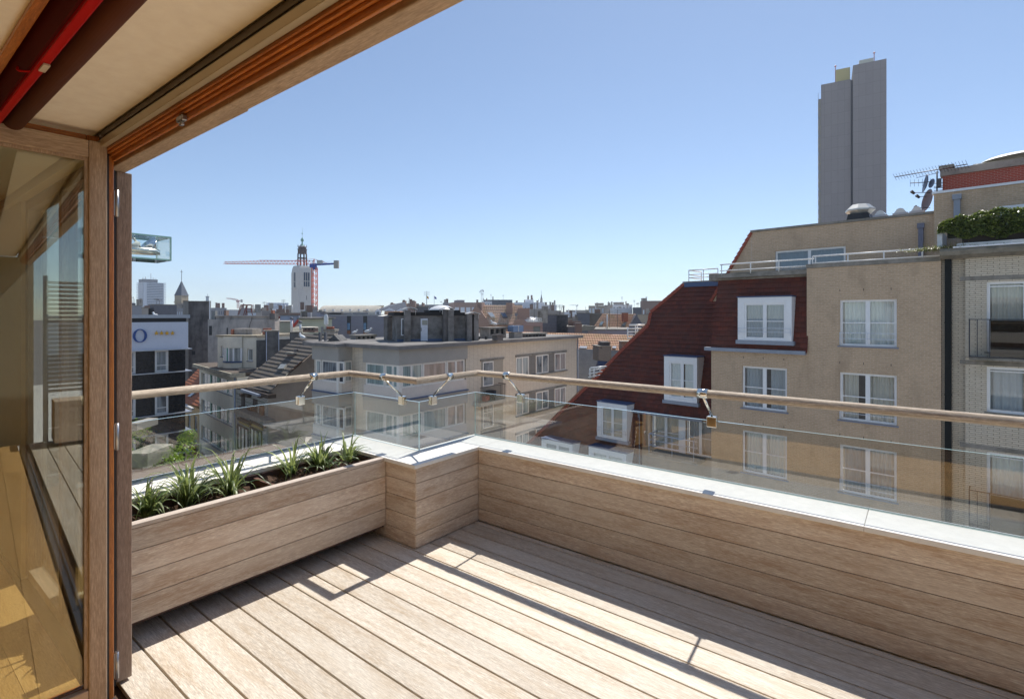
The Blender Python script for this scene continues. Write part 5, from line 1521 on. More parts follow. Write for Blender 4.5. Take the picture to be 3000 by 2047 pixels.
pb(cwl, 'cowl', flat('blue_sheet', (.20, .27, .40), rough=.5, metal=.3), 'd', 222, 297, 575, 668, -.05, .6); pb(cwl, 'cowl', flat('blue_sheet', (.2, .3, .5)), 'd', 305, 372, 572, 668, -.05, .6); pb(cwl, 'cowl_post', SHEET, 'd', 298, 304, 572, 668, -.06, .6)
tc_ = Bld('terracotta_vent', 'small stepped dark roof vent in front of the vent chimney', 'chimney', qx('c', 2085), 35, 44)
pb(tc_, 'vent', DCONC, 'c', 2085, 2180, 905, 985, 0, .5, zb=zr0); pb(tc_, 'vent_cap', DCONC, 'c', 2072, 2190, 888, 905, -.06, .62); pb(tc_, 'vent_top', DCONC, 'c', 2100, 2165, 872, 888, .05, .4)
for i, xx in enumerate((1797, 1915)):
    e = Bld('roof_pipe', ('short black pipe stub nearest the roof house' if i == 0 else 'short black pipe stub left of the vent chimney'), 'pipe', qx('c', xx - 8), 36.5, 44)
    pb(e, 'pipe', BLACK, 'c', xx - 8, xx + 8, 915, 1000, 0, .15, zb=zr0)

# ---- houses along the side street, seen at a shallow angle
SA = -46
orn = Bld('ornate_brick_house', 'narrow white glazed brick house with green bands and ornate dark timber windows', 'house', 687, 41.6, SA)
wO = orn.along(783); zO = orn.z(740, qy('h', 400))
WGB = brick('white_glazed_brick', (.56, .53, .48), (.50, .47, .42), (.12, .11, .10), .30, .10, .02, var=.1, off=.5, bmp=.2)
GRNB = flat('green_brick_band', (.07, .11, .05), rough=.5); DKT = flat('dark_timber', (.07, .045, .03), rough=.6); GOLDP = plaster('ochre_frieze', (.48, .36, .14), var=.2)
orn.box('wall', WGB, 0, wO, 0, 7, GRD, zO, weld=False)
def ob_(name, mat, x0, x1, y0, y1, off=-.05, dep=.048): # measured in window h
    return pb(orn, name, mat, 'h', x0, x1, y0, y1, off, dep)
for yc in (500, 590, 650, 780, 860, 950, 1100, 1240): ob_('brick_band', GRNB, 250, 740, yc, yc + 9, -.012, .010)
ob_('cornice', DKT, 240, 790, 365, 430, -.55, .54); ob_('bracket', DKT, 300, 330, 430, 480, -.3, .28); ob_('bracket', DKT, 400, 440, 430, 490, -.3, .28); ob_('bracket', DKT, 610, 650, 430, 500, -.3, .28)
for (xa, xb) in ((345, 400), (545, 615)):
    a, c = orn.along(qx('h', xa)), orn.along(qx('h', xb)); z1, z0 = orn.z(740, qy('h', 505)), orn.z(740, qy('h', 770))
    orn.window('R', (a, c, z0, z1), rec=-.05, cols=2, fw=.14, mat=DKT, pane=PANE2, hole=False)
for (xa, xb) in ((280, 300), (430, 465), (480, 500), (640, 690)): ob_('timber_console', flat('brown_console', (.16, .07, .04)), xa, xb, 640, 790, -.18, .16)
ob_('balcony_ledge', STONE, 205, 745, 790, 870, -.7, .69)
ob_('window_hood', DKT, 260, 470, 880, 925, -.25, .24); ob_('window_hood', DKT, 475, 710, 930, 975, -.25, .24)
ob_('frieze', GOLDP, 290, 455, 925, 965, -.08, .07); ob_('frieze', GOLDP, 500, 690, 975, 1020, -.08, .07)
for (xa, xb, ya, yb) in ((275, 460, 985, 1420), (490, 695, 1030, 1460)):
    a, c = orn.along(qx('h', xa)), orn.along(qx('h', xb)); xm = qx('h', (xa + xb) / 2)
    orn.window('R', (a, c, orn.z(xm, qy('h', yb)), orn.z(xm, qy('h', ya))), rec=-.05, cols=[.33, .66], fw=.13, mat=DKT, pane=PANE2, hole=False)
ob_('tile_panel', flat('red_tile', (.25, .08, .06)), 345, 400, 880, 930, -.03, .02)
# its dark pantile roof and grey side wall
fO, oO, xO, yO = roofplane(orn, -.5, zO + .35, rad(48))
polyO = [fO(*p) for p in (q('h', 385, 322), q('h', 830, 398), q('h', 1200, 10), q('b', 1185, 1190), q('b', 1560, 1010), q('b', 1545, 885), q('b', 1010, 872), q('b', 170, 1549))]
courses('roof', DPANT, orn.root, oO, xO, yO, polyO, .36, .05)
orn.box('gutter', ZINC, polyO[0][0], wO + .4, -.75, -.5, zO + .12, zO + .27)
gd = Bld.__new__(Bld); gd.O = orn.O + orn.d * (wO + .05); gd.a = orn.a + rad(90); gd.d = orn.e; gd.e = -orn.d; gd.root = orn.root; gd.holes = {}
gpts = [gd.O + gd.d * gd.along(x) + Vector((0, 0, gd.z(x, y))) for x, y in ((786.5, 1152), (856, 1088), (914, 1038), (930, 1030))]
Mi = (Matrix.Translation(orn.O) @ Matrix.Rotation(orn.a, 4, 'Z')).inverted()
gl_ = [Mi @ p for p in gpts]; gl_ = [Vector((wO + .05, p.y, p.z)) for p in gl_]
mb = MB(); mb.prism([(wO + .05, gl_[0].y - .1, GRD)] + gl_ + [(wO + .05, gl_[-1].y + 3, gl_[-1].z), (wO + .05, gl_[-1].y + 3, GRD)], (-.2, 0, 0)); mb.build('side_wall', GREYP, orn.root)
rl = fO(*q('b', 715, 1420)); mb = MB()
def onroof(p, h=0): return oO + xO * p[0] + yO * p[1] + Vector((0, -h * .67, h * .74))
rw = [fO(*q('b', *p)) for p in ((650, 1460), (745, 1455), (795, 1388), (700, 1385))]
mb.prism([onroof(p, .16) for p in rw], onroof((0, 0), 0) - onroof((0, 0), .14)); mb.build('roof_window', flat('pale_roof_window', (.40, .38, .32), rough=.3), orn.root)
dm = Bld('brick_chimney', 'old brown brick chimney at the edge of the dark pantile roof', 'chimney', qx('b', 900), 38.2, 52)
pb(dm, 'stack', BRNB, 'b', 900, 1160, 1200, 1420, 0, 1.0); pb(dm, 'cap', STONE, 'b', 885, 1185, 1172, 1200, -.1, 1.2); pb(dm, 'flue', DCONC, 'b', 930, 960, 1122, 1172, .2, .3)
# cream building with the ribbon windows
def onstreet(x): return orn.O + orn.d * orn.along(x)
cr = Bld('cream_apartment_house', 'cream plastered apartment house with ribbon windows and green panels', 'building', 583, 45, SA)
cr.O = onstreet(584); cr.root.location = cr.O
wC = cr.along(694); zC = cr.z(640, qy('g', 40))
hc = []
GRN = flat('green_panel', (.05, .27, .19), rough=.5)
for k, (yt, yb) in enumerate(((92, 250), (425, 582), (752, 918), (1085, 1250), (1420, 1590))):
    a, c = cr.along(qx('g', 832)), cr.along(qx('g', 1192)); xm = qx('g', 1012)
    r_ = (a, c, cr.z(xm, qy('g', yb)), cr.z(xm, qy('g', yt)))
    cr.window('R', r_, rec=.12, cols=[.14, .28, .42, .56, .70, .84], fw=.08, pane=PANE, sill=LEAD)
    for (f0, f1) in ((.27, .31), (.50, .585), (.81, .84)): cr.box('green_panel', GRN, a + (c - a) * f0, a + (c - a) * f1, .10, .119, r_[2] + .05, r_[3] - .05)
cr.walls(CREAM, wC, 8, GRD, zC)
cr.box('cornice', plaster('crumbling_cornice', (.40, .36, .27), var=.4, scale=5, stain=(.16, .14, .11)), -.35, wC + .1, -.5, .6, zC + .002, zC + .32)
cr.box('roof', flat('brown_felt', (.11, .085, .065), rough=1), -.3, wC, -.3, 8, zC + .1, zC + .345)
mb = MB(); mb.cyl((wC - .15, -.1, GRD), (wC - .15, -.1, zC), .07, n=8); mb.build('downpipe', ZINC, cr.root)
# set-back top floor with a rounded bay
tf = Bld('top_floor', 'cream set-back top floor with rounded bay and gravel roof', 'building', qx('a', 1495), 45.5, -12)
bpy.data.objects.remove(tf.root); tf.root = empty('top_floor_house', tf.O, tf.a, label='cream top floor pavilion with rounded bay window behind the ribbon windows', cat='building')
wT = tf.along(qx('a', 2160)); zT1 = tf.z(qx('a', 1800), qy('a', 1085)); zT0 = zC - 1
def tfw(x0, x1, y0, y1): return tf.rect('R', qx('a', x0), qy('a', y0), qx('a', x1), qy('a', y1))
tf.window('R', tfw(1552, 1625, 1240, 1420), rec=.12, cols=1, fw=.07, pane=PANE2, sill=LEAD); tf.window('R', tfw(2002, 2092, 1285, 1495), rec=.12, cols=1, fw=.07, pane=PANE, sill=LEAD)
tf.walls(CREAM, wT, 6, zT0, zT1)
bc0, bc1 = tf.along(qx('a', 1625)), tf.along(qx('a', 1930)); z0w, z1w = tf.z(qx('a', 1780), qy('a', 1495)), tf.z(qx('a', 1780), qy('a', 1270))
mb = MB(); mb2_ = MB(); mbs = MB(); n = 12
def arc(f, r=0): return (bc0 + (bc1 - bc0) * f, -.04 - (.45 + r) * math.sin(math.pi * min(1, .15 + f * .8)) + 0)
for i in range(n):
    f0, f1 = i / n, (i + 1) / n; p, r = arc(f0), arc(f1)
    for mm_, za, zb in ((mb, zT0, z0w), (mb2_, z1w, zT1)): mm_.face([(*p, za), (*r, za), (*r, zb), (*p, zb)], 0, True)
    p2, r2 = arc(f0, .08), arc(f1, .08); mbs.face([(*p2, z0w), (*r2, z0w), (*r, z0w + .02), (*p, z0w + .02)]); mbs.face([(*p2, z0w - .12), (*r2, z0w - .12), (*r2, z0w), (*p2, z0w)])
mb.build('bay_wall', CREAM, tf.root); mb2_.build('bay_fascia', CREAM, tf.root); mbs.build('sill', LEAD, tf.root)
mb = MB(); mb.face([(*arc(i / n), zT1) for i in range(n + 1)] + [(bc1, .1, zT1), (bc0, .1, zT1)]); mb.build('bay_roof', GROOF, tf.root)
mb = MB(); mg = MB(); mp = MB()
for i in range(n):
    f0, f1 = i / n, (i + 1) / n; p, r = arc(f0, -.1), arc(f1, -.1)
    if i in (3,): mg.face([(*p, z0w), (*r, z0w), (*r, z1w), (*p, z1w)])
    elif i in (0, 2, 4, 7, 11): mb.face([(*p, z0w), (*r, z0w), (*r, z1w), (*p, z1w)])
    else: mp.face([(*p, z0w), (*r, z0w), (*r, z1w), (*p, z1w)])
bw = mb.build('bay_window', WHITE, tf.root); mp.build('pane', PANE, bw); mg.build('green_panel', GRN, bw)
tf.box('roof', GROOF, -.1, wT + .1, -.1, 6, zT1 + .002, zT1 + .14)
cb_ = pb(tf, 'chimney_block', CONC, 'a', 1755, 2088, 945, 1080, 1.4, 1.2, zb=zT1 + .142)
pb(tf, 'chimney_pot', flat('terracotta', (.36, .13, .07)), 'a', 1720, 1752, 958, 1055, 1.2, .4, zb=zT1 + .142); pb(tf, 'chimney_pot', MATS['terracotta'], 'b', 380, 412, 832, 915, 1.2, .4, zb=zT1 + .142); pb(tf, 'chimney_pot', MATS['terracotta'], 'b', 390, 470, 782, 835, 1.4, .5)
# slate clad party walls stepping down along the pantile roof
pw = Bld('slate_party_wall', 'dark slate clad party wall stepping down beside the brown pantile roof', 'wall', qx('b', 285), 43.5, 30)
pb(pw, 'wall', DSLATE, 'b', 285, 430, 975, 1420, 0, .3); pb(pw, 'stack', DSLATE, 'b', 440, 650, 835, 1330, -.5, 1.0)
pb(pw, 'stack_cap', STONE, 'b', 412, 655, 818, 835, -.6, 1.2); pb(pw, 'wall', DSLATE, 'b', 652, 845, 960, 1180, .2, .3); pb(pw, 'stack', DSLATE, 'b', 845, 1020, 850, 980, -.2, .8); pb(pw, 'stack_cap', STONE, 'b', 835, 1030, 838, 850, -.3, 1.0)
pb(pw, 'flashing', flat('pale_flashing', (.45, .5, .62), rough=.4), 'b', 440, 452, 835, 1330, -.515, .01); pb(pw, 'flashing', MATS['pale_flashing'], 'b', 642, 652, 835, 1150, -.515, .01)
pb(pw, 'low_wall', DSLATE, 'B', 1045, 1230, 268, 370, .0, .3)
# yellow house at the end with orange roof
ye = Bld('yellow_house', 'narrow yellow plastered house with orange tiled roof between hotel and cream house', 'house', 543, 45, SA)
ye.O = onstreet(540); ye.root.location = ye.O
wY = ye.along(583); zY = ye.z(563, qy('g', 425)); YEL = plaster('yellow_plaster', (.56, .40, .21), var=.08, stain=(.4, .3, .17))
for (x0, x1, y0, y1) in ((675, 710, 530, 690), (748, 785, 550, 720), (672, 705, 790, 900), (742, 782, 820, 960)):
    ye.window('R', ye.rect('R', qx('g', x0), qy('g', y0), qx('g', x1), qy('g', y1)), rec=.1, cols=1, fw=.12, mat=flat('blue_frame', (.35, .5, .6)), pane=PANE, sill=LEAD)
ye.walls(YEL, wY, 6, GRD, zY)
fY, oY, xY, yY = roofplane(ye, -.35, zY + .1, rad(42))
courses('roof', tiles('bright_pantile', (.50, .17, .07), (.40, .13, .055), (.2, .06, .03), .25, .33), ye.root, oY, xY, yY, [fY(*q('g', 600, 395)), fY(*q('g', 812, 440)), fY(*q('g', 840, -40)), fY(*q('g', 640, 160)), fY(*q('g', 600, 200))], .33, .04)
ye.box('gutter', flat('white_gutter', (.6, .6, .6)), -.6, wY, -.6, -.4, zY - .05, zY + .12)
rwY = [fY(*q('g', *p)) for p in ((685, 330), (715, 335), (800, 265), (770, 265))]
mb = MB(); mb.prism([oY + xY * p[0] + yY * p[1] + Vector((0, -.1, .12)) for p in rwY], (0, .1, -.1)); mb.build('roof_window', flat('roof_glass', (.3, .33, .36), rough=.2), ye.root)
# hanging sign
sg = Bld('hanging_sign', 'white projecting box sign with a yellow dancing figure on purple', 'sign', qx('g', 672), 41.5, -30)
a = sg.along(qx('g', 805)); z1, z0 = sg.z(567, qy('g', 870)), sg.z(567, qy('g', 1000))
sg.box('box', flat('sign_white', (.75, .72, .66)), 0, a, 0, .2, z0, z1); h_ = z1 - z0
sg.box('purple_panel', flat('sign_purple', (.35, .02, .12)), a * .27, a * .78, -.006, -.001, z0 + h_ * .12, z0 + h_ * .88)
mb = MB(); P0 = lambda x, z: (a * (.27 + .51 * x), -.012, z0 + h_ * (.12 + .76 * z))
for pts in (((.42, .95), (.55, .95), (.58, .82), (.45, .78)), ((.30, .78), (.68, .72), (.62, .42), (.35, .40)), ((.02, .45), (.12, .38), (.38, .62), (.32, .76)), ((.66, .72), (.98, .78), (.97, .70), (.64, .58)), ((.35, .42), (.50, .40), (.28, .02), (.14, .04)), ((.48, .42), (.62, .42), (.98, .12), (.88, .04)), ((.0, .95), (.16, .9), (.2, .55), (.05, .6))):
    mb.face([P0(*p) for p in pts])
mb.build('figure', flat('sign_yellow', (.75, .48, .03)), sg.root, weld=False)

# ---- dark hotel
ho = Bld('hotel', 'black glass hotel with white roof sign panel carrying a blue O and four stars', 'hotel', 543, 38, 48)
endp = ho.O.copy(); ho.O = endp - ho.d * 17; ho.root.location = ho.O
HW = 17.0
def hz(y, x=543): return ho.z(x, y)
zt_h = hz(935); zs1, zs0 = hz(qy('a', 830), qx('a', 940)), hz(qy('a', 1290), qx('a', 940))
HB = flat('black_glass_cladding', (.008, .009, .012), rough=.12, coat=.15, var=.2, spec=.3)
rowsH = [(qy('A', 1235), qy('A', 1447), qx('A', 375)), (qy('B', 505), qy('B', 697), qx('B', 373)), (qy('B', 893), qy('B', 1100), qx('B', 373))]
rowsH = [(ho.z(x, y0), ho.z(x, y1)) for (y0, y1, x) in rowsH]
rowsH[1] = (rowsH[1][1] + (rowsH[0][0] - rowsH[0][1]), rowsH[1][1])
w0_, w1_ = ho.along(qx('A', 243)), ho.along(qx('A', 375)); pit = w0_ - ho.along(qx('A', -52)) if False else (w1_ - w0_) * 2.35
for k, (z1, z0) in enumerate(rowsH + [(rowsH[2][0] - 3.1, rowsH[2][1] - 3.1)]):
    for j in range(3):
        ho.window('R', (w0_ - pit * j, w1_ - pit * j, z0, z1), rec=.02, cols=1, fw=.13, mat=flat('hotel_frame', (.68, .64, .60)), pane=PANE2, bars=(.3,), name='window')
ho.walls(HB, HW, 10, GRD, zt_h - .5)
ho.box('sign_panel', plaster('sign_panel_white', (.66, .67, .74), var=.02, bmp=.02), -.02, HW + .02, -.14, -.002, zs0, zs1)
ho.box('sign_panel_end', MATS['sign_panel_white'], HW + .001, HW + .14, -.14, 10, zs0, zs1)
ho.box('shadow_gap', BLACK, -.02, HW + .05, -.05, 10, zs1 + .002, zs1 + .28); ho.box('roof_edge', flat('zinc_edge', (.42, .43, .46), rough=.4, metal=.5), -.02, HW + .22, -.3, 10, zs1 + .282, zs1 + .52)
for y_, x_ in ((1021.5, 546), (1086, 546), (1205, 546), (1259, 546), (1322, 546), (1377, 546)):
    z_ = hz(y_); ho.box('metal_ledge', flat('ledge_metal', (.55, .56, .60), rough=.35, metal=.7), -.02, HW + .35, -.32, -.003, z_ - .03, z_ + .03)
    ho.box('metal_ledge', MATS['ledge_metal'], HW + .002, HW + .35, 0, 3, z_ - .03, z_ + .03)
# letter O with thick and thin strokes
cO = (ho.along(qx('a', 160)), ho.z(qx('a', 160), qy('a', 1065))); rO = (ho.along(qx('a', 278)) - ho.along(qx('a', 160))); hO = ho.z(qx('a', 160), qy('a', 952)) - cO[1]
mb = MB(); n = 48
for i in range(n):
    def op(i_, inn, y):
        t_ = 2 * math.pi * i_ / n
        return (cO[0] + math.cos(t_) * (rO * .66 if inn else rO), y, cO[1] + math.sin(t_) * (hO * .90 if inn else hO))
    for y in (-.26, -.15): mb.face([op(i, 0, y), op(i + 1, 0, y), op(i + 1, 1, y), op(i, 1, y)])
    for inn in (0, 1): mb.face([op(i, inn, -.26), op(i + 1, inn, -.26), op(i + 1, inn, -.15), op(i, inn, -.15)])
mb.build('letter_o', flat('sign_blue', (.012, .06, .24), rough=.3), ho.root)
for xs in (438, 525, 617, 710):
    cs_ = (ho.along(qx('a', xs)), ho.z(qx('a', xs), qy('a', 1019))); R1 = ho.z(qx('a', xs), qy('a', 980)) - cs_[1]; sx_ = (ho.along(qx('a', xs + 36)) - cs_[0]) / R1
    pts = [(cs_[0] + sx_ * (R1 if k % 2 == 0 else R1 * .45) * math.sin(math.pi * k / 5), -.30, cs_[1] + (R1 if k % 2 == 0 else R1 * .45) * math.cos(math.pi * k / 5)) for k in range(10)]
    mb = MB()
    for k in range(10):
        mb.face([pts[k], pts[(k + 1) % 10], (cs_[0], -.34, cs_[1])]); A_, B_ = pts[k], pts[(k + 1) % 10]; mb.face([A_, B_, (B_[0], -.2, B_[2]), (A_[0], -.2, A_[2])])
    mb.build('star', flat('star_yellow', (.78, .42, .02), rough=.4), ho.root)
# ================================================================== further roofs and the skyline
def blk(name, label, cat, k, x0, x1, yt, Y, a, mat, xl=None, d=12, zb=GRD, edge=None, wins=None, group=None, roof=None, nb=True):
    """plain block: right-hand face x0..x1, optional left-hand face xl..x0; wins = list of (face, nx, nz, top, pitch, wfrac, hfrac, pane)"""
    if xl is None and abs(a) < 15:                # turn the block so that only its front shows, as in the photograph
        k0, k1 = (qx(k, x0) - CX) / F, (qx(k, x1) - CX) / F
        a = -math.degrees(math.atan(k1 if k1 < 0 else (k0 if k0 > 0 else 0)))
    b = Bld(name, label, cat, qx(k, x0), Y, a, group=group)
    b.w = b.along(qx(k, x1)); b.dp = b.along(qx(k, xl), 0, 'L') if xl is not None else d
    b.zt = b.z(qx(k, x0), qy(k, yt))
    for (face, nx, nz, top, pitch, wf, hf, pn) in (wins or []):
        L = b.w if face == 'R' else b.dp
        for i in range(nx):
            for j in range(nz):
                c = L * (i + .5) / nx; hw = L / nx * wf / 2; z1 = b.zt - top - pitch * j
                f = b.map(face)
                mb = MB(f=f); mb.box(c - hw, c + hw, -.04, .02, z1 - pitch * hf, z1)
                mb.m = [0] * 6; mb.build('window', pn, b.root, weld=False)
    b.box('wall', mat, 0, b.w, 0, b.dp, zb, b.zt, weld=False)
    if edge: b.box('roof_edge', edge, -.1, b.w + .1, -.1, b.dp, b.zt + .002, b.zt + .14)
    return b
FW = flat('far_window', (.12, .15, .20), rough=.2, coat=.5)
FWL = flat('far_window_pale', (.55, .60, .66), rough=.2, coat=.5)
GBL = plaster('grey_blue_wall', (.31, .305, .315), var=.1, scale=.3); GBR = plaster('grey_brown_wall', (.38, .33, .285), var=.15, scale=.3)
PALE = plaster('pale_wall', (.66, .655, .66), var=.06, scale=.3); WHT = plaster('white_wall', (.72, .73, .76), var=.04, scale=.3)
OCH = plaster('ochre_wall', (.45, .36, .26), var=.12, scale=.3); DRK = plaster('dark_wall', (.09, .095, .11), var=.15, scale=.3)
LAV = brick('lavender_brick', (.30, .285, .325), (.23, .22, .26), (.38, .37, .41), .42, .14, .03, var=.15, bmp=.2)
GREENP = plaster('pale_green_plaster', (.44, .47, .38), var=.05, scale=.6, stain=(.33, .35, .28), stain_amt=.3, streak=1)
BSL = plaster('blue_slate', (.11, .125, .155), var=.15, scale=2)

# tall plain concrete wall behind the hotel
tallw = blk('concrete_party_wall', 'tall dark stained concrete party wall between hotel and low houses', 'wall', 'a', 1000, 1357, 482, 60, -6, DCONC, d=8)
mb = MB(); mb.face([(0, 0, 0)] * 3) if False else None
lw = Bld('concrete_pillar', 'narrow concrete flank of the tall party wall, coloured paler as its lit side', 'wall', qx('a', 908), 59.5, 31.8); lw.box('wall', plaster('lit_side_concrete', (.30, .275, .245), var=.2, scale=1, stain=(.18, .165, .15), streak=1), 0, lw.along(qx('a', 1000)), 0, 8, GRD, lw.z(qx('a', 950), qy('a', 474)))  # light on this side of the wall is put into its paler colour
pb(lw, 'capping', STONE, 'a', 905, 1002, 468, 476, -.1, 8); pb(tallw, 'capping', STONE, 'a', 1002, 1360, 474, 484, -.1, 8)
pb(tallw, 'opening', BLACK, 'a', 1058, 1115, 1325, 1390, -.02, .019); pb(tallw, 'white_pipe', WHITE, 'a', 1352, 1366, 482, 785, -.3, .2)
# old plastered wall with baluster parapet
OLDP = plaster('old_plaster', (.50, .435, .385), var=.2, scale=.8, stain=(.16, .145, .14), stain_amt=.5, streak=1)
bw_ = Bld('baluster_wall', 'weathered plaster party wall crowned by a baluster parapet', 'wall', qx('a', 1330), 56, -3)
wBW = bw_.along(qx('b', 582)); zbw = bw_.z(qx('b', 200), qy('b', 640)); zbt = bw_.z(qx('b', 200), qy('b', 576))
bw_.box('wall', OLDP, 0, wBW, 0, 1.0, GRD, zbw, weld=False)
sb0 = bw_.along(qx('a', 1452))
bw_.box('parapet_rail', OLDP, sb0, wBW, -.08, .5, zbt - .10, zbt); 
n = 46
for i in range(n):
    s_ = sb0 + (wBW - sb0 - .3) * i / (n - 1)
    mb = MB(); zz0, zz1 = zbw, zbt - .102; hh = zz1 - zz0
    if i in (9, 10): mb.box(s_ - .2, s_ + .25, .0, .35, zz0, zz1)
    else: mb.lathe((s_ + .1, .2, zz0), [(.10, 0), (.10, hh * .12), (.06, hh * .25), (.13, hh * .6), (.08, hh * .85), (.11, hh)], 8)
    mb.build('baluster', OLDP, bw_.root)
pb(bw_, 'opening', BLACK, 'a', 1350, 1397, 898, 1055, -.02, .019); pb(bw_, 'opening', BLACK, 'a', 1650, 1668, 930, 1055, -.02, .019)
pb(bw_, 'shell_gable', plaster('grey_gable', (.25, .25, .24), var=.15), 'a', 1390, 1455, 640, 790, .1, .4); 
pb(bw_, 'chimney', BRNB, 'a', 1605, 1640, 635, 722, .3, .5)
pb(bw_, 'chimney', DCONC, 'b', 497, 582, 545, 640, -.1, .8); pb(bw_, 'chimney_pot', MATS['terracotta'], 'b', 520, 552, 490, 545, .1, .4)
mb = MB(); cr_ = [(bw_.along(qx('b', x)), -.005, bw_.z(qx('b', x), qy('b', y))) for x, y in ((212, 600), (205, 660), (182, 700), (168, 780))]
for p, r in zip(cr_, cr_[1:]): mb.bar(p, r, .05)
mb.build('crack', DCONC, bw_.root)
rf_ = Bld('red_roof_frame', 'rusty red tubular swing frame standing on the roofs behind the baluster wall', 'frame', qx('a', 1840), 75, 0)
def fp_(x, y, o=0): return (rf_.along(qx('a', x), o), o, rf_.z(qx('a', x), qy('a', y), o))
mb = MB()
for a_, b_ in (((1888, 542), (2072, 540)), ((1905, 550), (2090, 545)), ((1888, 542), (1840, 712)), ((1905, 550), (1858, 712)), ((1985, 545), (1940, 715)), ((1985, 545), (1998, 712)), ((2005, 545), (1972, 712)), ((2072, 540), (2062, 610)), ((2090, 545), (2078, 640)), ((2062, 610), (2092, 718)), ((1950, 640), (1990, 640))):
    mb.cyl(fp_(*a_), fp_(*b_), .055, n=6)
mb.build('tubes', flat('rust_red', (.22, .06, .04), rough=.7), rf_.root)

# left cluster behind the hotel
b = blk('apartment_highrise', 'pale blue high-rise apartment block with balconies on the far left skyline', 'tower', 'a', 240, 580, 155, 900, 51, plaster('highrise_wall', (.50, .54, .60), var=.04, scale=.02), xl=143)
nfl = 16; ztl = b.zt; fh = (b.z(qx('a', 240), qy('a', 155)) - b.z(qx('a', 240), qy('a', 560))) / 14.0
for i in range(nfl):
    z = ztl - fh * i
    mb = MB(); mb.box(-2.0, -.1, 2, b.dp + 2, z - 1.2, z); mb.build('balcony', flat('pale_balcony', (.55, .58, .63)), b.root)
    mb = MB(); mb.box(b.w + .1, b.w + 3.5, 0, 12, z - 1.2, z); mb.build('balcony', MATS['pale_balcony'], b.root)
    mb = MB(); mb.box(b.w * .15, b.w * .97, -.8, -.05, z - fh * .85, z - fh * .28); mb.build('window_band', flat('highrise_glass', (.06, .10, .17), rough=.2, coat=.5, var=.4, scale=.15), b.root)
b.box('roof_house', DRK, b.w * -.02, b.w * .72, 3, 25, b.zt + .01, b.z(qx('a', 240), qy('a', 98)))
for x, y in ((245, 65), (288, 55), (380, 0), (420, 78), (465, 85)): mb = MB(); s_ = b.along(qx('a', x)); mb.cyl((s_, 6, b.zt), (s_, 6, b.z(qx('a', x), qy('a', y))), .45, n=4); mb.build('antenna', GBL, b.root)
OCB = plaster('church_stone', (.42, .34, .23), var=.15, scale=.3)
b = blk('church_tower', 'ochre church tower with clock and steep slate pyramid roof', 'church', 'a', 880, 1000, 378, 300, 77, OCB, xl=763)
mb = MB(); w_, d_, z_ = b.w, b.dp, b.zt; ap = (w_ / 2, d_ / 2, b.z(qx('a', 880), qy('a', 118)) * 1.0)
cs_ = [(-.2, -.2, z_), (w_ + .2, -.2, z_), (w_ + .2, d_ + .2, z_), (-.2, d_ + .2, z_)]
mid = [((c[0] - ap[0]) * .88 + ap[0], (c[1] - ap[1]) * .88 + ap[1], z_ + .8) for c in cs_]
for i in range(4): j = (i + 1) % 4; mb.face([cs_[i], cs_[j], mid[j], mid[i]]); mb.face([mid[i], mid[j], ap])
mb.build('spire_roof', BSL, b.root)
mb = MB(); mb.cyl(ap, (ap[0], ap[1], ap[2] + 6), .14, n=5); mb.cyl((ap[0] - .9, ap[1], ap[2] + 5), (ap[0] + .9, ap[1], ap[2] + 5), .12, n=4); mb.build('weather_vane', BLACK, b.root)
for face, x in (('R', w_ * .42), ('L', d_ * .45)):
    f = b.map(face); mb = MB(f=f); n = 20
    for i in range(n): mb.face([(x, -.12, z_ - 8), (x + 2 * math.cos(2 * math.pi * i / n), -.12, z_ - 8 + 2 * math.sin(2 * math.pi * i / n)), (x + 2 * math.cos(2 * math.pi * (i + 1) / n), -.12, z_ - 8 + 2 * math.sin(2 * math.pi * (i + 1) / n))])
    mb.build('clock_face', flat('clock_dark', (.12, .10, .09)), b.root)
    mb = MB(f=f)
    for i in range(12):
        an_ = 2 * math.pi * i / 12; mb.bar((x + 1.5 * math.cos(an_), -.2, z_ - 8 + 1.5 * math.sin(an_)), (x + 1.85 * math.cos(an_), -.2, z_ - 8 + 1.85 * math.sin(an_)), .12)
    mb.bar((x, -.25, z_ - 8), (x + .9, -.25, z_ - 7.4), .16); mb.bar((x, -.25, z_ - 8), (x + .1, -.25, z_ - 6.4), .12)
    mb.build('clock_hands', flat('clock_gold', (.55, .42, .2)), b.root)
    for dx in (-1.1, 1.1): mb = MB(f=f); mb.box(x + dx - .8, x + dx + .8, -.1, 0, z_ - 19, z_ - 12.5); mb.build('belfry_opening', FW, b.root)
b.box('string_course', OCB, -.3, w_ + .3, -.3, d_ + .3, z_ - 4.2, z_ - 3.6)
b = blk('art_deco_tower', 'small pale stepped tower with glazed lantern right of the church tower', 'tower', 'a', 1262, 1385, 472, 700, 0, OCB, d=20)
pb(b, 'lantern', flat('lantern_glass', (.35, .42, .48), rough=.3), 'a', 1296, 1348, 400, 472, 4, 12); pb(b, 'lantern_cap', BSL, 'a', 1290, 1354, 393, 402, 3, 14); pb(b, 'finial', BSL, 'a', 1318, 1324, 355, 395, 8, 2)
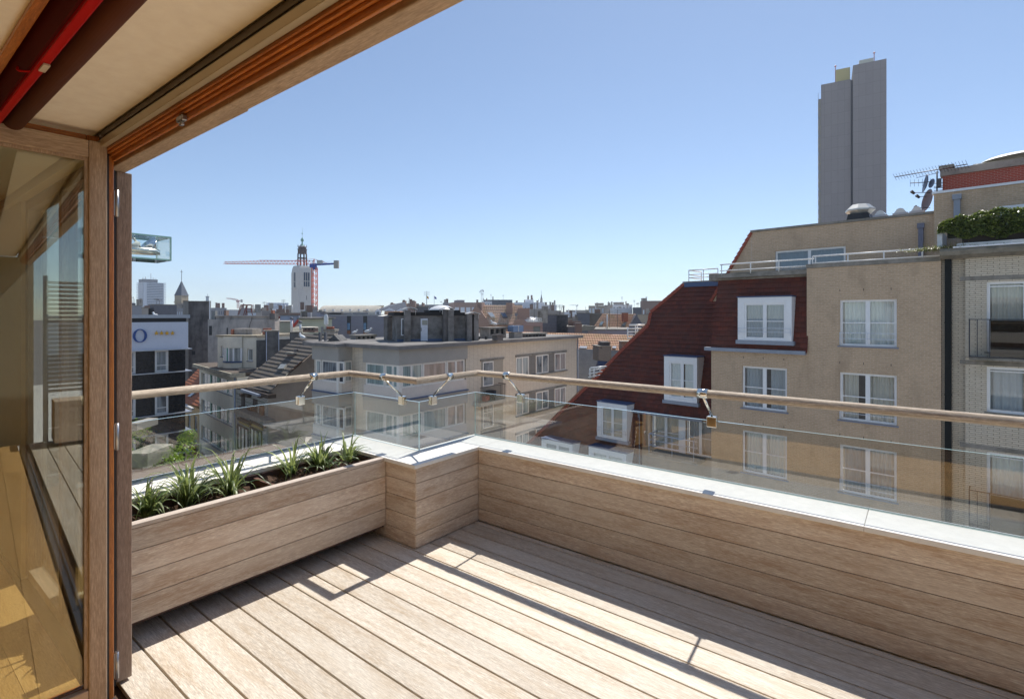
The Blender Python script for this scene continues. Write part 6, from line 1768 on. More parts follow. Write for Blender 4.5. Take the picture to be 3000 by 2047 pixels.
def crane(name, label, k, xm, ytop, ybot, xj, yj, xc, yc, Y, col, col2, w_, rise=None, joff=0):
    """tower crane: lattice mast, lattice jib, counter jib with ballast"""
    e = empty(name, P(qx(k, xm), HY, Y) * 1 , 0, label=label, cat='crane', group='tower cranes on the skyline'); e.location.z = GRD
    o = e.location.copy(); PP = lambda x, y, dy=0: P(qx(k, x), qy(k, y), Y + dy) - o
    m1 = flat(name + '_a' + str(int(Y)), col, rough=.6); m2 = flat(name + '_b' + str(int(Y)), col2, rough=.6)
    def lattice(p, r, wv, wt, n, th, nm, m, tri=False):
        p, r = Vector(p), Vector(r); d = (r - p).normalized()
        u = Vector((0, 1, 0)); v_ = d.cross(u).normalized(); mb = MB()
        if tri: cs = [lambda t, s=s: p.lerp(r, t) + u * wt * s for s in (-.5, .5)] + [lambda t: p.lerp(r, t) + Vector((0, 0, 1)) * wv * (1 if t < .62 else 1 - (t - .62) * 1.2)]
        else: cs = [lambda t, s=s, q_=q_: p.lerp(r, t) + u * wt * s + v_ * wv * q_ for s in (-.5, .5) for q_ in (-.5, .5)]
        for c in cs: mb.cyl(c(0), c(1), th, n=4); 
        if tri: mb.cyl(cs[2](0), cs[2](.62), th, n=4)
        pr = ((0, 2), (1, 2)) if tri else ((0, 1), (2, 3), (0, 2), (1, 3))
        for i in range(n):
            for a_, b_ in pr:
                mb.cyl(cs[a_](i / n), cs[b_]((i + (.5 if tri else 1)) / n), th * .6, n=3, caps=False)
                if tri: mb.cyl(cs[b_]((i + .5) / n), cs[a_]((i + 1) / n), th * .6, n=3, caps=False)
        return mb.build(nm, m, e, weld=False)
    H = (qy(k, ybot) - qy(k, ytop)) / F * Y; wm = w_ / ZW[k][2] / F * Y
    lattice(PP(xm, ybot), PP(xm, ytop), wm, wm, max(6, int(H / wm * .8)), wm * .10, 'mast', m1)
    lattice(PP(xm, yj), PP(xj, yj + (rise or 0)), wm * 1.0 * .9, wm * .7, 26, wm * .055, 'jib', m1, tri=True)
    mb = MB(); a_, b_ = PP(xm, yj + 4), PP(xc, yc); d_ = wm * .25
    mb.prism([a_ + Vector((-wm * .6, -d_, -d_)), b_ + Vector((0, -d_, -d_ * .6)), b_ + Vector((0, -d_, d_ * .8)), a_ + Vector((-wm * .6, -d_, d_))], (0, 2 * d_, 0)); mb.build('counter_jib', m2, e)
    mb = MB(); c_ = PP(xc, yc); mb.box(c_.x - wm * .55, c_.x + wm * .5, c_.y - wm * .4, c_.y + wm * .4, c_.z - wm * 1.1, c_.z + wm * .75); mb.build('ballast', flat('ballast', (.33, .32, .30), rough=.8), e)
    mb = MB(); c_ = PP(xm, yj); mb.lathe((c_.x, c_.y, c_.z - wm * 1.2), [(wm * .5, 0), (wm * .6, wm * .6), (wm * .45, wm * 1.2), (0, wm * 1.25)], 8); mb.box(c_.x - wm * .9, c_.x - wm * .2, c_.y - wm * .8, c_.y - wm * .4, c_.z - wm * .8, c_.z + wm * .1); mb.build('cab', m2, e)
    return e, PP, wm, m1, m2
e, PP, wm, m1, m2 = crane('tower_crane', 'large orange red tower crane with blue counter jib before the white church tower', 'e', 1637, 775, 1510, 100, 725, 2010, 712, 200, (.70, .09, .02), (.015, .06, .33), 72, rise=-12)
mb = MB(); A_ = PP(1627, 632); mb.cyl(PP(1605, 725), A_, .12, n=4); mb.cyl(PP(1650, 725), A_, .12, n=4); mb.cyl(A_, PP(1870, 710), .10, n=4); mb.cyl(A_, PP(1310, 650), .07, n=4); mb.build('tie_bars', m1, e)
mb = MB(); a_ = PP(1730, 690); mb.box(a_.x - 1, a_.x + 1, a_.y - .7, a_.y + .7, a_.z - .6, a_.z + .8); mb.build('winch', flat('winch_grey', (.4, .42, .42)), e)
mb = MB(); pts_ = [PP(x, y) for x, y in ((1760, 678), (1800, 676), (1860, 674), (1940, 672))]
for p_, r_ in zip(pts_, pts_[1:]): mb.cyl(p_, r_, .04, n=3); mb.cyl(p_, p_ + Vector((0, 0, -1.1)), .04, n=3)
mb.build('walkway_rail', m2, e)
t_ = bpy.data.curves.new('lettering', 'FONT'); t_.body = 'Van Wassel' if False else 'VAN'; bpy.data.curves.remove(t_)
crane('tower_crane', 'small pale red tower crane far away left of the white church tower', 'a', 1845, 455, 600, 1645, 470, 1905, 468, 850, (.55, .25, .22), (.50, .18, .15), 26, rise=-37)
crane('tower_crane', 'tiny white tower crane behind the white church dome', 'd', 1160, 275, 380, 1052, 278, 1175, 272, 1400, (.55, .55, .55), (.5, .5, .5), 12, rise=-3)
# church tower of pale stone with lantern
ST = plaster('pale_church_stone', (.66, .62, .57), var=.05, scale=.12, stain=(.54, .50, .46), stain_amt=.5)
ch = Bld('white_church_tower', 'square pale stone church tower with dark brick lantern and green copper spire', 'church', qx('e', 1357), 235, 46.6)
cwR, cwL = ch.along(qx('e', 1612)), ch.along(qx('e', 1240), 0, 'L'); zc0 = ch.z(qx('e', 1357), qy('e', 735))
zc1 = ch.z(qx('e', 1357), qy('e', 860))
mb = MB(); q4 = lambda i, z: [(i, i, z), (cwR - i, i, z), (cwR - i, cwL - i, z), (i, cwL - i, z)]
lev = [q4(0, GRD), q4(0, zc1), q4(.35, zc0 - 1), q4(.7, zc0)]
for A, B in zip(lev, lev[1:]):
    for i in range(4): j = (i + 1) % 4; mb.face([A[i], A[j], B[j], B[i]])
mb.face(lev[-1]); mb.build('shaft', ST, ch.root)
def chw(face, x0, x1, y0, y1, nb):
    r_ = ch.rect(face, qx('e', x0), qy('e', y0), qx('e', x1), qy('e', y1)); f = ch.map(face)
    for i in range(nb):
        w_ = (r_[1] - r_[0]) / nb; a = r_[0] + w_ * i
        mb = MB(f=f); mb.box(a + w_ * .14, a + w_ * .86, -.06, .02, r_[2], r_[3]); o = mb.build('belfry_opening', flat('belfry_dark', (.035, .06, .10), rough=.6), ch.root)
        mb = MB(f=f); mb.box(a + w_ * .14, a + w_ * .86, -.12, -.061, (r_[2] * .62 + r_[3] * .38) - .15, (r_[2] * .62 + r_[3] * .38) + .15); mb.build('cross_bar', ST, o)
    mb = MB(f=f); mb.box(r_[0] - .5, r_[1] + .8, -.3, 0, r_[2] - .9, r_[2] - .1); mb.build('sill', ST, ch.root)
chw('R', 1447, 1555, 862, 1100, 3); chw('L', 1283, 1312, 862, 1110, 2)
pb(ch, 'slit', flat('slit', (.1, .09, .08)), 'e', 1497, 1505, 1255, 1325, -.05, .06)
cc = Vector((cwR / 2, cwL / 2, 0)); cpx = 1443
def cz(y): 
    p = ch.O + ch.d * cc.x + ch.e * cc.y; return CZ - (qy('e', y) - HY) / F * p.y
sc2 = (ch.O + ch.d * cc.x + ch.e * cc.y).y / F / 5.81
LB = plaster('lantern_brick', (.10, .065, .06), var=.2, scale=.5)
mb = MB(); R0 = 82 * sc2
for i in range(8):
    an_ = math.pi / 4 * i; mb.cyl((cc.x + R0 * .93 * math.cos(an_), cc.y + R0 * .93 * math.sin(an_), zc0 - .05), (cc.x + R0 * .86 * math.cos(an_), cc.y + R0 * .86 * math.sin(an_), cz(540)), R0 * .13, n=6)
    mb.cyl((cc.x + R0 * .9 * math.cos(an_), cc.y + R0 * .9 * math.sin(an_), cz(430)), (cc.x + R0 * .9 * math.cos(an_), cc.y + R0 * .9 * math.sin(an_), cz(385)), R0 * .06, R0 * .02, n=5)
mb.build('lantern_piers', LB, ch.root)
for (y0, y1, r_) in ((625, 612, .95), (545, 470, .93), (472, 432, .84)):
    mb = MB(); mb.cyl((cc.x, cc.y, cz(y0)), (cc.x, cc.y, cz(y1)), R0 * r_, n=8, smooth=False); mb.build('lantern_ring', LB, ch.root)
mb = MB(); mb.cyl((cc.x, cc.y, cz(472)), (cc.x, cc.y, cz(465)), R0 * 1.02, n=8); mb.build('lantern_cornice', LB, ch.root)
mb = MB(); mb.cyl((cc.x, cc.y, cz(435)), (cc.x, cc.y, cz(412)), R0 * .78, n=8); mb.build('balcony', PALE, ch.root)
COP = flat('copper_green', (.20, .38, .30), rough=.6, var=.2)
mb = MB(); mb.lathe((cc.x, cc.y, 0), [(R0 * .42, cz(412)), (R0 * .2, cz(385)), (R0 * .10, cz(345)), (R0 * .30, cz(325)), (R0 * .32, cz(308)), (R0 * .12, cz(275)), (0, cz(250))], 12); mb.build('spire', COP, ch.root)
mb = MB(); mb.cyl((cc.x, cc.y, cz(262)), (cc.x, cc.y, cz(100)), R0 * .025, n=5); mb.lathe((cc.x, cc.y, cz(198)), [(0, -R0 * .16), (R0 * .16, 0), (0, R0 * .16)], 8); mb.cyl((cc.x - R0 * .25, cc.y, cz(198)), (cc.x + R0 * .25, cc.y, cz(198)), R0 * .03, n=4); mb.build('finial', COP, ch.root)
# nave roof of that church
nv = Bld('church_nave', 'long pale lichen covered church nave roof right of the white tower', 'church', qx('b', 1262), 215, -4)
wn = nv.along(qx('c', 152)); zn1, zn0 = nv.z(qx('b', 1800), qy('b', 408)), nv.z(qx('b', 1800), qy('b', 560))
mb = MB(); prof = [(0, zn0 - 3), (0, zn0), (2, zn0 + (zn1 - zn0) * .5), (5, zn1 - .4), (8, zn1), (16, zn0)]
for (a, b_), (c, d_) in zip(prof, prof[1:]): mb.face([(0, a, b_), (wn + .0, a, b_), (wn - (4 if b_ >= zn1 - .5 else 0), c, d_), (0, c, d_)], 0, True)
mb.build('roof', plaster('lichen_roof', (.50, .46, .38), var=.12, scale=.25, stain=(.36, .32, .25), stain_amt=.5, fine=2), nv.root)
nv.box('wall', ST, 0, wn, .1, 16, GRD, zn0 - 1)
for i in range(6): mb = MB(); mb.box(wn * (.1 + .14 * i), wn * (.1 + .14 * i) + .8, .6, 1.4, zn0 + 1.4, zn0 + 2.2); mb.build('roof_vent', PALE, nv.root)
ng = blk('church_side_gable', 'grey curved side gable left of the white church tower', 'church', 'b', 690, 850, 490, 250, 0, plaster('side_roof', (.34, .32, .29), var=.1, scale=.2), d=10)
mb = MB(); R = [(ng.w * t, 0, ng.zt + (ng.z(qx('b', 800), qy('b', 408)) - ng.zt) * math.sin(t * math.pi * .5) ** .8) for t in [i / 10 for i in range(11)]]; mb.prism([(0, 0, ng.zt - 1)] + R + [(ng.w, 0, ng.zt - 1)], (0, 8, 0)); mb.build('gable', MATS['side_roof'], ng.root)
o_ = blk('white_office', 'long white office block with ribbon windows far behind the brown roofs', 'building', 'b', 400, 800, 400, 800, 4, WHT, d=30)
o2_ = pb(o_, 'top_floor', WHT, 'b', 445, 802, 370, 402, 3, 20)
for y0, y1, x0 in ((376, 390, 460), (408, 420, 465), (432, 446, 465), (455, 468, 500)): pb(o_, 'window_band', flat('office_glass', (.25, .32, .42), rough=.3), 'b', x0, 790, y0, y1, -.5, .45)

# table of plain blocks: name, label, zoom, x0, x1, ytop, depth, angle, material, left-face x, windows
B_ = [
 ('slate_clad_house', 'grey house with lozenge slate flank directly above the hotel roof', 'a', 415, 800, 540, 110, 48, SLATE, 318, None),
 ('narrow_grey_house', 'narrow grey house with small white gridded window left of the slate flank', 'a', 205, 318, 600, 105, 0, GBR, None, [('R', 1, 1, 4.8, 4.0, .75, .9, FWL)]),
 ('grey_blue_house', 'grey blue house wall at the far left beside the door post', 'a', 40, 204, 555, 125, 5, GBL, None, None),
 ('dark_roof_block', 'small dark flat block top at the left edge under the high-rise', 'a', 30, 100, 508, 260, 0, DRK, None, None),
 ('grey_back_block', 'pale grey block top behind the narrow gridded house', 'a', 150, 410, 570, 190, 2, GBR, None, [('R', 5, 1, 1.5, 3, .5, .6, FW)]),
 ('brown_back_block', 'grey brown block between church tower and slate flank', 'a', 795, 905, 598, 150, 0, GBL, None, [('R', 3, 2, 1, 3, .4, .5, FWL)]),
 ('blue_grey_flats', 'blue grey flats right of the tall concrete wall', 'a', 1435, 1650, 590, 240, 47, GBL, 1370, [('R', 6, 2, 1.5, 3.2, .4, .5, FW)]),
 ('mauve_flats', 'mauve grey flats behind the red swing frame', 'a', 1885, 2092, 592, 260, -3, plaster('mauve_wall', (.26, .235, .25), var=.08, scale=.3), None, [('R', 5, 2, 2, 3.2, .3, .4, GBL)]),
 ('white_low_house', 'low white house under the red swing frame', 'a', 2008, 2150, 674, 90, 0, WHT, None, [('R', 1, 1, .8, 1.5, .25, .9, BLACK)]),
 ('far_low_block', 'very distant low blue grey block on the horizon left of the office', 'a', 2092, 2330, 632, 900, 0, GBL, None, None),
 ('far_low_block', 'very distant low block right of the small red crane', 'a', 1650, 1890, 622, 700, 0, GBL, None, None),
 ('brown_block', 'wide brown brick block below the white office', 'b', 375, 700, 500, 150, 42, GBR, 278, [('R', 7, 1, 1.8, 2.6, .45, .5, FW)]),
 ('brick_block', 'red brown brick block just left of the white church tower', 'b', 605, 808, 475, 140, -2, BRNB, None, [('R', 5, 1, 2.2, 3, .4, .4, FW)]),
 ('penthouse_block', 'grey rooftop storey over the wide brown block', 'b', 385, 540, 462, 170, 0, CONC, None, None),
 ('railed_terrace_block', 'low brick terrace block with thin roof rail in front of the white tower', 'b', 640, 1000, 540, 120, 0, BRNB, None, [('R', 8, 1, .5, 2, .4, .6, FWL)]),
 ('white_brick_house', 'white painted brick house front with small dark window', 'b', 668, 972, 580, 85, 35, plaster('white_painted', (.58, .60, .68), var=.06, scale=1), 606, [('R', 8, 1, 3.4, 2.2, .3, .7, FW)]),
 ('green_wall_house', 'low pale green rendered house under the white brick front', 'b', 582, 842, 690, 62, -2, GREENP, None, None),
 ('pale_green_house', 'pale green rendered house with flat dark roof edge', 'b', 968, 1508, 632, 58, -1, GREENP, None, None),
 ('grey_unit_house', 'light grey plant room block at the crane foot', 'b', 1062, 1160, 482, 130, 34, PALE, 1040, None),
 ('grey_unit_house', 'square grey block right at the foot of the orange crane', 'b', 1185, 1268, 480, 128, 0, GBL, None, None),
 ('brown_parapet_block', 'brown parapet block between green house and stack', 'b', 1010, 1110, 520, 75, 0, DCONC, None, None),
 ('lavender_brick_house', 'raised lavender brick part behind the pale green house', 'b', 1265, 1385, 520, 96, 0, LAV, None, None),
 ('long_lavender_building', 'long lavender grey brick building with tall dark window slots', 'b', 1385, 3700, 574, 88, -1, LAV, None, None),
 ('slate_mansard_house', 'house with blue slate mansard and white dormers behind the roof house', 'c', 100, 640, 560, 170, 2, PALE, None, None),
 ('brown_chimney_house', 'brown brick house top with tall chimneys on the skyline', 'c', 650, 815, 380, 230, 31, BRNB, 590, None),
 ('grey_roofline_house', 'long low grey roofline under the two flags', 'c', 780, 1260, 400, 260, 0, GBL, None, [('R', 9, 1, 1.2, 2.5, .4, .5, FWL)]),
 ('slate_fish_house', 'scalloped slate wall behind the metal cowls', 'c', 780, 965, 440, 80, 0, SLATE, None, None),
 ('brown_apartments', 'brown apartment block with white window bays near the antenna mast', 'c', 1385, 1840, 362, 190, 17, PINKB, 1300, [('R', 5, 2, 1.8, 4.6, .72, .62, WHT)]),
 ('dark_flats', 'dark flats left of the brown apartment block', 'c', 1200, 1300, 370, 250, 0, GBL, None, None),
 ('pale_roof_block', 'pale flat roofed block right of the antenna mast', 'c', 1840, 2000, 345, 300, 0, PALE, None, [('R', 4, 1, 1.5, 4, .5, .5, FW)]),
 ('modern_dark_building', 'dark modern building with slanted glass roof line', 'd', -220, 208, 192, 330, 2, DRK, None, [('R', 8, 1, 3, 6, .7, .6, FW)]),
 ('brown_gable_block', 'low wall with windows behind the tall pink chimney', 'd', 205, 350, 262, 210, 0, GBR, None, None),
 ('white_terrace_flats', 'white flats left of the slender spire', 'd', 238, 475, 232, 300, 0, WHT, None, [('R', 5, 1, 3, 4, .3, .5, FW)]),
 ('white_tower_flats', 'taller white flats directly left of the slender spire', 'd', 398, 520, 190, 320, 0, WHT, None, [('R', 3, 2, 2, 5, .5, .5, FW)]),
 ('white_gable_flats', 'white flats under the slender spire', 'd', 520, 680, 230, 280, 0, WHT, None, None),
 ('white_party_wall', 'white party wall with two rows of windows right of the slender spire', 'd', 650, 862, 268, 240, 0, WHT, None, None),
 ('grey_brick_row', 'grey brick row below the white flats', 'd', 470, 770, 325, 200, 0, GBR, None, [('R', 5, 2, 3, 4, .35, .5, FWL)]),
 ('grey_brown_end', 'grey brown building end left of the white low house', 'd', 770, 928, 352, 195, 0, GBR, None, [('R', 5, 2, 2.5, 4, .3, .5, FW)]),
 ('far_brown_row', 'distant brown roof row left of the tiny crane', 'd', 1010, 1330, 345, 420, -4, GBR, 1000, [('R', 9, 1, 3, 5, .35, .4, FWL)]),
 ('low_grey_row', 'low grey link row between brown end and white low house', 'd', 925, 995, 372, 180, 0, GBR, None, None),
 ('white_window_house', 'white house with tall windows before the white dome', 'd', 978, 1165, 374, 130, 2, WHT, None, [('R', 4, 1, 2.6, 3.6, .35, .9, FW)]),
 ('beige_low_wall', 'beige low house below the white house', 'd', 1030, 1165, 462, 105, 0, OCH, None, None),
 ('ochre_flats', 'ochre flats with many pale windows right of the tiny crane', 'd', 1335, 1570, 280, 300, -2, OCH, None, [('R', 5, 4, 1.5, 4.6, .62, .6, FWL)]),
 ('brown_flats_end', 'darker brown end of the ochre flats', 'd', 1570, 1692, 270, 290, 0, GBR, None, None),
 ('grey_pale_flats', 'pale grey flats with windows on the right skyline', 'd', 1655, 1985, 318, 230, -3, PALE, None, None),
 ('grey_upper_flats', 'upper pale storeys with brown roof house on the right skyline', 'd', 1690, 1982, 268, 260, -2, PALE, None, [('R', 6, 2, 1.2, 4, .45, .5, FW)]),
 ('dark_block', 'dark slate block left of the red brick tower flats', 'd', 1990, 2120, 305, 220, 0, DRK, None, None),
 ('red_brick_flats', 'red brown brick flats at the right end of the skyline', 'd', 2120, 2420, 208, 260, -10, BRNB, 2100, [('R', 5, 4, 4.5, 5, .35, .55, FWL)]),
 ('ochre_house', 'ochre flat roofed house right of the orange gable roof', 'd', 2060, 2262, 415, 100, 0, OCH, None, [('R', 5, 1, 1.5, 2.5, .3, .5, FW)]),
 ('brown_flat_house', 'brown flat roofed house left of the orange gable roof', 'd', 1350, 1545, 402, 98, -2, plaster('umber_wall', (.20, .165, .13), var=.1), None, None),
 ('slate_end_house', 'pale grey slate clad gable end beside the white dome', 'd', 1160, 1352, 392, 95, 0, SLATE, None, None),
 ('slate_block', 'dark slate clad house end, large one in the centre right', 'd', 592, 862, 418, 72, 4, SLATE, None, None),
 ('slate_block', 'darker slate clad return wall beside the large slate end', 'd', 862, 1030, 424, 74, -12, DSLATE, None, None),
 ('low_slate_house', 'low slate and felt roofs behind the brown chimney', 'd', 1025, 1160, 600, 66, 0, SLATE, None, None),
 ('pink_flat_house', 'pink brick flat roofed house with metal panels and roof rail', 'd', 372, 655, 540, 56, -4, plaster('pink_panel', (.40, .28, .25), var=.06, scale=.5), None, None),
 ('low_pink_wall', 'low lavender wall beneath the orange gable roof', 'd', 1325, 1990, 640, 66, -1, plaster('lavender_wall', (.30, .27, .30), var=.08), None, None),
]
MADE = {}
for (nm, lab, k, x0, x1, yt, Y, a, m_, xl, wn_) in B_:
    cat = 'wall' if 'wall' in nm and 'house' not in nm else 'building'
    MADE[lab] = blk(nm, lab, cat, k, x0, x1, yt, Y, a, m_, xl=xl, wins=wn_, edge=(STONE if Y < 130 else None), d=(12 if Y < 150 else 25))
rnc = random.Random(21)
for lab_, b_ in MADE.items():
    Yb = b_.O.y
    if Yb > 420 or 'wall' in lab_[:12]: continue
    for i in range(rnc.randint(1, 4)):
        x_ = rnc.uniform(.05, .9) * b_.w; wd = rnc.uniform(.5, 1.3); ht = rnc.uniform(.4, 1.4) * (1 + Yb / 300); y_ = rnc.uniform(1, 6)
        if 'lavender grey' in lab_ or 'pale green' in lab_: ht *= .35
        kind = rnc.random()
        if kind < .5: b_.box('chimney', rnc.choice([BRNB, CONC, GBR]), x_, x_ + wd, y_, y_ + .8, b_.zt, b_.zt + ht)
        elif kind < .75:
            mb = MB(); mb.cyl((x_, y_, b_.zt), (x_, y_, b_.zt + ht * 1.2), .07 + Yb / 4000, n=6); mb.build('vent_pipe', SHEET, b_.root)
        else:
            mb = MB(); h3 = ht * 1.6; tk = .02 + Yb / 6000; mb.cyl((x_, y_, b_.zt), (x_, y_, b_.zt + h3), tk, n=4)
            for k_ in range(4): mb.cyl((x_ - .5, y_, b_.zt + h3 * (.75 + .07 * k_)), (x_ + .5, y_, b_.zt + h3 * (.75 + .07 * k_)), tk * .6, n=3)
            mb.build('aerial', DARKM, b_.root)
def made(s): return next(v for k_, v in MADE.items() if s in k_)
lav = made('long lavender'); 
for x0, x1 in ((1752, 1815), (2015, 2078)):
    pb(lav, 'window_slot', flat('slot_dark', (.02, .022, .03), rough=.3), 'b', x0, x1, 582, 875, -.06, .05)
    pb(lav, 'blue_pane', flat('blue_pane', (.07, .22, .42), rough=.1, coat=1), 'b', x0 + 3, x1 - 14, 698, 808, -.12, .05); pb(lav, 'orange_panel', flat('orange_panel', (.32, .12, .05)), 'b', x0 + 3, x1 - 10, 820, 872, -.12, .05)
pb(lav, 'white_edge', flat('white_coping_line', (.75, .76, .8)), 'b', 1385, 3700, 570, 577, -.2, 1.0)
pb(lav, 'roof_light', flat('dark_rooflight', (.04, .03, .03)), 'b', 1395, 1660, 530, 562, .4, 2)
for x0, x1, y0, y1 in ((1700, 1830, 535, 560), (1840, 2100, 528, 560), (1960, 2080, 545, 568)): pb(lav, 'solar_panel', flat('solar_frame', (.25, .25, .27), rough=.3), 'b', x0, x1, y0, y1, 1.5, .2)
wbh = made('white painted brick'); pb(wbh, 'red_flank', flat('red_flank', (.38, .10, .05), rough=.8), 'b', 606, 667, 585, 690, -.1, .09)
gh = made('with flat dark roof edge'); pb(gh, 'dark_roof_edge', flat('felt_edge', (.10, .10, .09)), 'b', 935, 1535, 618, 634, -.5, 4); pb(gh, 'door', flat('grey_door', (.22, .23, .24)), 'b', 1330, 1372, 760, 875, -.05, .04)
rd = Bld('red_gable', 'small red framed white gable behind the pale flue pipes', 'gable', qx('b', 860), 60, 0)
mb = MB(); g_ = lambda x, y, o=0: (rd.along(qx('b', x), o), o, rd.z(qx('b', x), qy('b', y), o))
for (A, B, w_) in (((868, 770), (965, 650), .22), ((965, 650), (1040, 770), .22), ((866, 650), (866, 770), .15)): mb.bar(g_(*A), g_(*B), w_)
mb.build('frame', flat('red_frame', (.5, .06, .04)), rd.root); mb = MB(); mb.face([g_(872, 790, .1), g_(1035, 790, .1), g_(965, 665, .1)]); mb.build('infill', WHT, rd.root)
louvre_chimney('vent_chimney', 'brick vent chimney with three openings in front of the pale green house', 'b', 1035, 1228, 768, 850, 50, 0, n=3, mat=BRNB)
pb(Bld('low_roof_house', 'low flat house block under the white flue pipes', 'house', qx('b', 870), 52, 0), 'wall', CREAM, 'b', 870, 1040, 770, 860, 0, 4)
for x_, yt_, lab in ((853, 655, 'tall white flue pipe left of the red gable'), (994, 715, 'shorter white flue pipe with dark cap right of the red gable')):
    fb = Bld('flue_pipe', lab, 'flue', qx('b', x_), 51, 0); z1, z0 = fb.z(qx('b', x_), qy('b', yt_)), fb.z(qx('b', x_), qy('b', 828))
    mb = MB(); mb.cyl((0, 0, z0), (0, 0, z1), .11, n=10); mb.build('pipe', flat('white_pipe', (.7, .71, .73), rough=.4), fb.root); mb = MB(); mb.lathe((0, 0, z1 + .1), [(0, 0), (.18, 0), (.16, .16), (0, .24)], 10); mb.build('cap', flat('dark_cap', (.1, .1, .12)), fb.root)
pc = Bld('pot_chimney', 'low chimney with three red clay pots and a metal flue', 'chimney', qx('b', 1378), 46, 0)
pb(pc, 'stack', CONC, 'b', 1378, 1545, 832, 895, 0, 1); pb(pc, 'cap', STONE, 'b', 1370, 1550, 798, 832, -.1, 1.2)
for x_ in (1425, 1463, 1499): 
    s_ = pc.along(qx('b', x_)); z0, z1 = pc.z(qx('b', x_), qy('b', 798)), pc.z(qx('b', x_), qy('b', 757)); mb = MB(); mb.cyl((s_, .3, z0), (s_, .3, z1), .16, .14, n=10); mb.build('pot', flat('red_pot', (.34, .09, .04)), pc.root)
s_ = pc.along(qx('b', 1393)); mb = MB(); mb.cyl((s_, .3, pc.z(qx('b', 1393), qy('b', 800))), (s_, .3, pc.z(qx('b', 1393), qy('b', 650))), .1, n=8); mb.lathe((s_, .3, pc.z(qx('b', 1393), qy('b', 720))), [(.2, 0), (.2, .6), (.1, .9)], 8); mb.build('flue', SHEET, pc.root)
for xx, lab in ((1303, 'dark grey pipe stub nearest the gull'), (1392, 'dark grey pipe stub right of the first one')):
    e = Bld('vent_pipe', lab, 'pipe', qx('b', xx - 14), 33, 0); pb(e, 'pipe', plaster('pipe_grey', (.10, .105, .12), var=.1), 'b', xx - 14, xx + 14, 845, 990, 0, .3)
tr_ = Bld('ridge_vent', 'small triangular felt ridge vent on the corner house roof', 'roof vent', qx('b', 1425), 34, 0)
mb = MB(); g_ = lambda x, y, o=0: (tr_.along(qx('b', x), o), o, tr_.z(qx('b', x), qy('b', y), o)); mb.prism([g_(1425, 990), g_(1640, 990), g_(1545, 895)], (0, 1.6, 0)); mb.build('hood', DSLATE, tr_.root)
# slate mansard with dormers
sm = made('blue slate mansard'); zA, zB_ = sm.z(qx('c', 300), qy('c', 500)), sm.z(qx('c', 300), qy('c', 400))
mb = MB(); mb.prism([(0, -.3, zA), (sm.w, -.3, zA), (sm.w - 1, 3.5, zB_ + 1), (4.5, 3.5, zB_)], (0, .4, 0)); mb.build('mansard', BSL, sm.root)
for x0, x1, yt, yb in ((105, 195, 468, 560), (255, 415, 452, 550), (462, 580, 460, 550)):
    a, c = sm.along(qx('c', x0), -.8), sm.along(qx('c', x1), -.8); z0, z1 = sm.z(qx('c', x0), qy('c', yb), -.8), sm.z(qx('c', x0), qy('c', yt), -.8)
    mb = MB(); mb.prism([(a, -.8, z0), (c, -.8, z0), (c, -.8, z0 + (z1 - z0) * .6), ((a + c) / 2, -.8, z1), (a, -.8, z0 + (z1 - z0) * .6)], (0, 3, 0)); d_ = mb.build('dormer', WHT, sm.root)
    mb = MB(); mb.box(a + (c - a) * .25, a + (c - a) * .75, -.9, -.81, z0, z0 + (z1 - z0) * .5); mb.build('window', FW, d_)
oh = Bld('orange_shed_roof', 'small orange tiled roof before the slate mansard', 'roof', qx('c', 255), 120, 0); pb(oh, 'roof', PANT, 'c', 255, 505, 505, 570, 0, 5)
for x0, x1, yt, h in ((350, 398, 378, 'low'), (545, 590, 335, 'square'), (690, 750, 345, 'broad'), (858, 888, 375, 'slim')):
    cbk = Bld('brick_stack', h + ' brown brick chimney stack on the skyline left of the flags', 'chimney', qx('c', x0), 200, 0); pb(cbk, 'stack', BRNB, 'c', x0, x1, yt, 440, 0, 3); pb(cbk, 'pots', BRNB, 'c', x0 + 8, x1 - 8, yt - 12, yt, .5, 1)
FL = [(937, 245, 440, 'flag pole with black yellow and red striped flag', [(.01, .01, .01), (.75, .5, .02), (.6, .03, .03)]), (1063, 252, 440, 'flag pole with dark blue flag right of the striped one', [(.03, .06, .3)] * 3)]
for (x_, yt, yb, lab, cs) in FL:
    fb = Bld('flagpole', lab, 'flag', qx('c', x_), 200, 0); z1, z0 = fb.z(qx('c', x_), qy('c', yt)), fb.z(qx('c', x_), qy('c', yb))
    mb = MB(); mb.cyl((0, 0, z0 - 4), (0, 0, z1), .09, n=6); mb.build('pole', PALE, fb.root)
    mb = MB(); s_ = .85
    ms = [flat('flag_' + str(round(c[0] * 100)) + str(round(c[2] * 100)), c, rough=.9) for c in cs]
    for i in range(3):
        for j in range(4):
            xa, xb = (i + j / 4) * .34 * s_, (i + (j + 1) / 4) * .34 * s_
            fz = lambda x: -x * .6 - .2; fy = lambda x: .1 * math.sin(x * 6)
            mb.face([(xa, fy(xa), z1 + fz(xa)), (xb, fy(xb), z1 + fz(xb)), (xb, fy(xb), z1 + fz(xb) - .85), (xa, fy(xa), z1 + fz(xa) - .9)], i)
    mb.build('flag', ms, fb.root)
ant = Bld('antenna_mast', 'lattice telecom mast with panel antennas on the skyline', 'mast', qx('c', 1840), 260, 0)
sA_ = 260 / F / 5.533
mb = MB()
for dx, dy in ((-17, -17), (17, -17), (17, 17), (-17, 17)): mb.cyl((dx * sA_, dy * sA_, ant.z(qx('c', 1840), qy('c', 420))), (dx * sA_ * .8, dy * sA_ * .8, ant.z(qx('c', 1840), qy('c', 165))), 2.2 * sA_, n=4)
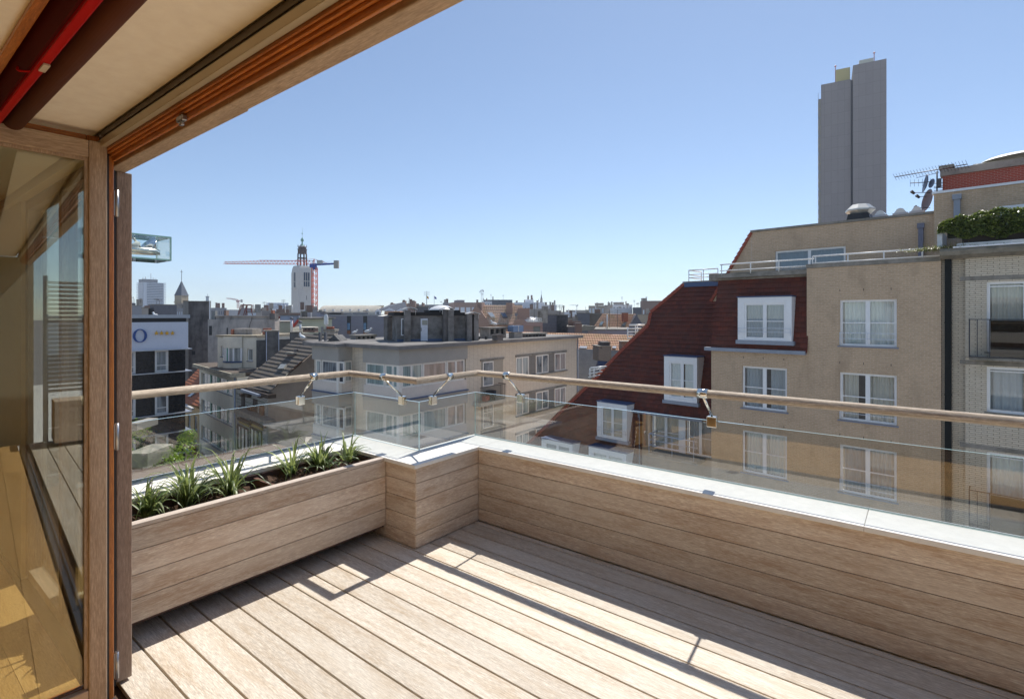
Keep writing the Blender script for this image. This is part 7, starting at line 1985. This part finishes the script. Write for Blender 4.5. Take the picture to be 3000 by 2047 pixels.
for i in range(14):
    z0 = ant.z(qx('c', 1840), qy('c', 400 - i * 17)); z1 = ant.z(qx('c', 1840), qy('c', 383 - i * 17)); s_ = 17 * sA_ * (1 if i % 2 else -1)
    mb.cyl((-s_, -17 * sA_, z0), (s_, -17 * sA_, z1), 1.4 * sA_, n=3)
mb.build('lattice', PALE, ant.root)
for dx, y in ((-36, 180), (-20, 165), (2, 155), (22, 165), (12, 215), (-14, 210), (24, 300)):
    mb = MB(); mb.box((dx - 5) * sA_, (dx + 5) * sA_, -22 * sA_, -14 * sA_, ant.z(qx('c', 1840), qy('c', y + 28)), ant.z(qx('c', 1840), qy('c', y))); mb.build('panel_antenna', flat('antenna_grey', (.35, .37, .40)), ant.root)
ba = made('white window bays'); pb(ba, 'roof_canopy', GBL, 'c', 1435, 1555, 325, 362, 3, 6)
# slender spire, white dome, tall chimneys
spb = Bld('slender_spire', 'slender grey blue church spire on the skyline', 'church', qx('d', 645), 420, 0); sS = 420 / F / 5.052
mb = MB(); mb.lathe((0, 8, 0), [(20 * sS, spb.z(qx('d', 645), qy('d', 230))), (16 * sS, spb.z(qx('d', 645), qy('d', 205))), (0, spb.z(qx('d', 645), qy('d', 85)))], 8, smooth=False); mb.build('spire', BSL, spb.root)
mb = MB(); mb.cyl((0, 8, spb.z(qx('d', 645), qy('d', 90))), (0, 8, spb.z(qx('d', 645), qy('d', 45))), .15, n=4); mb.build('cross', BLACK, spb.root)
wdm = Bld('white_dome', 'small white dome with lantern between white house and slate gable', 'church', qx('d', 1165), 140, 0); sS = 140 / F / 5.052
mb = MB(); zb_ = wdm.z(qx('d', 1165), qy('d', 400)); mb.lathe((0, 3, zb_), [(26 * sS, -8), (26 * sS, 0), (24 * sS, 12 * sS), (14 * sS, 24 * sS), (6 * sS, 30 * sS), (6 * sS, 55 * sS), (0, 72 * sS)], 14); mb.build('dome', WHT, wdm.root)
for (k, x0, x1, yt, yb, Y, lab) in (('d', 568, 590, 205, 320, 250, 'thin brown'), ('d', 765, 782, 228, 380, 190, 'thin grey'), ('d', 798, 818, 238, 270, 230, 'short grey'), ('d', 692, 720, 232, 268, 235, 'small red'), ('d', 1440, 1560, 245, 275, 310, 'wide dark'), ('d', 1632, 1660, 240, 272, 285, 'square dark'), ('d', 1718, 1858, 232, 268, 270, 'long brown'), ('d', 1912, 1935, 248, 268, 255, 'tiny brown'), ('d', 2135, 2200, 172, 210, 262, 'clustered dark'), ('d', 470, 515, 262, 330, 180, 'red capped')):
    cbk = Bld('skyline_chimney', lab + ' chimney stack on the right hand skyline', 'chimney', qx(k, x0), Y, 0); pb(cbk, 'stack', BRNB if 'r' in lab[:3] else GBR, k, x0, x1, yt, yb, 0, 3); pb(cbk, 'cap', DRK, k, x0 - 2, x1 + 2, yt - 4, yt, -.2, 3.4)
# pink brick house with steep faded roof
ph = Bld('pink_brick_house', 'pink brick gabled house with steep faded orange pantile roof', 'house', qx('c', 1830), 60, -10)
fP, oP, xP, yP = roofplane(ph, 0, ph.z(qx('c', 2050), qy('c', 712)), rad(40))
RP = [q('c', 1965, 712), q('c', 2260, 712), q('d', 470, 545), q('d', 500, 420), q('d', 455, 285), q('c', 1830, 405)]
RP[0] = q('c', 1960, 712)
RP.insert(5, q('c', 1840, 405)); RP[-1] = q('c', 1805, 500)
polyP = [fP(*p) for p in RP]
polyP = [fP(*p) for p in (q('c', 1962, 712), q('c', 2290, 712), q('d', 260, 545), q('d', 350, 545), q('d', 360, 280), q('c', 1838, 405), q('c', 1805, 495))]
courses('roof', PANTL, ph.root, oP, xP, yP, polyP, .24, .035)
mb = MB(); g_ = lambda x, y, o=.3: (ph.along(qx('c', x), o), o, ph.z(qx('c', x), qy('c', y), o))
mb.prism([g_(1655, 530), g_(1745, 400), g_(1800, 470), g_(1965, 715), g_(1965, 1000), g_(1640, 1000)], (0, .3, 0)); mb.build('gable_wall', PINKB, ph.root)
pb(ph, 'chimney', PINKB, 'c', 1748, 1832, 362, 520, .62, 1.6); pb(ph, 'chimney', PINKB, 'd', 115, 208, 235, 440, .9, 1.4); pb(ph, 'wall', PINKB, 'c', 1962, 2350, 722, 900, .1, 4); pb(ph, 'gutter', STONE, 'c', 1940, 2262, 712, 726, -.25, .3)
for pts in (((1930, 553), (2008, 553), (2055, 622), (1985, 622)), ((2140, 555), (2215, 560), (2255, 625), (2180, 625))):
    mb = MB(); w4 = [fP(*q('c', *p)) for p in pts]; mb.prism([oP + xP * p[0] + yP * p[1] + Vector((0, -.18, .2)) for p in w4], (0, .2, -.2)); mb.build('roof_window', flat('bright_skylight', (.66, .66, .64), rough=.2, coat=1) if pts[0][0] < 2000 else flat('dark_skylight', (.12, .14, .18), rough=.2, coat=1), ph.root)
pf = made('with metal panels')
mb = MB(); ar = [(pf.along(qx('d', x), -.2), -.2, pf.z(qx('d', x), qy('d', y), -.2)) for x, y in ((232, 560), (232, 520), (260, 490), (325, 480), (390, 492), (420, 520), (420, 560))]; mb.prism(ar, (0, .8, 0)); mb.build('arched_gable', PINKB, pf.root)
pb(pf, 'wall', PINKB, 'd', 148, 375, 545, 665, .0, 5); pb(pf, 'stair_tower', PINKB, 'd', 285, 465, 318, 495, 2, 5); pb(pf, 'window', flat('pane_grey', (.2, .21, .2), rough=.2), 'd', 520, 620, 588, 668, -.06, .05); pb(pf, 'roof_edge', flat('pink_edge', (.38, .25, .22)), 'd', 372, 655, 533, 582, -.3, .29); pb(pf, 'window', FW, 'd', 196, 218, 575, 660, -.06, .05)
mb = MB(); yy_ = 1.0
for y in (466, 486, 506, 526): mb.cyl((pf.along(qx('d', 425), yy_), yy_, pf.z(qx('d', 530), qy('d', y), yy_)), (pf.along(qx('d', 635), yy_), yy_, pf.z(qx('d', 530), qy('d', y), yy_)), .03, n=5)
for x in (425, 450, 478, 505, 535, 560, 585, 610, 635): s_ = pf.along(qx('d', x), yy_); mb.cyl((s_, yy_, pf.z(qx('d', x), qy('d', 535), yy_)), (s_, yy_, pf.z(qx('d', x), qy('d', 466), yy_)), .025, n=5)
mb.build('roof_rail', WRAIL, pf.root)
mb = MB(); s_ = pf.along(qx('d', 465), 3); mb.lathe((s_, 3, pf.z(qx('d', 465), qy('d', 536), 3)), [(1.4, 0), (1.2, .35), (.6, .62), (0, .7)], 16); mb.build('rooflight', MATS['pale_dome'], pf.root)
dsh = Bld('satellite_dish', 'round grey satellite dish on the pink stair tower', 'dish', qx('d', 268), 57, 0); mb = MB(); mb.lathe((0, 0, 0), [(0, 0), (.12, .015), (.2, .05)], 18); o = mb.build('reflector', flat('dish_grey', (.25, .22, .21)), dsh.root); o.rotation_euler = (rad(75), 0, rad(-25)); o.location.z = dsh.z(qx('d', 268), qy('d', 408))
mb = MB(); mb.cyl((0, .1, o.location.z - 1.2), (0, .1, o.location.z), .04, n=5); mb.build('pole', GBR, dsh.root)
# long orange pantile roof and grey corrugated roof below it
lr = Bld('long_pantile_house', 'long house with orange pantile roof above a grey corrugated lower roof', 'house', qx('d', 110), 50, 4)
zE = lr.z(qx('d', 1400), qy('d', 930))
fL, oL, xL, yL = roofplane(lr, 0, zE, rad(52))
polyL = [fL(*q('d', x, y)) for x, y in ((90, 900), (1125, 918), (1828, 945), (1990, 950), (1990, 712), (705, 678), (110, 662))]
courses('roof', PANT, lr.root, oL, xL, yL, polyL, .25, .04)
CORR = tiles('corrugated_grey', (.27, .275, .28), (.24, .245, .25), (.15, .15, .15), .9, .20, wave=False, bmp=1.0, moss=(.36, .36, .35), moss_amt=.5)
fG, oG, xG, yG = roofplane(lr, -.02, zE - .05, rad(14))
polyG = [fG(*q('d', x, y)) for x, y in ((1100, 1560), (1830, 1560), (1990, 935), (1128, 918))]
courses('lower_roof', CORR, lr.root, oG, xG, yG, polyG, .16, .035)
for xs in ((1195, 1310), (1408, 1485), (1680, 1742)):
    w4 = [fL(*q('d', *p)) for p in ((xs[0], 922), (xs[1] - 5, 926), (xs[1], 898), (xs[0] + 8, 896))]; mb = MB(); mb.prism([oL + xL * p[0] + yL * p[1] + Vector((0, -.14, .14)) for p in w4], (0, .14, -.1)); mb.build('roof_window', flat('blue_grey_sheet', (.25, .29, .36), rough=.3), lr.root)
GBK = brick('grey_brick', (.22, .19, .165), (.18, .155, .135), (.27, .24, .21), .21, .07, .012, var=.1, bmp=.2)
bc = Bld('grey_brick_chimney', 'grey brick chimney with louvred cap and blue lead skirt on the corrugated roof', 'chimney', qx('d', 1485), 42, 8)
pb(bc, 'stack', GBK, 'd', 1485, 1673, 878, 1100, 0, 1.6); 
for i in range(4): pb(bc, 'louvre', DCONC, 'd', 1535, 1660, 815 + i * 16, 825 + i * 16, .2, 1.2)
pb(bc, 'louvre_core', BLACK, 'd', 1545, 1650, 826, 878, .35, .9); pb(bc, 'cap', STONE, 'd', 1478, 1680, 874, 884, -.06, 1.75)
mb = MB(); g_ = lambda x, y, o=0: (bc.along(qx('d', x), o), o, bc.z(qx('d', x), qy('d', y), o)); mb.prism([g_(1485, 1095, -.05), g_(1665, 1110, -.05), g_(1640, 1240, -.3), g_(1440, 1240, -.3)], (0, .3, 0)); mb.build('lead_skirt', flat('navy_lead', (.03, .05, .12), rough=.5), bc.root)
pb(bc, 'ring', BLACK, 'd', 1517, 1530, 898, 912, -.05, .04)
# orange gable roof
og = Bld('orange_gable_house', 'house with large orange pantile roof and slate gable on the right', 'house', qx('d', 1385), 76, 0)
fO2, oO2, xO2, yO2 = roofplane(og, 0, og.z(qx('d', 1600), qy('d', 636)), rad(38))
courses('roof', PANT, og.root, oO2, xO2, yO2, [fO2(*q('d', x, y)) for x, y in ((1380, 634), (1900, 640), (2040, 405), (1540, 402))], .28, .045)
mb = MB(); g_ = lambda x, y, o=.2: (og.along(qx('d', x), o), o, og.z(qx('d', x), qy('d', y), o)); mb.prism([g_(2042, 412), g_(2160, 590), g_(2200, 700), g_(1890, 700), g_(1900, 642)], (0, 3, 0)); mb.build('gable_wall', SLATE, og.root)
pb(og, 'chimney', flat('orange_brick', (.33, .11, .06), rough=.9), 'd', 1855, 1922, 385, 520, -.6, 1.4); pb(og, 'chimney_cap', GBR, 'd', 1845, 1930, 380, 388, -.7, 1.6)
for pts in (((1488, 585), (1530, 587), (1560, 538), (1520, 536)), ((1832, 588), (1872, 590), (1900, 540), (1862, 538))):
    w4 = [fO2(*q('d', *p)) for p in pts]; mb = MB(); mb.prism([oO2 + xO2 * p[0] + yO2 * p[1] + Vector((0, -.2, .25)) for p in w4], (0, .2, -.2)); mb.build('roof_window', flat('grey_skylight', (.35, .42, .42), rough=.2, coat=1), og.root)
sc3 = Bld('brown_chimney_block', 'square brown brick chimney left of the low grey roof', 'chimney', qx('d', 1148), 60, 0); pb(sc3, 'stack', BRNB, 'd', 1148, 1237, 545, 680, 0, 1.2); pb(sc3, 'cap', DCONC, 'd', 1144, 1240, 536, 547, -.1, 1.4)
gr_ = Bld('low_grey_roof', 'low grey mossy pitched roof right of the square brown chimney', 'roof', qx('d', 1160), 64, 0); mb = MB(); g_ = lambda x, y, o=0: (gr_.along(qx('d', x), o), o, gr_.z(qx('d', x), qy('d', y), o)); mb.prism([g_(1160, 650), g_(1400, 650), g_(1450, 585), g_(1270, 570)], (0, 4, 0)); mb.build('roof', plaster('mossy_roof', (.25, .235, .19), var=.2), gr_.root)
# white balcony railings left of the big red roof (belong to the brick house)
for (rl_, pts_, ps_) in ((0, [(1935, 566), (2232, 566)], ((1915, 600, 790), (2030, 570, 780), (2060, 568, 780))), (1, [(1365, 1200), (1605, 1178)], ((1355, 1205, 1350), (1415, 1215, 1345), (1505, 1195, 1262)))):
    br_ = Bld('roof_railing', ('white tubular railing beside the upper edge of the red roof' if rl_ == 0 else 'white tubular railing beside the lower edge of the red roof'), 'railing', qx('d', pts_[0][0]), 30, 0)
    g_ = lambda x, y, o=0: (br_.along(qx('d', x), o), o, br_.z(qx('d', x), qy('d', y), o)); mb = MB()
    step = (50, 48, 45, 50) if rl_ == 0 else (38, 48, 52)
    mb.cyl(g_(*pts_[0]), g_(*pts_[1]), .05, n=6); yo = 0
    for i, s_ in enumerate(step): yo += s_; mb.cyl(g_(pts_[0][0] - 20 - 8 * (i % 3), pts_[0][1] + yo), g_(pts_[1][0] - 30 - (20 if rl_ == 0 else 35) * i, pts_[1][1] + yo - (0 if rl_ == 0 else 12)), .035, n=5)
    for (x, ya, yb) in ps_: mb.cyl(g_(x, ya), g_(x + 2, yb), .035, n=5)
    mb.build('rails', WRAIL, br_.root)
pk = Bld('brown_stub_wall', 'small brown wall stub with stone cap behind the red roof edge', 'wall', qx('d', 1825), 40, 0); pb(pk, 'wall', BRNB, 'd', 1825, 2000, 812, 960, 0, 1); pb(pk, 'cap', STONE, 'd', 1812, 2010, 806, 814, -.1, 1.2)
# low roofs and yard between the corner house and ornate house, street pieces
yd = tempty('yard_wall', -20, 34, 0, label='low orange tiled lean-to roof deep in the yard behind the plants', cat='roof')
bpy.data.objects.remove(yd)
yr = Bld('lean_to_roof', 'small orange tiled lean-to deep in the yard beside the grey side wall', 'roof', qx('h', 1420), 34, 20)
fyr, oyr, xyr, yyr = roofplane(yr, 0, yr.z(qx('h', 1450), qy('h', 1340)), rad(60)); courses('roof', PANTL, yr.root, oyr, xyr, yyr, [fyr(*q('h', x, y)) for x, y in ((1415, 1340), (1560, 1330), (1585, 1240), (1535, 1185))], .3, .04)
yr.box('wall', GREYP, 0, 3, .3, 3, GRD, yr.z(qx('h', 1450), qy('h', 1345)))

# gulls
def gull(k, x, y, Y, az, lab, s=1.2): seagull(lab, P(*q(k, x, y), Y), rad(az), s)
gull('b', 1030, 985, 31.5, 150, 'white and grey gull standing at the left tip of the flat roof')
gull('a', 450, 785, 40, 170, 'gull resting on the hotel roof above the stars', 1.4)
gull('b', 2085, 887, 36, 10, 'gull on the low vent chimney before the lavender brick wall')
gull('c', 2035, 762, 37.8, 190, 'gull perched on the vent chimney beside the faded orange roof')
gull('b', 1875, 885, 37, 30, 'gull sitting left of the low vent chimney', .9)

# stone pillar and shrub on the neighbouring terrace at the lower left
npl = Bld('stone_pillar', 'stone capped brick pillar on the neighbouring terrace below the railing', 'pillar', qx('g', -40), 6.6, 0)
pb(npl, 'cap', plaster('mossy_cap', (.28, .26, .21), var=.25, scale=5), 'g', -60, 208, 985, 1150, 0, .5); pb(npl, 'shaft', BRNB, 'g', -60, 150, 1150, 1500, .05, .4)
pb(npl, 'upper_block', STONE, 'g', -40, 85, 640, 720, .1, .4)
shr = Bld('shrub', 'sunlit yellow green shrub in a pot on the neighbouring terrace behind the planter', 'shrub', qx('g', 330), 7.0, 0)
shz = shr.z(qx('g', 330), qy('g', 1150)); mb = MB(); rn = random.Random(8)
LS = leafmat('shrub_leaf', (.06, .12, .015), (.26, .36, .05), .4)
cl = [(Vector((rn.gauss(0, .22), rn.gauss(0, .2), rn.gauss(0, .26))), rn.uniform(.12, .22)) for _ in range(16)]
for i in range(5200):
    c, r_ = cl[rn.randrange(16)]; d_ = Vector((rn.gauss(0, 1), rn.gauss(0, 1), rn.gauss(0, 1))).normalized(); p = c + d_ * r_ * rn.uniform(.5, 1.1); p.z += shz
    if p.z - shz > .68: continue
    mb.cur = rn.random(); s_ = rn.uniform(.014, .026); t1 = d_.orthogonal().normalized(); t1.rotate(Matrix.Rotation(rn.uniform(0, 6), 3, d_)); t2 = d_.cross(t1)
    mb.face([p - t1 * s_, p - t2 * s_ * .5, p + t1 * s_, p + t2 * s_ * .5])
mb.build('foliage', LS, shr.root, weld=False)
mb = MB(); mb.cyl((0, 0, shz - 2.6), (0, 0, shz - .1), .03, n=6); mb.lathe((0, 0, shz - 1.6), [(0, 0), (.2, 0), (.26, .5), (0, .5)], 12); mb.build('pot', MATS['terracotta'], shr.root)
nt_ = Bld('neighbour_terrace', 'dark paved neighbouring terrace slab under the shrub', 'terrace', qx('g', -300), 6.0, 0); nt_.box('slab', STONE, 0, 3.2, .2, 2.6, shz - 1.75, shz - 1.6)

# ------------------------------------------------------------------ air
hz_ = MB(); hz_.box(-1500, 1900, -60, 2600, GRD - 1, 150)
hm = bpy.data.materials.new('haze_air'); hm.use_nodes = True; t = hm.node_tree; t.nodes.clear()
ho_ = N(t, 'ShaderNodeOutputMaterial'); pv = N(t, 'ShaderNodeVolumePrincipled')
pv.inputs['Color'].default_value = (.80, .88, 1, 1); pv.inputs['Density'].default_value = .00028; pv.inputs['Anisotropy'].default_value = .3
t.links.new(pv.outputs[0], ho_.inputs['Volume'])
o = hz_.build('haze', hm); tag(o, kind='stuff')
